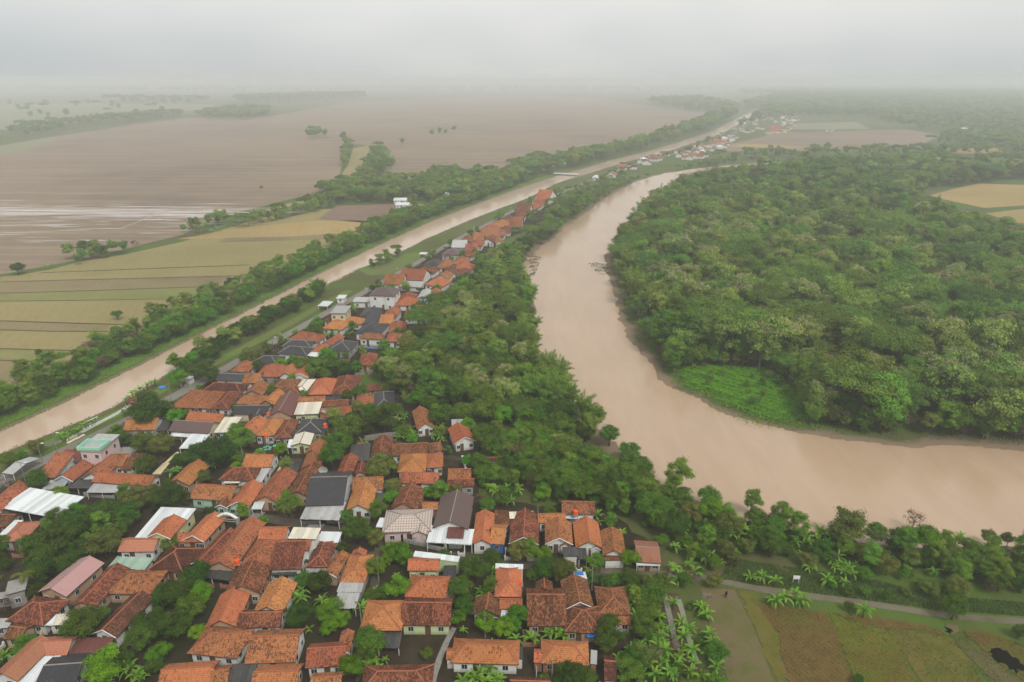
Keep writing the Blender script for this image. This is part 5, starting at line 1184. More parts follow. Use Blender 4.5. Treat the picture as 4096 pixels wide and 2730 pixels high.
# ------------------------------------------------------------------ build the village
for zn, tab in (('Z3', Z3), ('Z2', Z2), ('Z1', Z1), ('ZA', ZA), ('ZB', ZB), ('ZD', ZD_)):
    for r in tab:
        house(zn, r[0], r[1], r[2], True, r[3] if len(r) > 3 else 'house', r[4] if len(r) > 4 else 'house')
ORD = ['first', 'second', 'third', 'fourth', 'fifth', 'sixth', 'seventh', 'eighth', 'ninth', 'tenth', 'eleventh', 'twelfth', 'thirteenth', 'fourteenth', 'fifteenth', 'sixteenth', 'seventeenth', 'eighteenth', 'nineteenth', 'twentieth']
CN = {O: 'orange tiled', T: 'terracotta tiled', W_: 'brown tiled', MK: 'black roofed', MG: 'grey sheet roofed', MBR: 'dark brown roofed'}
TN = dict(h='hipped', gu='gabled', gv='gable-fronted', m='lean-to', f='flat-roofed')
seen = {}
for r in ZC_T:
    rm, wm, t, q, e = r[:5]
    if len(r) > 5: lb = r[5]
    else:
        k = CN[rm] + ' ' + TN[t] + ' house'; side = 'below' if q[1] > 925 else 'above'; kk = (k, side); seen[kk] = seen.get(kk, 0) + 1
        lb = '%s %s|%s the tall white house, counted along the canal road' % (ORD[seen[kk] - 1], k, side)
    house('ZC', lb, wm, [(t, rm, q, e)], False, group='houses along the canal road')
# tilted white canopy by the lane
house('ZB', 'tilted white canopy|on posts over the lane-side yard', 'wall_white', [('m', MW, (828, 1476, 896, 1482, 942, 1396, 862, 1392), 2.6, .12, 'p')], True, 'canopy', 'canopy')
# parapet of the pink two-storey house: raised front room
pk = [o for o in bpy.data.objects if o.get('label', '').startswith('white and pink two-storey')][0]
rc = RECTS[[h[2] for h in HOUSES].index('white and pink two-storey house with mint parapet')] if False else None
def parapet(root):
    w = [c for c in root.children if c.name.startswith('roof')][0]
    b = [Vector(v.co) for v in w.data.vertices]; x0, x1 = min(v.x for v in b), max(v.x for v in b); y0, y1 = min(v.y for v in b), max(v.y for v in b); z = max(v.z for v in b)
    ym = y0 + (y1 - y0) * .52
    for n, B_ in (('front', (x0, y0, x1, y0 + .25)), ('left', (x0, y0 + .25, x0 + .25, ym)), ('right', (x1 - .25, y0 + .25, x1, ym)), ('back', (x0 + .25, ym - .25, x1 - .25, ym))):
        m = MB(); m.box(B_[0], B_[1], z - .3, B_[2], B_[3], z + .75); o = m.build('parapet', 'trim_mint', root); o.location = w.location; o.rotation_euler = w.rotation_euler
parapet(pk)

# ------------------------------------------------------------------ small buildings and fittings along the road
house('ZA', 'long grey bus shelter roof|on posts by the canal near the left edge', 'wall_grey', [('gu', MG, (35, 985, 110, 1000, 300, 880, 235, 860), 2.6, .2, 'p')], True, 'shelter', 'shelter')
house('ZA', 'small tile-roofed kiosk|on the canal bank', 'wall_tan', [('gu', W_, (1035, 425, 1105, 430, 1135, 395, 1060, 385), 2.4)], True, 'kiosk', 'kiosk')
house('ZA', 'little grey-roofed stall|under trees on the canal verge', 'wall_white', [('m', MG, (1490, 235, 1525, 240, 1560, 222, 1520, 212), 2.4, .1)], True, 'stall', 'stall')
house('ZC', 'white box kiosk|on the canal side near the beige tower house', 'wall_white', [('m', MW, (478, 948, 532, 952, 548, 930, 490, 925), 3.0, .05)], False, 'kiosk', 'kiosk')
house('ZC', 'white sheet stall roof|opposite the beige tower house', 'wall_white', [('m', MW, (338, 1004, 402, 1012, 442, 982, 370, 977), 2.6, .08, 'p')], False, 'stall', 'stall')
house('ZC', 'white canopy on the meadow|beside the canal road', 'wall_white', [('m', MW, (1113, 608, 1162, 612, 1170, 600, 1120, 596), 2.6, .05, 'p')], False, 'canopy', 'canopy')
house('ZC', 'upper white poultry barn|at the edge of the far tree belt', 'wall_white', [('gu', MW, (920, 196, 1014, 198, 1012, 182, 920, 180), 3.0, .25)], False, 'barn', 'barn')
house('ZC', 'lower white poultry barn|at the edge of the far tree belt', 'wall_white', [('gu', MW, (930, 232, 1034, 234, 1032, 218, 940, 216), 3.0, .25)], False, 'barn', 'barn')
house('ZC', 'pink-walled house|in the tree belt left of the canal', 'wall_pink', [('gu', P_, (1228, 112, 1292, 114, 1290, 96, 1232, 92), 3.0)], False)
house('ZC', 'small white roof|in the tree belt left of the canal', 'wall_white', [('m', MW, (1306, 156, 1342, 158, 1342, 142, 1310, 142), 3.0, .1)], False, 'shed', 'shed')
house('N2', 'white tent-roofed shed|between canal and river', 'wall_white', [('gv', MW, (1972, 700, 2005, 702, 2010, 678, 1965, 675), 3.0, .4)], False, 'shed', 'shed')
# far villages: the houses that can still be told apart
fr_ = random.Random(17)
def far_village(poly, n, label, group, avoid=None, white=.12):
    P = pts('N', poly); xs = [p[0] for p in P]; ys = [p[1] for p in P]; k = 0; tries = 0; put_ = []
    while k < n and tries < n * 60:
        tries += 1; x, y = fr_.uniform(min(xs), max(xs)), fr_.uniform(min(ys), max(ys))
        if not in_poly((x, y), P) or any(abs(x - a) + abs(y - b) < 9 for a, b in put_): continue
        if sdist(np.array([[x, y]]), CANAL)[0] < 9 or sdist(np.array([[x, y]]), RIVER)[0] < 8: continue
        put_.append((x, y)); k += 1
        root = empty('house', (x, y, 0)); tag(root, label, 'house', group)
        w, d = fr_.uniform(6.5, 10), fr_.uniform(6.5, 11); a = R(fr_.choice([-22, 68]) + fr_.uniform(-6, 6))
        rm = MW if fr_.random() < white else fr_.choice([T, T, T, W_, O, S_]); RECTS.append((x, y, a, w, d))
        block(root, (0, 0), a, w, d, 3.2, fr_.choice(['h', 'gu', 'gv']), rm, 'wall_white', .5, False, front='none')
far_village([2130, 640, 2200, 625, 2255, 640, 2240, 690, 2150, 690], 9, 'tiled house of the hamlet left of the canal bridge', 'hamlet left of the canal bridge')
far_village([2680, 620, 2830, 560, 2960, 545, 2900, 600, 2760, 650], 50, 'tiled house in the hazy hamlet above the river bend', 'hamlet above the river bend')
far_village([2410, 700, 2560, 645, 2640, 618, 2680, 625, 2580, 668, 2450, 712], 14, 'tiled house between road and river beyond the bridge', 'houses beyond the bridge')
far_village([2850, 545, 2950, 490, 3000, 450, 3150, 440, 3220, 470, 3150, 530, 3000, 545], 85, 'house in the far hazy village where the canal ends', 'far village at the end of the canal')
far_village([2520, 400, 2650, 380, 2850, 400, 2800, 450, 2650, 430], 14, 'pale house of the farthest village left of the canal', 'farthest village left of the canal', white=.6)
house('N', 'cream square building|first at the far field edge', 'wall_cream', [('f', MG, (3303, 520, 3317, 521, 3318, 512, 3305, 512), 7)], False)
house('N', 'cream square building|second at the far field edge', 'wall_cream', [('f', MG, (3322, 521, 3336, 521, 3337, 513, 3323, 513), 7)], False)
house('N', 'tall yellow-walled building|at the right end of the far village', 'wall_yellow', [('gv', P_, (3131, 529, 3148, 530, 3150, 512, 3135, 511), 7)], False)
house('N', 'long red-roofed white school|at the far village field edge', 'wall_white', [('gu', T, (3078, 528, 3125, 529, 3127, 519, 3082, 518), 4)], False)
for i, (x, y) in enumerate(((3800, 525), (3845, 520), (3880, 528), (3700, 470), (3760, 495), (3990, 500))):
    house('N', '%s small white far roof|from the left among the hazy woods at right' % ORD[i], 'wall_white', [('gu', MW, (x, y, x + 22, y + 1, x + 24, y - 6, x + 2, y - 6), 5)], False)

# ------------------------------------------------------------------ street furniture, tarps, mats, tanks
def px_height(zone, x, y0, y1):
    """height of an upright thing that stands at y1 and ends at y0"""
    bx, by = at(zone, x, y1); z = 0.0
    for k in range(200):
        z += .1
        if to_px(bx, by, z)[1] <= nat(zone, x, y0)[1]: break
    return bx, by, z
def lamp_post(zone, x, y0, y1, label):
    bx, by, h = px_height(zone, x, y0, y1); h = min(max(h, 5.0), 9.0)
    r = empty('street_lamp', (bx, by, 0)); tag(r, label, 'street lamp', 'street lamps along the canal road')
    m = MB(); m.tube([(0, 0, -.1), (0, 0, h * .6), (0, 0, h)], [.09, .07, .05], 7); m.build('pole', 'steel', r)
    m = MB(); m.tube([(0, 0, h - .1), (.5, .1, h + .15), (1.0, .2, h + .2)], .04, 5); m.build('arm', 'steel', r)
    m = MB(); m.box(.75, .05, h + .13, 1.45, .35, h + .25); m.build('lamp_head', 'lamp_white', r)
for a in (('ZA', 1133, 470, 560, 'left lamp post above the orange house with black side roofs'), ('ZA', 1232, 462, 545, 'right lamp post above the orange house with black side roofs'),
          ('ZA', 460, 690, 812, 'grey lamp post by the cream mat on the canal verge'), ('ZA', 1660, 182, 240, 'lamp post on the canal road before the tall roadside trees'),
          ('ZA', 205, 970, 1060, 'lamp post beside the grey bus shelter roof'), ('ZA', 340, 835, 900, 'short lamp post between bus shelter and cream mat'),
          ('ZB', 995, 105, 215, 'lamp post beside the large double black roofed house'), ('ZC', 685, 880, 960, 'lamp post above the white two-storey house'),
          ('ZC', 925, 745, 800, 'lamp post near the meadow by the road'), ('ZC', 1520, 430, 470, 'lamp post halfway up the far roof row'), ('ZC', 1803, 265, 310, 'farthest lamp post on the roof row')):
    lamp_post(*a)
def flat_sheet(name, zone, q, mat, label, cat, z=0.05, group=None, sag=0.0):
    P = [at(zone, q[i], q[i + 1], z) for i in range(0, 8, 2)]; c = (sum(p[0] for p in P) / 4, sum(p[1] for p in P) / 4)
    m = MB(); n = 6; rr = random.Random(len(label))
    for j in range(n + 1):
        for i in range(n + 1):
            u, v = i / n, j / n
            x = (P[0][0] * (1 - u) + P[1][0] * u) * (1 - v) + (P[3][0] * (1 - u) + P[2][0] * u) * v; y = (P[0][1] * (1 - u) + P[1][1] * u) * (1 - v) + (P[3][1] * (1 - u) + P[2][1] * u) * v
            m.v.append((x - c[0], y - c[1], z + rr.uniform(0, .05) - sag * math.sin(math.pi * u) * math.sin(math.pi * v)))
    for j in range(n):
        for i in range(n): b = j * (n + 1) + i; m.face((b, b + 1, b + n + 2, b + n + 1))
    o = m.build(name, mat, None); o.location = (c[0], c[1], 0); tag(o, label, cat, group); return o
flat_sheet('drying_mat', 'ZA', (1222, 1002, 1292, 1002, 1368, 908, 1310, 912), 'mat_cream', 'wide cream drying mat in the yard between trees', 'mat')
flat_sheet('drying_mat', 'ZA', (1318, 910, 1350, 908, 1446, 824, 1422, 820), 'mat_cream', 'narrow cream drying mat touching the wide one', 'mat')
flat_sheet('drying_mat', 'ZB', (1018, 1182, 1042, 1182, 1086, 1105, 1062, 1102), 'mat_cream', 'cream mat on the dark paved yard behind the gabled house', 'mat')
flat_sheet('drying_mat', 'ZA', (528, 748, 552, 754, 690, 686, 672, 676), 'mat_cream', 'long cream mat spread on the canal road verge', 'mat')
flat_sheet('paved_yard', 'ZB', (1010, 1185, 1180, 1190, 1235, 1080, 1090, 1075), 'metal_dark', 'dark paved drying yard beside the white-walled gabled house', 'paved yard', .03)
flat_sheet('tarp', 'ZA', (1268, 300, 1300, 316, 1348, 296, 1300, 286), 'tarp_blue', 'crumpled blue tarp on the canal bank grass', 'tarp', .12)
flat_sheet('tarp', 'ZB', (1740, 190, 1822, 194, 1822, 180, 1744, 178), 'tarp_blue', 'blue tarp in the yard below the white-walled house', 'tarp', .12)
flat_sheet('awning', 'Z3', (1310, 1207, 1362, 1207, 1378, 1162, 1294, 1166), 'tarp_blue', 'bright blue awning under the many-ridged house eaves', 'awning', 2.0, None, .15)
for i, (x, y) in enumerate(((893, 998), (925, 985), (945, 975), (965, 985), (930, 1003), (960, 1000), (1000, 975), (1012, 968))):
    flat_sheet('green_sheet', 'ZB', (x - 14, y + 5, x + 10, y + 7, x + 15, y - 4, x - 10, y - 6), 'tarp_mint', 'mint green plastic sheet lying in the small littered yard', 'plastic sheet', .15, 'mint sheets in the littered yard')
def tank(zone, x, y, z, label, r=.5, h=1.0, legs=False):
    bx, by = at(zone, x, y, z); o = empty('water_tank', (bx, by, z if not legs else 0)); tag(o, label, 'water tank', 'orange water tanks')
    zb = z if legs else 0
    m = MB(); m.tube([(0, 0, zb), (0, 0, zb + h * .85), (0, 0, zb + h)], [r, r, r * .5], 12); m.build('tank_body', 'tank_orange', o, False)
    m = MB(); m.tube([(0, 0, zb + h), (0, 0, zb + h + .1)], r * .4, 8); m.build('lid', 'tank_orange', o)
    m = MB(); m.box(-.55, -.55, zb - .12, .55, .55, zb - .01); m.build('stand', 'concrete', o)
    if legs:
        for sx in (-1, 1):
            for sy in (-1, 1): bar('leg', (sx * .45, sy * .45, 0), (sx * .45, sy * .45, zb - .1), .06, 'concrete', o, 0)
tank('Z1', 1910, 612, 3.3, 'orange water tank at the foot of the longest ridge house', legs=True)
tank('Z3', 1210, 215, 3.2, 'orange water tank on the dark red roofed house by the grove', legs=True)
tank('Z3', 765, 780, 3.4, 'small orange tank on the house with white parapet walls', .4, .8, legs=True)
tank('ZB', 935, 905, 4.0, 'orange water tank on a tower by the littered yard', .5, 1.0, True)
tank('ZB', 1410, 820, 3.2, 'orange tank beside the slate black hipped house', legs=True)
tank('ZB', 950, 728, 3.2, 'orange tank beside the shiny dark red roof', .4, .8, legs=True)
def dish(zone, x, y, z, label, r=.75):
    bx, by = at(zone, x, y, z); o = empty('satellite_dish', (bx, by, 0)); tag(o, label, 'satellite dish')
    bar('mast', (0, 0, z - 1.4), (0, 0, z), .05, 'steel', o, 0); m = MB(); n = 14
    m.v.append((0, .05, z))
    for k in range(n): t = 6.283 * k / n; m.v.append((r * math.cos(t), -.25 + .12 * math.sin(t), z + .25 + r * .8 * math.sin(t)))
    for k in range(n): m.face((0, 1 + k, 1 + (k + 1) % n))
    m.build('reflector', 'metal_grey', o)
dish('ZB', 1395, 1172, 4.2, 'round grey satellite dish beside the black roof', 1.1)
dish('ZB', 1402, 692, 4.6, 'white satellite dish on the light blue walled house')
# boundary wall with pillars in front of the pale unfinished roof
def wall_line(name, zone, flat, h, th, mat, label, pill=0, ph=0):
    P = [Vector(p) for p in pts(zone, flat)]; c = sum(P, Vector((0, 0))) / len(P); o = empty(name, (c.x, c.y, 0)); tag(o, label, 'wall')
    for a, b in zip(P[:-1], P[1:]):
        d = (b - a); L = d.length; m = MB(); m.box(0, -th / 2, -.05, L, th / 2, h); w = m.build('wall', mat, o); w.location = (a.x - c.x, a.y - c.y, 0); w.rotation_euler = (0, 0, math.atan2(d.y, d.x))
        if pill:
            k = max(1, int(L / pill))
            for i in range(k + 1):
                q = a + d * (i / k) - c; m = MB(); m.box(-.2, -.2, -.05, .2, .2, ph); m.v = [(x, y, z) for x, y, z in m.v]; pl = m.build('pillar', 'wall_grey', o); pl.location = (q.x, q.y, 0)
    return o
wall_line('boundary_wall', 'Z2', (1735, 420, 1830, 440, 2040, 485), 1.0, .15, 'wall_grey', 'grey front wall with square pillars below the unfinished pale roof', 2.6, 2.0)
wall_line('boundary_wall', 'Z3', (30, 490, 170, 525), 1.0, .15, 'wall_grey', 'grey pillared wall before the brown-roofed house, left piece', 2.0, 1.9)
wall_line('boundary_wall', 'Z3', (580, 570, 700, 590), .9, .15, 'metal_black', 'black fence with two white pillars below the blue-fronted house', 3.0, 1.7)
wall_line('low_wall', 'ZA', (540, 735, 690, 655, 830, 580, 945, 520, 1060, 450), .7, .2, 'white_paint', 'low white painted wall along the canal verge')
wall_line('low_wall', 'ZA', (0, 1035, 120, 935, 330, 800, 500, 745), .7, .2, 'concrete', 'grey canal parapet near the left edge')
wall_line('garden_wall', 'ZD', (120, 935, 260, 915, 395, 900), 1.6, .15, 'concrete', 'bare concrete garden wall above the dark gabled house')
# letter board on the canal verge: white frame of upright letters, too blurred to read
P0, P1 = at('ZA', 672, 648), at('ZA', 800, 590)
d = Vector((P1[0] - P0[0], P1[1] - P0[1])); L = d.length
sb = empty('letter_board', (P0[0], P0[1], 0), math.atan2(d.y, d.x)); tag(sb, 'white letter board on a low plinth beside the canal bananas', 'sign')
m = MB(); m.box(0, -.2, -.05, L, .2, .55); m.build('plinth', 'white_paint', sb)
for z in (1.0, 2.1):
    m = MB(); m.box(L * .16, -.05, z, L, .05, z + .1); m.build('rail', 'white_paint', sb)
nl = 14
for k in range(nl):
    x = L * (.18 + .80 * k / nl); m = MB(); m.box(x, -.04, 1.12, x + L * .038, .04, 2.08); m.build('letter', 'white_paint', sb)
m = MB(); m.box(0, -.08, .7, L * .13, .08, 2.0); m.build('emblem_panel', 'white_paint', sb)
for x in (.02, .3, .6, .97):
    m = MB(); m.box(L * x, -.06, .5, L * x + .12, .06, 1.05); m.build('post', 'white_paint', sb)
# white archway over the lane
ax, ay = at('Z2', 440, 352); ar = empty('archway', (ax, ay, 0), R(-8)); tag(ar, 'pale concrete archway over the lane between orange roofs', 'archway')
for s in (-1, 1):
    m = MB(); m.box(s * 2.3 - .3, -.3, -.05, s * 2.3 + .3, .3, 3.6); m.build('pillar', 'wall_concrete', ar)
m = MB(); m.tube([(-2.3 + 4.6 * k / 10, 0, 3.3 + 1.1 * math.sin(math.pi * k / 10)) for k in range(11)], .3, 6); m.build('arch', 'wall_white', ar)
for z in (2.5, 3.0):
    bar('crossbar', (-2.1, 0, z), (2.1, 0, z), .09, 'wall_concrete', ar, 0)
# slab bridges over the lane gutter
for i, (x, y, w, lb) in enumerate(((530, 222, 1.3, 'small concrete slab bridge before the mint-fronted house'), (660, 228, 2.2, 'wide concrete slab ramp under the tilted white canopy'), (1130, 320, 3.0, 'concrete entrance slab before the black-roofed house'))):
    bx, by = at('Z2', x, y); o = empty('slab_bridge', (bx, by, 0), R(-20)); tag(o, lb, 'bridge'); m = MB(); m.box(-w / 2, -1.4, .04, w / 2, 1.4, .2); m.build('deck', 'concrete', o)
    for s in (-1, 1): m = MB(); m.box(s * w / 2 - .06, -1.4, .203, s * w / 2 + .06, 1.4, .32); m.build('kerb', 'concrete', o)
# white plank over mud
px_, py_ = at('ZD', 918, 1105); o = empty('plank', (px_, py_, 0), R(12)); tag(o, 'long white plank laid across the muddy yard', 'plank'); m = MB(); m.box(-.3, -3.2, .02, .3, 3.2, .10); m.build('board', 'white_paint', o)
# sign by the track
bx, by = at('Z4', 813, 650); sg = empty('sign_board', (bx, by, 0), R(-4)); tag(sg, 'blank white sign board on two legs beside the track', 'sign')
m = MB(); m.box(-.62, -.04, 1.1, .62, .04, 1.85); m.build('panel', 'white_paint', sg)
for s in (-1, 1): bar('leg', (s * .52, .06, -.1), (s * .52, .06, 1.75), .045, 'white_paint', sg, 0)
# dark figure on the bare plot: a person in black bending forward
def person(zone, x, y, label):
    bx, by = at(zone, x, y); J = dict(pel=(0, 0, .82), che=(.10, -.02, 1.16), nec=(.18, -.03, 1.32), hed=(.24, -.04, 1.46), top=(.27, -.04, 1.56), hl=(0, .1, .80), kl=(.06, .12, .44), fl=(-.02, .13, .06), tl=(.14, .13, .03),
        hr=(0, -.1, .80), kr=(.10, -.12, .44), fr=(.10, -.13, .06), tr=(.26, -.13, .03), sl=(.12, .17, 1.24), el=(.28, .22, 1.02), wl=(.42, .16, .86), sr=(.12, -.20, 1.24), er=(.26, -.26, 1.0), wr=(.40, -.20, .84))
    E = [('pel', 'che'), ('che', 'nec'), ('nec', 'hed'), ('hed', 'top'), ('pel', 'hl'), ('hl', 'kl'), ('kl', 'fl'), ('fl', 'tl'), ('pel', 'hr'), ('hr', 'kr'), ('kr', 'fr'), ('fr', 'tr'), ('che', 'sl'), ('sl', 'el'), ('el', 'wl'), ('che', 'sr'), ('sr', 'er'), ('er', 'wr')]
    rad = dict(pel=.15, che=.16, nec=.06, hed=.10, top=.07, hl=.10, kl=.07, fl=.05, tl=.04, hr=.10, kr=.07, fr=.05, tr=.04, sl=.08, el=.05, wl=.04, sr=.08, er=.05, wr=.04); K = list(J)
    me = bpy.data.meshes.new('person'); me.from_pydata([J[k] for k in K], [(K.index(a), K.index(b)) for a, b in E], []); o = link('person', me); o.location = (bx, by, 0); o.rotation_euler = (0, 0, R(35))
    o.modifiers.new('skin', 'SKIN')
    for v, k in zip(me.skin_vertices[0].data, K): v.radius = (rad[k], rad[k]); v.use_root = k == 'pel'
    o.modifiers.new('smooth', 'SUBSURF').levels = 1; o.modifiers['smooth'].render_levels = 1
    me.materials.append(MAT['black_cloth']); tag(o, label, 'person'); return o
person('Z4', 338, 748, 'person in black clothes standing bent on the bare plot')
# cut branches beside the bare plot
bx, by = at('Z4', 222, 742); o = empty('branch_pile', (bx, by, 0)); tag(o, 'pile of cut grey branches beside the bare plot', 'branch pile'); br = random.Random(4)
for k in range(16):
    a = br.uniform(-.5, .5) + (math.pi / 2 if k % 4 == 0 else 0); x, y = br.uniform(-.9, .9), br.uniform(-.5, .5); Lb = br.uniform(.8, 1.6)
    bar('branch', (x - math.cos(a) * Lb / 2, y - math.sin(a) * Lb / 2, .06 + .03 * k), (x + math.cos(a) * Lb / 2, y + math.sin(a) * Lb / 2, .1 + .03 * k), .04, 'pale_bark', o, 0)
# canal bridge in the distance
bx, by = at('N', 2272, 700); br_ = empty('bridge', (bx - 2, by, 0), R(-20)); tag(br_, 'low concrete bridge crossing the canal in the distance', 'bridge')
m = MB(); m.box(-13, -2, .25, 13, 2, .7); m.build('deck', 'concrete', br_)
for s in (-1, 1): m = MB(); m.box(-13, s * 1.9 - .12, .703, 13, s * 1.9 + .12, 1.5); m.build('railing', 'white_paint', br_)

# slim utility poles along the lanes
def utility_pole(zone, x, y0, y1, label):
    bx, by, h = px_height(zone, x, y0, y1); h = min(max(h, 5.5), 8.5); r = empty('utility_pole', (bx, by, 0), R(20)); tag(r, label, 'utility pole', 'utility poles in the village')
    m = MB(); m.tube([(0, 0, -.1), (0, 0, h)], [.11, .07], 7); m.build('pole', 'concrete', r)
    for z in (h - .3, h - .9): bar('crossarm', (-.7, 0, z), (.7, 0, z), .05, 'dark_wood', r, 0)
for a in (('Z3', 1340, 668, 830, 'slim pole beside the many-ridged house'), ('Z3', 485, 1060, 1210, 'slim pole on the dark yard below the grey gable'), ('Z3', 1018, 1490, 1600, 'slim pole at the bottom edge beside the dark trees'), ('Z2', 1505, 990, 1150, 'slim pole left of the square orange hipped house'),
          ('Z3', 690, 380, 560, 'slim pole right of the blue-fronted house'), ('Z3', 905, 150, 330, 'slim pole behind the dark weathered gabled house'), ('ZB', 1725, 720, 840, 'slim pole beside trees at the grove border'), ('ZB', 755, 1050, 1130, 'slim pole beside the gabled house by the mat yard'), ('ZA', 1970, 850, 960, 'slim pole right of the big round trees'),
          ('Z2', 1640, 640, 760, 'slim pole between the olive trees and the narrow orange house'), ('ZA', 1380, 330, 420, 'slim pole before the three hipped roofs'), ('ZD', 950, 170, 330, 'slim pole rising from the grove')):
    utility_pole(*a)

# low yard walls before some of the houses
yw = random.Random(31)
WALLED = []
for hx, hy, tg in list(HOUSES):
    if hy > 235 or yw.random() > .42 or len(tg.split()) > 11: continue
    bl = [r for r in RECTS if abs(r[0] - hx) < 7 and abs(r[1] - hy) < 7]
    if not bl: continue
    rx, ry, a, w, d = min(bl, key=lambda r: (r[0] - hx) ** 2 + (r[1] - hy) ** 2)
    def loc(u, v): return (rx + u * math.cos(a) - v * math.sin(a), ry + u * math.sin(a) + v * math.cos(a))
    P = [loc(-w / 2 - .6, -d / 2 + .4), loc(-w / 2 - .6, -d / 2 - 2.1), loc(w / 2 + .4, -d / 2 - 2.1)]
    if any(abs((p[0] - r[0]) * math.cos(r[2]) + (p[1] - r[1]) * math.sin(r[2])) < r[3] / 2 + .1 and abs(-(p[0] - r[0]) * math.sin(r[2]) + (p[1] - r[1]) * math.cos(r[2])) < r[4] / 2 + .1 for p in P[1:] for r in RECTS): continue
    o = empty('yard_wall', (P[1][0], P[1][1], 0)); tag(o, 'low yard wall before the ' + tg, 'wall', 'low yard walls of the village'); mt = yw.choice(['wall_white', 'wall_grey', 'wall_concrete', 'wall_brick', 'wall_cream'])
    for p, q in ((P[0], P[1]), (P[1], loc(-.6, -d / 2 - 2.1)), (loc(.9, -d / 2 - 2.1), P[2])):
        L_ = math.hypot(q[0] - p[0], q[1] - p[1]); m = MB(); m.box(.08, -.06, -.05, L_ - .08, .06, .85); b = m.build('wall_panel', mt, o); b.location = (p[0] - P[1][0], p[1] - P[1][1], 0); b.rotation_euler = (0, 0, math.atan2(q[1] - p[1], q[0] - p[0]))
    for p in (P[0], P[1], loc(-.6, -d / 2 - 2.1), loc(.9, -d / 2 - 2.1), P[2]):
        put('pillar', unit_box('pillar', .26, .26, 1.15, mt), o, (p[0] - P[1][0], p[1] - P[1][1], -.02), a)
# ------------------------------------------------------------------ trees set one by one in and around the village: (zone, crown centre x, y, crown radius px, kind)
HT = {
'Z3': '400 640 105 dark;540 545 58 mid;290 800 85 mid;310 950 78 mid;262 1032 58 bright;745 1030 85 bright;728 1120 48 bright;980 1085 55 bright;960 540 68 bright;985 655 92 mid;1085 665 90 olive;870 705 52 mid;765 500 85 olive;1362 580 70 mid;1345 720 58 mid;1530 735 58 mid;1660 560 75 bright;1640 725 80 dark;1740 755 70 olive;1500 1150 120 dark;1470 1240 85 olive;1640 1460 105 mid;1760 1090 100 mid;1180 1480 100 dark;1100 1545 75 dark;1285 1525 85 mid;1740 1330 80 olive;1800 960 90 mid;1150 640 60 olive;1900 740 60 olive',
'Z2': '920 125 92 mid;900 62 55 bright;1150 760 88 dark;1062 722 42 bright;1010 1005 105 dark;1250 975 100 bright;1232 1135 62 bright;1562 1225 115 mid;1530 1320 85 mid;1420 1440 95 bright;1460 335 100 mid;1345 475 48 dark;1625 400 75 olive;1720 500 58 bright;1642 650 52 bright;1702 580 50 bright;1790 790 88 bright;1690 830 68 mid;1582 865 58 mid;1420 300 55 olive;1510 285 50 olive;2020 1330 45 mid;1560 1030 60 mid',
'Z1': '1560 695 110 dark;1425 825 125 dark;1605 850 92 bright;1300 875 90 dark;1525 975 105 mid;1400 1090 118 dark;1185 1065 100 dark;1125 1200 105 mid;1285 1330 85 bright;1235 1430 68 mid;820 1445 140 bright;680 1070 135 mid;590 185 78 bright;430 430 165 dark;370 560 140 dark;560 340 130 dark;710 255 105 dark;850 200 115 mid;1000 205 100 mid;1100 62 110 olive;1240 62 80 olive;1350 72 105 dark;820 430 125 olive;950 335 78 mid;300 640 115 dark;40 620 50 dark;-10 440 70 mid;1370 430 68 mid;300 820 66 dark;480 250 90 dark;640 480 110 dark;-40 560 60 dark;1000 1400 80 dark;550 620 80 dark',
'ZA': '300 1040 88 mid;1200 475 135 dark;1290 470 80 dark;1415 530 68 bright;1490 515 38 mid;1000 710 58 mid;1160 745 88 mid;1290 750 95 olive;1170 905 80 mid;1900 690 115 mid;1720 800 125 dark;1600 830 92 dark;1535 855 65 mid;1915 860 58 mid;1840 815 80 dark;1640 1020 55 olive;1665 150 85 dark;1700 200 60 dark;1430 220 68 bright;1555 150 58 mid;280 765 62 olive;60 875 60 mid;180 850 40 mid;1990 62 60 mid;1480 120 50 mid;1360 1090 60 dark',
'ZB': '800 245 68 olive;870 212 48 olive;755 262 38 mid;1430 235 68 bright;1250 315 68 mid;1150 290 50 mid;1350 335 85 mid;1450 315 82 mid;1550 335 68 dark;1400 392 55 mid;1880 740 110 dark;1760 705 75 mid;1610 830 110 mid;1525 950 92 mid;1460 1045 92 mid;1850 1130 100 olive;1940 1295 58 olive;1920 1380 45 bright;1590 570 46 mid;690 660 32 mid;1270 560 28 mid;1690 640 40 olive;1330 60 60 mid;1720 820 80 dark;930 175 45 olive',
'ZD': '730 722 88 dark;930 690 88 mid;1095 885 98 mid;1240 722 78 bright;1425 765 105 bright;250 1122 108 olive;640 1345 52 bright;722 1330 66 mid;350 1290 58 olive;335 1370 55 bright;300 690 70 dark;640 620 70 mid;540 590 70 mid;780 1010 40 olive;850 1320 50 olive;1115 1140 50 mid;60 660 55 olive;1020 700 60 mid',
'Z4': '525 70 68 tall;400 480 60 olive;265 500 62 bright;265 620 60 olive;335 400 75 olive;650 380 95 mid;680 260 85 mid;770 410 60 mid;1440 510 92 olive;1600 460 80 olive;1700 480 70 dark;1720 680 66 olive;1860 520 80 mid;1840 650 40 bare;1890 800 105 mid;1700 340 130 bright;1850 420 90 mid;2000 480 90 mid;2100 560 100 mid;2200 620 90 mid;2320 560 70 mid;2340 650 70 dark;2330 960 60 dark;1180 800 42 dark;1280 570 60 mid;1300 430 90 olive;1150 400 80 mid;1000 420 90 mid;900 480 70 olive;560 330 80 mid;1500 330 80 mid;1360 310 90 mid;480 380 70 olive;120 160 90 olive;40 60 100 mid;240 60 90 mid;1240 1290 40 mid;60 620 60 mid;1170 690 45 mid;1280 690 45 mid;1420 730 35 mid;1060 650 38 bright;1950 380 70 olive;2120 330 60 olive;2250 350 55 olive;1560 700 35 olive'}
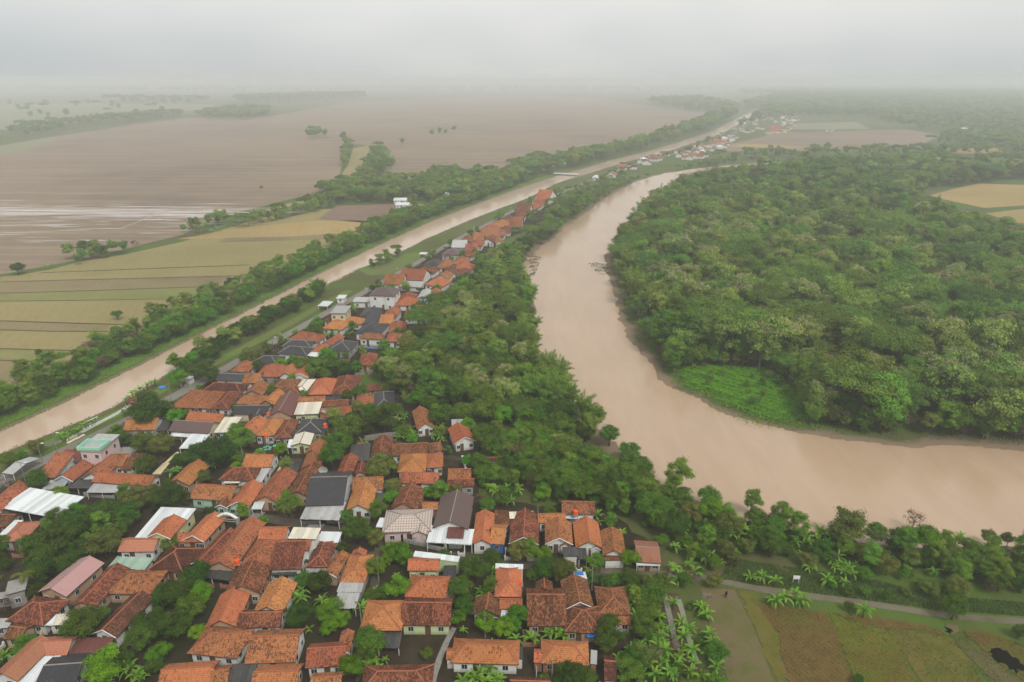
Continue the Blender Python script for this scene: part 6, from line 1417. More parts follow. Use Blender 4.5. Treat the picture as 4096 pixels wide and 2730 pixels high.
def crown_at(zone, cx, cyy, r, kind):
    H, Rr, zc = DIM[kind]; s = 1.0
    for k in range(4):
        x, y = at(zone, cx, cyy, zc * s); s = r / ZONES[zone][2] * depth_of(x, y, zc * s) / FPX / Rr
    return x, y, max(.22, min(s, 2.2))
PLACED = []   # (x, y, r)
LOOK = dict(dark='dark green dense tree', mid='mid green leafy tree', bright='bright light-green tree', olive='dull olive green tree', teak='pale-flowering tall tree', rain='broad spreading tree', tall='tall leafy tree',
            bamboo='arching bamboo clump', banana='banana plant', palm='coconut palm with drooping fronds', shrub='low green bush', bare='bare reddish tree')
LABELS = {}
def near_label(kind, x, y):
    best = sorted(HOUSES, key=lambda h: (h[0] - x) ** 2 + (h[1] - y) ** 2)
    for h in best[:6]:
        dx, dy = x - h[0], y - h[1]
        w = ('right of' if dx > 0 else 'left of') if abs(dx) > abs(dy) else ('behind' if dy > 0 else 'in front of')
        sh = h[2]
        lb = '%s %s the %s' % (LOOK[kind], w, sh)
        if len(lb.split()) <= 16 and lb not in LABELS: LABELS[lb] = 1; return lb
    for n in ('smaller', 'slimmer', 'rear', 'nearer'):
        lb = '%s %s' % (n, '%s beside the %s' % (LOOK[kind], best[0][2]))
        if len(lb.split()) <= 16 and lb not in LABELS: LABELS[lb] = 1; return lb
    return lb
BELT = {'Z4': 'riverside thicket above the track'}
for zn, s in HT.items():
    for k, q in enumerate(s.split(';')):
        a = q.split(); cx, cyy, r, kind = float(a[0]), float(a[1]), float(a[2]), a[3]
        if kind == 'bare': continue
        x, y, sc = crown_at(zn, cx, cyy, r * (1.12 if zn != 'Z4' else .88), kind)
        PLACED.append((x, y, sc * DIM[kind][1]))
        if zn == 'Z4':
            lb, g = '%s in the thicket between track and river' % LOOK[kind], 'trees between the track and the river'
            if (cx, cyy) == (1890, 800): lb, g = 'single round tree standing on the track beside the brown plot', None
            if (cx, cyy) == (1180, 800): lb, g = 'small dark tree with short trunk beside the brown plot', None
            if (cx, cyy) == (525, 70): lb, g = 'dark tall tree standing out against the river water', None
        else: lb, g = near_label(kind, x, y), 'trees in the village'
        plant(kind, x, y, sc, lb, g, sz=prnd.uniform(.92, 1.08))
# bananas and palms set one by one
HB = {
'Z3': '450 800;540 640;520 745;470 850;735 1190;860 1190;830 1165;1060 1130;1110 1155;1030 1100;1150 1130;990 1150;1660 1290;1550 1335;1620 1330;440 1450;350 1500;520 1430;560 1490;300 1540;400 1520;480 1530;600 1520;1700 890;1650 900;1720 940;1640 950;1690 1010;1850 720;1900 720;1830 760;1950 740;1660 800;1750 1310;1840 1350;1800 1400;1720 1400;1390 200;1400 250;2000 900;1880 1010;1890 1090;1900 1170;1930 1290;1910 1400;1960 1450;1850 1480;1800 1200;1880 1250',
'Z2': '1020 800;1010 865;1180 885;1560 1400;1600 805;1580 1360;1620 1430;1500 950;970 850;1530 1440;1780 540;1830 510',
'Z1': '1090 1480;1030 1440;1130 1500;20 1330;0 1360',
'ZA': '1160 970;1060 975;1120 960;1700 920;1410 950;1430 930;1380 970;1480 140;1440 130;1460 150;1215 255;1180 275;1150 290;1240 245;1120 305;1060 340;1030 365;1090 330;1010 390;760 545;740 560;700 575;680 590;640 610;600 630;560 650;520 665;480 670;620 640;580 645;540 670;180 835;110 860;30 850;1620 160',
'ZB': '1440 900;1470 880;1420 930;1700 925;1990 700;2010 740;1980 830;2030 850;2000 880;2040 700;1420 50;1390 60;1460 45;1500 55;1360 70;1440 70;1040 60;1590 510;1660 480',
'ZD': '420 820;390 870;490 820;440 720;460 860;380 830;430 770;510 870;720 870;690 850;760 840;660 880;740 900;760 655;840 710;800 670;1310 860;1450 990;1500 1020;1400 1010;1540 1030;1460 960;1280 1190;1320 1200;1230 1180;1170 1310;1130 1270;1220 1380;1300 1390;1530 1330;1610 1240;1580 1230;1640 1010;640 30;560 150;600 170;520 210',
'Z4': '210 130;260 160;300 120;230 200;280 210;340 200;220 260;270 280;320 270;370 250;420 260;380 300;240 320;300 330;430 300;180 400;150 430;200 450;250 430;110 420;440 230;480 260;540 230;600 240;560 210;630 260;880 320;870 290;910 340;1000 300;1060 320;980 280;1040 350;1070 470;1100 450;1080 500;1180 520;1140 540;1200 560;1030 600;1150 610;900 500;920 520;650 730;690 740;740 720;840 730;820 700;870 740;1280 810;510 580;595 590;680 610;130 560;90 580;190 790;210 830;170 770;40 890;90 940;60 990;120 1070;70 1060;240 970;250 1010;230 1090;280 1120;110 1210;130 1150;280 1180;260 1290;180 1250;1900 340;1870 360;1930 320;2320 500;2340 520;20 600;560 270;500 290;330 170;400 180'}
for zn, s in HB.items():
    for q in s.split(';'):
        a = q.split(); x, y = at(zn, float(a[0]), float(a[1]), 2.2); d = math.hypot(x, y)
        sc = prnd.uniform(.62, .92)
        near_water = zn == 'ZA' and float(a[1]) < 700
        if zn == 'Z4': lb, g = 'big-leaved banana plant in the growth beside the track and river', 'banana plants by the track'
        elif zn == 'ZD': lb, g = 'big-leaved banana plant at the edge of the riverside grove', 'banana plants by the grove'
        elif zn == 'Z3' and float(a[0]) > 1600: lb, g = 'big-leaved banana plant in the belt beside the flooded ditches', 'banana plants by the ditches'
        elif near_water: lb, g = 'banana plant in the row on the near canal bank', 'banana plants on the near canal bank'
        else: lb, g = near_label('banana', x, y), 'banana plants in the village yards'
        plant('banana', x, y, sc, lb, g, fine=d < 165)
for zn, cx, cyy, r, lb in (('Z1', 1450, 825, 75, 'coconut palm rising from the dark tree row at lower left'), ('Z1', 180, 690, 90, 'yellowish coconut palm above the unfinished concrete house'), ('ZD', 1280, 965, 75, 'lone coconut palm in the garden by the grove'), ('ZB', 2000, 230, 60, 'coconut palm at the grove edge below the white-walled house'), ('ZC', 960, 1370, 60, 'coconut palm inside the upper grove')):
    x, y, sc = crown_at(zn, cx, cyy, r, 'palm'); plant('palm', x, y, min(1.0, sc), lb)
# reddish leafless tree on the river bank
x, y, sc = crown_at('Z4', 1615, 215, 75, 'mid'); bt = empty('bare_tree', (x, y, 0), .4, sc); tag(bt, 'bare reddish tree standing against the river', 'tree')
link('trunk', trunk_mesh('trunk', 8, 4.5, 77, r0=.2, limbs=7, fork=.4), bt)
V, F, T_, _ = crown('broad', 78); nq = len(F) // 9
link('crown', npmesh('crown', V[:nq * 4], F[:nq], 'leaf_bare', T_[:nq * 4]), bt)['kind'] = 'stuff'

# ------------------------------------------------------------------ regions filled with trees
def blocked(x, y, r):
    for hx, hy, a, w, d in RECTS:
        dx, dy = x - hx, y - hy
        if dx * dx + dy * dy > 400: continue
        u = dx * math.cos(a) + dy * math.sin(a); v = -dx * math.sin(a) + dy * math.cos(a)
        if abs(u) < w / 2 + r * .55 and abs(v) < d / 2 + r * .55: return True
    return False
CLX = at('ZF', 800, 1050)
CAND = []      # (apparent size, kind, x, y, s, label, group)
def fill(zone, poly, step, mix, where, group, jit=.42, size=(.8, 1.2), water=1.0, keep=1.0, seed=0, grow=True, skip=None, near=None, road_side=False):
    rs = random.Random(seed + len(CAND)); P = pts(zone, poly) if isinstance(zone, str) else poly
    xs = [p[0] for p in P]; ys = [p[1] for p in P]; kinds = list(mix); ws = [mix[k] for k in kinds]; pt = []
    y = min(ys); row = 0
    while y < max(ys):
        st = step * (1 + max(0, y - 500) / 900.0 if grow else 1)
        x = min(xs) + (row % 2) * st * .5
        while x < max(xs):
            q = (x + rs.uniform(-jit, jit) * st, y + rs.uniform(-jit, jit) * st)
            if rs.random() < keep and in_poly(q, P) and not (skip and in_poly(q, skip)): pt.append((q, st / step))
            x += st
        y += st * .87; row += 1
    if not pt: return
    A = np.array([p[0] for p in pt]); dw = np.minimum(sdist(A, RIVER), sdist(A, CANAL))
    for (q, gs), w in zip(pt, dw):
        if w < water or (near and w > near): continue
        if q[1] < 420 and road_side and q[0] < np.interp(q[1], [p[1] for p in ROAD], [p[0] for p in ROAD]) + 4.5: continue
        k = rs.choices(kinds, ws)[0]; s = rs.uniform(*size) * (1 + (gs - 1) * .8); r = DIM[k][1] * s
        if q[1] < 600 and blocked(q[0], q[1], r): continue
        if any((q[0] - a) ** 2 + (q[1] - b) ** 2 < (0.5 * (r + c)) ** 2 for a, b, c in PLACED if abs(q[0] - a) < 9): continue
        u, v = to_px(q[0], q[1], DIM[k][2] * s)
        if not (-500 < u < 4600 and v < 3150): continue
        inside = -60 < u < 4156 and v < 2830
        wh = where
        if where == 'of the dense wood across the river':
            wh = 'on the river edge of the wood across the river' if w < 20 else 'beside the bright clearing in the wood across the river' if math.hypot(q[0] - CLX[0], q[1] - CLX[1]) < 42 else 'in the hazy far part of the wood across the river' if v < 980 else 'in the right-hand part of the wood across the river' if u > 3450 else 'in the left part of the wood across the river' if u < 2850 else 'in the middle of the wood across the river'
        CAND.append((r / math.hypot(q[0], q[1]) * (1 if inside else .2), k, q[0], q[1], s, '%s %s' % (LOOK[k], wh), group))
DITCH = pts('Z3', [1880, 840, 2060, 840, 2130, 1000, 2180, 1180, 2260, 1450, 2120, 1500, 2040, 1330, 1960, 1150, 1900, 980])
# grove between village and river
fill('D', [1215, 640, 1232, 720, 1240, 800, 1262, 850, 1320, 915, 1370, 970, 1310, 985, 1250, 900, 1190, 820, 1150, 740, 1130, 660, 1160, 600], 5.2, dict(bamboo=8, mid=1, tall=1), 'on the river edge of the grove', 'bamboo of the grove', size=(.62, 1.0), water=2)
fill('D', [1370, 970, 1450, 1055, 1540, 1130, 1600, 1160, 1560, 1190, 1440, 1110, 1330, 1010], 5.0, dict(bamboo=3, mid=3, tall=2, dark=2), 'on the river edge of the grove', 'bamboo of the grove', size=(.6, .9), water=2)
fill('D', [1180, 590, 1245, 585, 1205, 620, 1150, 650, 1140, 740, 1190, 830, 1250, 910, 1310, 990, 1300, 1030, 1210, 1030, 1130, 1000, 1110, 960, 1010, 938, 940, 918, 890, 912, 850, 880, 900, 842, 950, 802, 990, 760, 1025, 712, 1062, 672, 1100, 635, 1140, 607], 5.3, dict(teak=4, tall=3, dark=3, mid=4, bamboo=2, rain=1, olive=2), 'inside the grove between village and river', 'trees of the grove', size=(.75, 1.12))
fill('D', [1130, 1020, 1210, 1040, 1310, 1035, 1440, 1115, 1560, 1195, 1640, 1165, 1700, 1200, 1640, 1250, 1540, 1240, 1440, 1190, 1360, 1165, 1240, 1155, 1110, 1150, 1100, 1090], 4.3, dict(mid=5, dark=3, olive=2, bright=2, banana=4, shrub=2), 'in the garden strip between grove and riverside row', 'trees of the garden strip', size=(.55, .95))
fill('D', [1560, 1200, 1700, 1200, 1760, 1200, 1900, 1240, 2130, 1270, 2353, 1285, 2500, 1300, 2500, 1360, 2353, 1350, 2100, 1310, 1900, 1270, 1760, 1240, 1640, 1260], 3.6, dict(shrub=6, banana=3, mid=2, olive=2), 'in the undergrowth on the river bank above the track', 'undergrowth above the track', size=(.5, 1.0), water=1.0)
fill('Z4', [560, 420, 900, 520, 1300, 600, 1640, 650, 1900, 640, 2353, 720, 2353, 560, 2100, 440, 1800, 380, 1300, 330, 900, 300, 600, 240, 420, 260], 3.0, dict(shrub=7, mid=1, olive=1, banana=6), 'in the undergrowth on the river bank above the track', 'undergrowth above the track', size=(.4, .75), water=1.0, keep=.85)
fill('D', [1440, 1380, 1500, 1350, 1580, 1360, 1640, 1480, 1680, 1640, 1400, 1640, 1440, 1500], 3.2, dict(banana=6, mid=2, shrub=3, olive=1), 'in the belt beside the flooded ditches', 'growth by the ditches', size=(.4, .7), keep=.75, skip=DITCH)
fill('Z4', [1350, 560, 1700, 600, 2000, 640, 2353, 690, 2600, 720, 2600, 800, 2353, 780, 1800, 760, 1500, 700, 1300, 640], 3.4, dict(shrub=8, olive=1, mid=1), 'on the grassy slope just above the track', 'bushes on the slope above the track', size=(.3, .75), keep=.5)
# (bushes in the gaps)
# village fillers: low bushes in the gaps
fill(VILLAGE, VILLAGE, 5.0, dict(shrub=6, mid=3, bright=2, banana=3, olive=1), 'in a gap between the village houses', 'bushes between the houses', size=(.32, .62), keep=.62, road_side=True, skip=pts('Z2', [1680, 1120, 2080, 1120, 2000, 1420, 1690, 1420]))
for U_ in ([1130, 1010, 1310, 1030, 1440, 1110, 1560, 1190, 1700, 1205, 1640, 1255, 1540, 1245, 1440, 1195, 1360, 1170, 1240, 1158, 1110, 1155, 1100, 1060], [1480, 1260, 1560, 1240, 1700, 1260, 1690, 1310, 1560, 1330, 1520, 1300], [1440, 1380, 1500, 1340, 1600, 1340, 1640, 1480, 1680, 1640, 1400, 1640]):
    fill('D', U_, 2.7, dict(shrub=6, banana=4), 'in the low undergrowth of the gardens', 'low undergrowth of the gardens', size=(.35, .8), keep=.75, skip=DITCH)
# forest across the river
FOREST = pts('D', [1790, 402, 1700, 416, 1640, 424, 1575, 438, 1545, 452, 1512, 485, 1488, 508, 1446, 546, 1406, 574, 1394, 600, 1400, 640, 1420, 690, 1424, 735, 1448, 786, 1490, 825, 1530, 850, 1560, 848, 1640, 838, 1740, 850, 1830, 880, 1850, 960, 1900, 985, 2050, 1005, 2150, 1005, 2240, 1012, 2353, 1022, 2700, 1045, 3200, 1000, 3400, 700, 2700, 640, 2353, 578, 2240, 545, 2150, 500, 2090, 462, 2130, 436, 2353, 412, 2700, 408, 2700, 404, 2353, 396, 2150, 390, 1960, 386, 1860, 390])
fill(FOREST, FOREST, 6.8, dict(teak=7, tall=4, mid=2, rain=3, bamboo=3, olive=2), 'of the dense wood across the river', 'wood across the river', size=(.68, 1.7), water=6)
fill(FOREST, FOREST, 4.6, dict(shrub=8, olive=2, mid=2, bright=1), 'in the low skirt of the wood across the river', 'low skirt of the wood', size=(.4, .85), water=5, keep=.8, near=15)
SK = pts('D', [1500, 800, 1560, 835, 1640, 828, 1740, 838, 1840, 868, 1865, 950, 1850, 965, 1828, 885, 1740, 856, 1640, 846, 1540, 852, 1480, 815])
fill(SK, SK, 3.2, dict(shrub=6, bright=2, mid=2, banana=2), 'at the wood edge behind the bright clearing', 'bushes behind the bright clearing', size=(.4, .8), water=5, keep=.9)
BANK_R = pts('D', [1384, 590, 1400, 575, 1424, 640, 1440, 700, 1450, 760, 1500, 815, 1560, 850, 1640, 845, 1760, 860, 1840, 900, 1900, 975, 2353, 1010, 2500, 1020, 2500, 1045, 2353, 1036, 2050, 1020, 1900, 1000, 1760, 978, 1640, 935, 1540, 880, 1490, 835, 1440, 775, 1415, 700])
CLEAR = pts('ZF', [420, 925, 640, 925, 900, 925, 1100, 1080, 1130, 1190, 1160, 1300, 800, 1260, 560, 1140, 390, 1010])
fill(BANK_R, BANK_R, 2.9, dict(shrub=9, banana=1, olive=2, mid=1), 'along the muddy far bank of the river', 'bushes on the far bank', size=(.4, 1.0), water=5.0, keep=.75, skip=CLEAR)
fill(CLEAR, CLEAR, 4.2, dict(bright=3, shrub=3, olive=1), 'growing in the bright clearing on the far bank', 'bushes in the bright clearing', size=(.2, .36), keep=.3, water=7)
# belt on the far side of the canal, near side, river bank further up
def strip(P, a, b):
    out = []
    for s in (a, b):
        l = []
        for i, p in enumerate(P):
            q = Vector(P[min(i + 1, len(P) - 1)]) - Vector(P[max(i - 1, 0)]); q.normalize(); l.append((p[0] - q.y * s, p[1] + q.x * s))
        out.append(l)
    return out[0] + out[1][::-1]
CF = CANAL_FAR[1:14]
S1 = strip(CF, 13, 27); fill(S1, S1, 4.8, dict(mid=4, dark=3, olive=3, shrub=2, tall=1), 'in the belt on the far canal side', 'belt on the far canal side', size=(.42, .82), keep=.92)
S2 = strip(CF, 6, 13); fill(S2, S2, 3.0, dict(banana=7, shrub=3), 'on the grassy far canal bank', 'bananas on the far canal bank', size=(.55, .9), keep=.6)
S0 = strip(CANAL_NEAR[6:11], -2.6, -9.5); fill(S0, S0, 3.7, dict(dark=6, mid=3, banana=1, bright=1), 'in the dense hedge between canal and road', 'dense hedge between canal and road', size=(.5, .78), keep=.95)
CNr = CANAL_NEAR[11:13]
S3 = strip(CNr, -3.2, -10); fill(S3, S3, 4.0, dict(dark=5, mid=3, banana=3, bright=1), 'in the hedge between canal and road', 'hedge between canal and road', size=(.34, .56), keep=.75)
S4 = strip(ROAD[13:19], -5, -24); fill(S4, S4, 6.0, dict(mid=4, dark=3, olive=1), 'between road and river beyond the last houses', 'trees beyond the last houses', size=(.36, .6), keep=.7)
S5 = strip(CANAL_FAR[12:21], 12, 45); fill(S5, S5, 6.5, dict(mid=4, dark=3, olive=2), 'in the far tree belt left of the canal', 'far tree belt left of the canal', size=(.8, 1.2), keep=.85)
S6 = strip(CANAL_NEAR[18:23], -18, -34); fill(S6, S6, 9.0, dict(mid=4, dark=3), 'between canal and far roofs', 'trees between canal and far roofs', size=(.36, .6), keep=.45)
fill('D', [1120, 622, 1170, 588, 1218, 552, 1265, 507, 1302, 472, 1342, 450, 1355, 485, 1305, 519, 1275, 547, 1240, 571, 1203, 604, 1190, 620], 5.8, dict(rain=2, tall=3, mid=4, bamboo=3, dark=2), 'on the upper river bank below the roof row', 'trees of the upper river bank', size=(.75, 1.1), water=1.5)
fill('D', [1342, 450, 1400, 428, 1500, 405, 1600, 382, 1690, 368, 1690, 376, 1660, 381, 1600, 388, 1530, 398, 1470, 415, 1415, 443, 1355, 485], 5.0, dict(mid=4, bamboo=1, dark=2, shrub=2), 'on the upper river bank below the hazy hamlet', 'low trees of the upper river bank', size=(.38, .62), water=1.0)
fill('D', [1660, 372, 1760, 367, 1960, 361, 2353, 357, 2700, 357, 2700, 346, 2353, 345, 2150, 351, 2000, 349, 1880, 353, 1760, 358, 1700, 361, 1640, 368], 8, dict(mid=4, dark=4, tall=2), 'in the tree line behind the river bend', 'tree line behind the river bend', size=(.6, .95), water=1)
# belts through the left fields
for a in ([420, 535, 470, 520, 560, 505, 660, 492, 740, 468, 790, 455, 790, 470, 720, 490, 600, 520, 520, 535, 430, 550], [0, 632, 60, 622, 180, 592, 300, 570, 330, 575, 200, 605, 80, 630, 0, 642], [-300, 640, 0, 625, 0, 645, -300, 665]):
    fill('D', a, 6.2, dict(mid=4, dark=3, olive=2, shrub=2), 'in the tree belt through the left fields', 'tree belt through the left fields', size=(.5, .95), keep=.72)
fill('D', [745, 435, 800, 428, 860, 420, 900, 425, 985, 425, 1080, 410, 1180, 405, 1240, 400, 1200, 425, 1100, 455, 1000, 470, 900, 468, 780, 470, 735, 450], 6.5, dict(mid=4, dark=3, tall=1, olive=2), 'in the wood left of the canal behind the barns', 'wood left of the canal', size=(.7, 1.1), keep=.9)
fill('D', [985, 420, 1060, 420, 1060, 408, 985, 408], 5, dict(dark=1), 'in the dark square copse among the fields', 'dark square copse', size=(.9, 1.1))
fill('D', [780, 385, 795, 330, 806, 328, 800, 384], 5.5, dict(mid=3, dark=2), 'in the straight tree row across the fields', 'straight tree row', size=(.6, .9))
fill('D', [840, 388, 868, 345, 885, 348, 895, 385, 925, 380, 900, 395, 870, 420, 800, 430, 830, 405], 6.5, dict(mid=3, dark=2), 'in the copse beside the straight tree row', 'copse by the tree row', size=(.7, 1.0), keep=.85)
fill('D', [1160, 392, 1230, 372, 1260, 372, 1240, 400, 1180, 400], 6, dict(dark=2, mid=2), 'beside the hamlet left of the bridge', 'trees by the hamlet', size=(.7, 1))
fill('D', [670, 320, 720, 308, 790, 326, 735, 325], 9, dict(dark=2, mid=2), 'in the small far field copse', 'small far field copse', size=(.7, 1), keep=.5)
fill('D', [880, 335, 960, 318, 1020, 305, 1060, 305, 960, 325, 900, 340], 11, dict(mid=1), 'in the far field hedge', 'far field hedge', size=(.5, .8), keep=.35)
for q in ((192, 566, 17), (268, 722, 12), (88, 810, 9), (395, 690, 11), (600, 430, 4), (340, 748, 10)):
    x, y, sc = crown_at('D', q[0], q[1], q[2], 'mid'); plant('mid', x, y, sc, 'lone round tree standing in the open left fields', 'lone trees in the left fields'); 
# ------------------------------------------------------------------ the largest of each kind stand as individuals, the rest as woods
CAND.sort(key=lambda c: -c[0])
LIM = dict(mid=110, dark=110, olive=60, bright=30, teak=260, tall=220, rain=80, bamboo=170, banana=110, shrub=190)
cnt = {}; REST = []
for c in CAND:
    k = c[1]; cnt[k] = cnt.get(k, 0) + 1
    if cnt[k] <= LIM[k] and c[0] > 0.008: plant(k, c[2], c[3], c[4], c[5], c[6])
    else: REST.append(c)
SRC = {}
for o in list(bpy.data.objects):
    if o.parent and o.name.split('.')[0] in ('crown', 'foliage', 'leaves') and o.data.name not in SRC: SRC[o.data.name] = o
src_list = list(SRC.values()); KIDX = {}
for i, o in enumerate(src_list):
    nm = o.parent.name.split('.')[0]; mt = o.data.materials[0].name
    KIDX.setdefault(dict(leaf_dark='dark', leaf_mid='mid', leaf_bright='bright', leaf_olive='olive', leaf_rain='rain', leaf_teak='teak', leaf_bamboo='bamboo', leaf_tall='tall', leaf_banana='banana', leaf_bare='bare').get(mt) if nm not in ('tall_tree', 'shrub') else dict(tall_tree='tall', shrub='shrub')[nm], []).append(i)
rr2 = random.Random(9)
def wood(name, label, sel):
    it = [(c[2], c[3], c[4], rr2.choice(KIDX[c[1]]), rr2.uniform(0, 6.283)) for c in sel if c[1] in KIDX]
    if it: scatter_stuff(name, label, it, src_list)
wood('forest', 'hazy mass of the wood across the river', [c for c in REST if c[6] == 'wood across the river'])
wood('woodland', 'far tree belts along the canal and through the fields', [c for c in REST if c[6] != 'wood across the river'])
# farthest woods: only a dark haze-veiled band
CAND.clear()
for a, st, kp in (([0, 312, 60, 292, 300, 272, 420, 265, 420, 270, 300, 282, 180, 292, 80, 315], 16, .85), ([450, 270, 520, 258, 620, 258, 620, 270, 560, 278, 480, 275], 16, .9), ([-600, 330, 0, 315, 0, 325, -600, 350], 16, .8), ([540, 234, 700, 226, 840, 222, 840, 228, 700, 234, 560, 240], 24, .8),
                  ([1690, 300, 1760, 275, 1850, 268, 2000, 272, 2100, 300, 2353, 315, 2900, 320, 2900, 265, 2353, 258, 1900, 258, 1750, 262], 15, .6), ([2130, 330, 2200, 310, 2353, 315, 2900, 330, 2900, 345, 2353, 345, 2200, 340], 14, .9),
                  ([1750, 262, 2353, 258, 3000, 262, 3000, 215, 2353, 212, 1800, 225, 1700, 245], 22, .85), ([1480, 240, 1600, 235, 1700, 250, 1680, 262, 1600, 258], 22, .7), ([1560, 300, 1650, 275, 1660, 282, 1580, 308], 12, .8), ([-500, 300, 400, 262, 420, 240, -500, 250], 60, .3), ([1700, 225, 2400, 210, 3000, 212, 3000, 200, 1700, 205], 60, .7), ([240, 242, 480, 240, 480, 232, 240, 234], 40, .6), ([-900, 215, 1700, 212, 1700, 200, -900, 200], 110, .6)):
    fill('D', a, st, dict(dark=3, mid=3), '', 'far', size=(1.0, 1.5), keep=kp, grow=False)
FAR = [(c[0], c[1], c[2], c[3], min(c[4] * (1.0 + max(0, c[3] - 1200) / 1600.0), 3.2)) + c[5:] for c in CAND]
wood('far_woods', 'farthest woods fading into the haze', FAR)
# ------------------------------------------------------------------ grasses: blades on the banks, in the lush clearing and on the plots
def blades(name, label, poly, n, h, mat, water=0.3, zoff=0.0, w=.06, lean=.5, skips=()):
    rs = np.random.RandomState(len(name) + n); P = np.array(poly); lo, hi = P.min(0), P.max(0); C = rs.uniform(lo, hi, (n * 4, 2))
    C = C[sdist(C, poly) < 0][:n]; d = np.minimum(sdist(C, RIVER), sdist(C, CANAL)); C = C[d > water]; d = d[d > water]
    for q in skips:
        m_ = sdist(C, q) > 0; C = C[m_]; d = d[m_]
    dens = vnoise(C[:, 0], C[:, 1], 2.3) + rs.uniform(-.7, 1.0, len(C)); C = C[dens > -.25]; d = d[dens > -.25]; k = len(C)
    z = np.minimum(WZ + d * .085, 0) + zoff; a = rs.uniform(0, 6.283, k); hh = h * rs.uniform(.5, 1.25, k); dx, dy = np.cos(a), np.sin(a); ln = rs.uniform(.1, lean, k) * hh; b = rs.uniform(0, 6.283, k)
    B = np.column_stack([C, z - .05]); sx = np.column_stack([dx, dy, np.zeros(k)]) * w; tip = np.column_stack([np.cos(b) * ln, np.sin(b) * ln, hh])
    V = np.stack([B - sx, B + sx, B + tip * .6 + sx * .8, B + tip], 1).reshape(-1, 3)
    o = link(name, npmesh(name, V, np.arange(k * 4).reshape(k, 4), mat, np.repeat(rs.uniform(.1, .9, k), 4))); tag(o, label, 'grass', kind='stuff')
def creeper(name, label, poly, n, mat, h=.7):
    rs = np.random.RandomState(n); P = np.array(poly); C = rs.uniform(P.min(0), P.max(0), (n * 3, 2)); C = C[sdist(C, poly) + rs.normal(0, 2.2, len(C)) + vnoise(C[:, 0], C[:, 1], 5) * 2.5 < 0][:n]; k = len(C)
    z = np.maximum(0, .35 + vnoise(C[:, 0], C[:, 1], 1.6) * .45 + vnoise(C[:, 0], C[:, 1], 4.5) * .5) * h + rs.uniform(0, .25, k)
    V, F = leaf_quads(np.column_stack([C, z]), unit(rs.normal(size=(k, 3)) * .45 + np.array([0, 0, 1.])), rs.uniform(.3, .65, k), rs.uniform(.2, .4, k), rs, .3)
    tag(link(name, npmesh(name, V, F, mat, np.repeat(np.clip(rs.normal(.45, .25, k) + z * .25, 0, 1), 4))), label, 'ground cover', kind='stuff')
creeper('fringe_creeper', 'dull green creeper fringing the bright clearing', pts('ZF', [330, 900, 500, 880, 700, 900, 950, 920, 1150, 1080, 1200, 1200, 1150, 1280, 950, 1250, 800, 1200, 600, 1120, 420, 1020]), 18000, 'leaf_mid', .25)
creeper('lush_creeper', 'bright lush creeper covering the clearing on the far bank', pts('ZF', [420, 930, 640, 930, 900, 930, 1090, 1080, 1120, 1180, 1060, 1225, 1000, 1220, 860, 1165, 700, 1095, 540, 1035]), 46000, 'grass_lush', 1.0)
creeper('bank_creeper', 'green creeper on the far canal bank', strip(CANAL_FAR[1:11], 5, 12), 16000, 'grass_bright', .5)
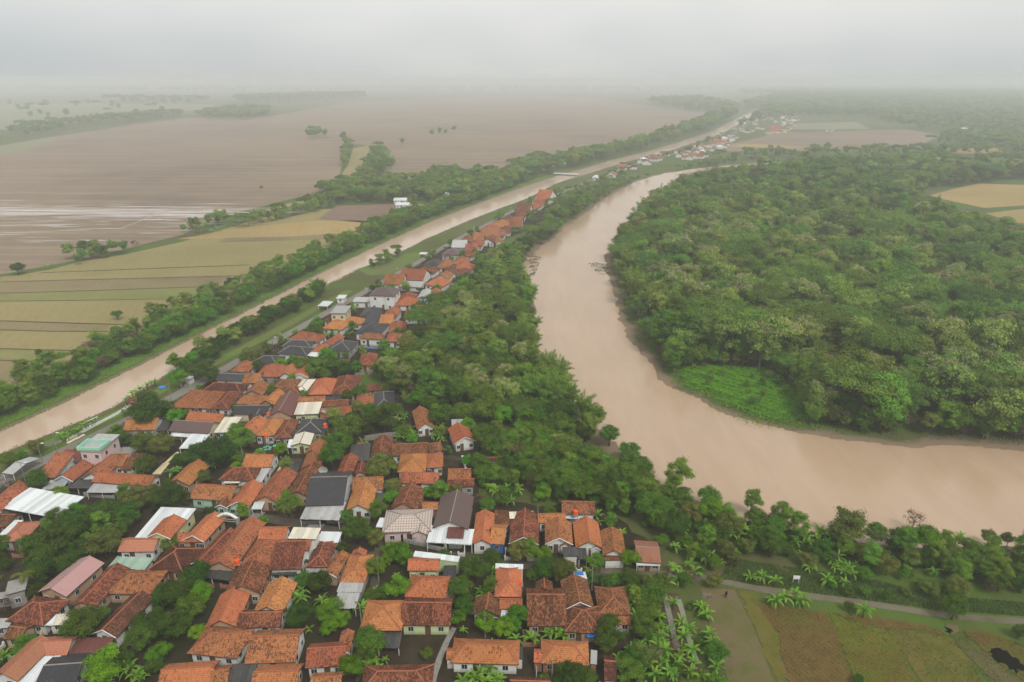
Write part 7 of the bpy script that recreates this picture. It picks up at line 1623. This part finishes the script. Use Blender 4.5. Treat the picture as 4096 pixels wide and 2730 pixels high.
def reeds_in_water(name, label, zone, q, n):
    poly = pts(zone, q, WZ); rs = np.random.RandomState(n); P = np.array(poly); C = rs.uniform(P.min(0), P.max(0), (n * 3, 2)); C = C[sdist(C, poly) < 0]; C = C[vnoise(C[:, 0], C[:, 1], 2.0) > .1][:n]; k = len(C)
    a = rs.uniform(0, 6.283, k); h = rs.uniform(.3, 1.0, k); B = np.column_stack([C, np.full(k, WZ - .2)]); sx = np.column_stack([np.cos(a), np.sin(a), a * 0]) * .12; t = np.column_stack([np.sin(a * 3) * .3, np.cos(a * 5) * .3, h])
    tag(link(name, npmesh(name, np.stack([B - sx, B + sx, B + t * .6 + sx, B + t], 1).reshape(-1, 3), np.arange(k * 4).reshape(k, 4), 'grass_grey', np.repeat(rs.uniform(0, .8, k), 4))), label, 'reeds', kind='stuff')
reeds_in_water('flooded_reeds', 'grey reeds standing in the river along the left bank bend', 'ZC', [1880, 600, 1960, 590, 2050, 640, 2020, 720, 1990, 780, 1960, 780, 1950, 690, 1900, 650], 1500)
reeds_in_water('flooded_reeds', 'reeds standing in the river off the right bank', 'N2', [1940, 1270, 2010, 1260, 2090, 1300, 2110, 1350, 2000, 1340], 500)
blades('bank_reeds', 'grey-green reeds along the muddy far bank', BANK_R, 16000, .6, 'grass_grey', 3.2, w=.12)
blades('canal_grass', 'grass on the far canal bank', strip(CANAL_FAR[1:12], .6, 7), 26000, .55, 'grass_bright', .5, w=.12)
blades('verge_grass', 'grass on the near canal bank', strip(CANAL_NEAR[1:12], -.5, -4), 12000, .45, 'grass_blade', .5, w=.1)
blades('river_edge_grass', 'rough grass along the near river bank above the track', pts('D', [1560, 1160, 1700, 1195, 1830, 1215, 1990, 1252, 2130, 1265, 2353, 1278, 2353, 1330, 2100, 1300, 1900, 1270, 1700, 1260]), 20000, .8, 'grass_blade', .4, w=.12)
blades('thicket_grass', 'grass between the track and the riverside thicket', pts('Z4', [380, 480, 900, 560, 1400, 640, 1700, 720, 2353, 780, 2600, 800, 2600, 880, 2353, 870, 1800, 830, 1200, 750, 560, 660, 300, 620]), 30000, .42, 'grass_blade', w=.12)
blades('dry_crop', 'dry matted crop stalks on the brown plots', pts('Z4', [560, 790, 1030, 850, 1800, 960, 2150, 990, 2700, 1200, 2700, 1600, 840, 1600, 760, 1315, 690, 980]), 15000, .26, 'stubble', zoff=.06, w=.08, lean=1.6, skips=(pts('Z4', [2085, 1105, 2160, 1080, 2240, 1105, 2310, 1150, 2360, 1210, 2345, 1265, 2280, 1245, 2200, 1200, 2120, 1155]), pts('Z4', [1820, 925, 1910, 925, 1930, 975, 1870, 990, 1820, 970])))
for o in bpy.data.objects:
    if o.parent and o.type == 'MESH' and o.name.split('.')[0] in ('crown', 'foliage', 'leaves', 'culms', 'flower_heads'): o['kind'] = 'stuff'
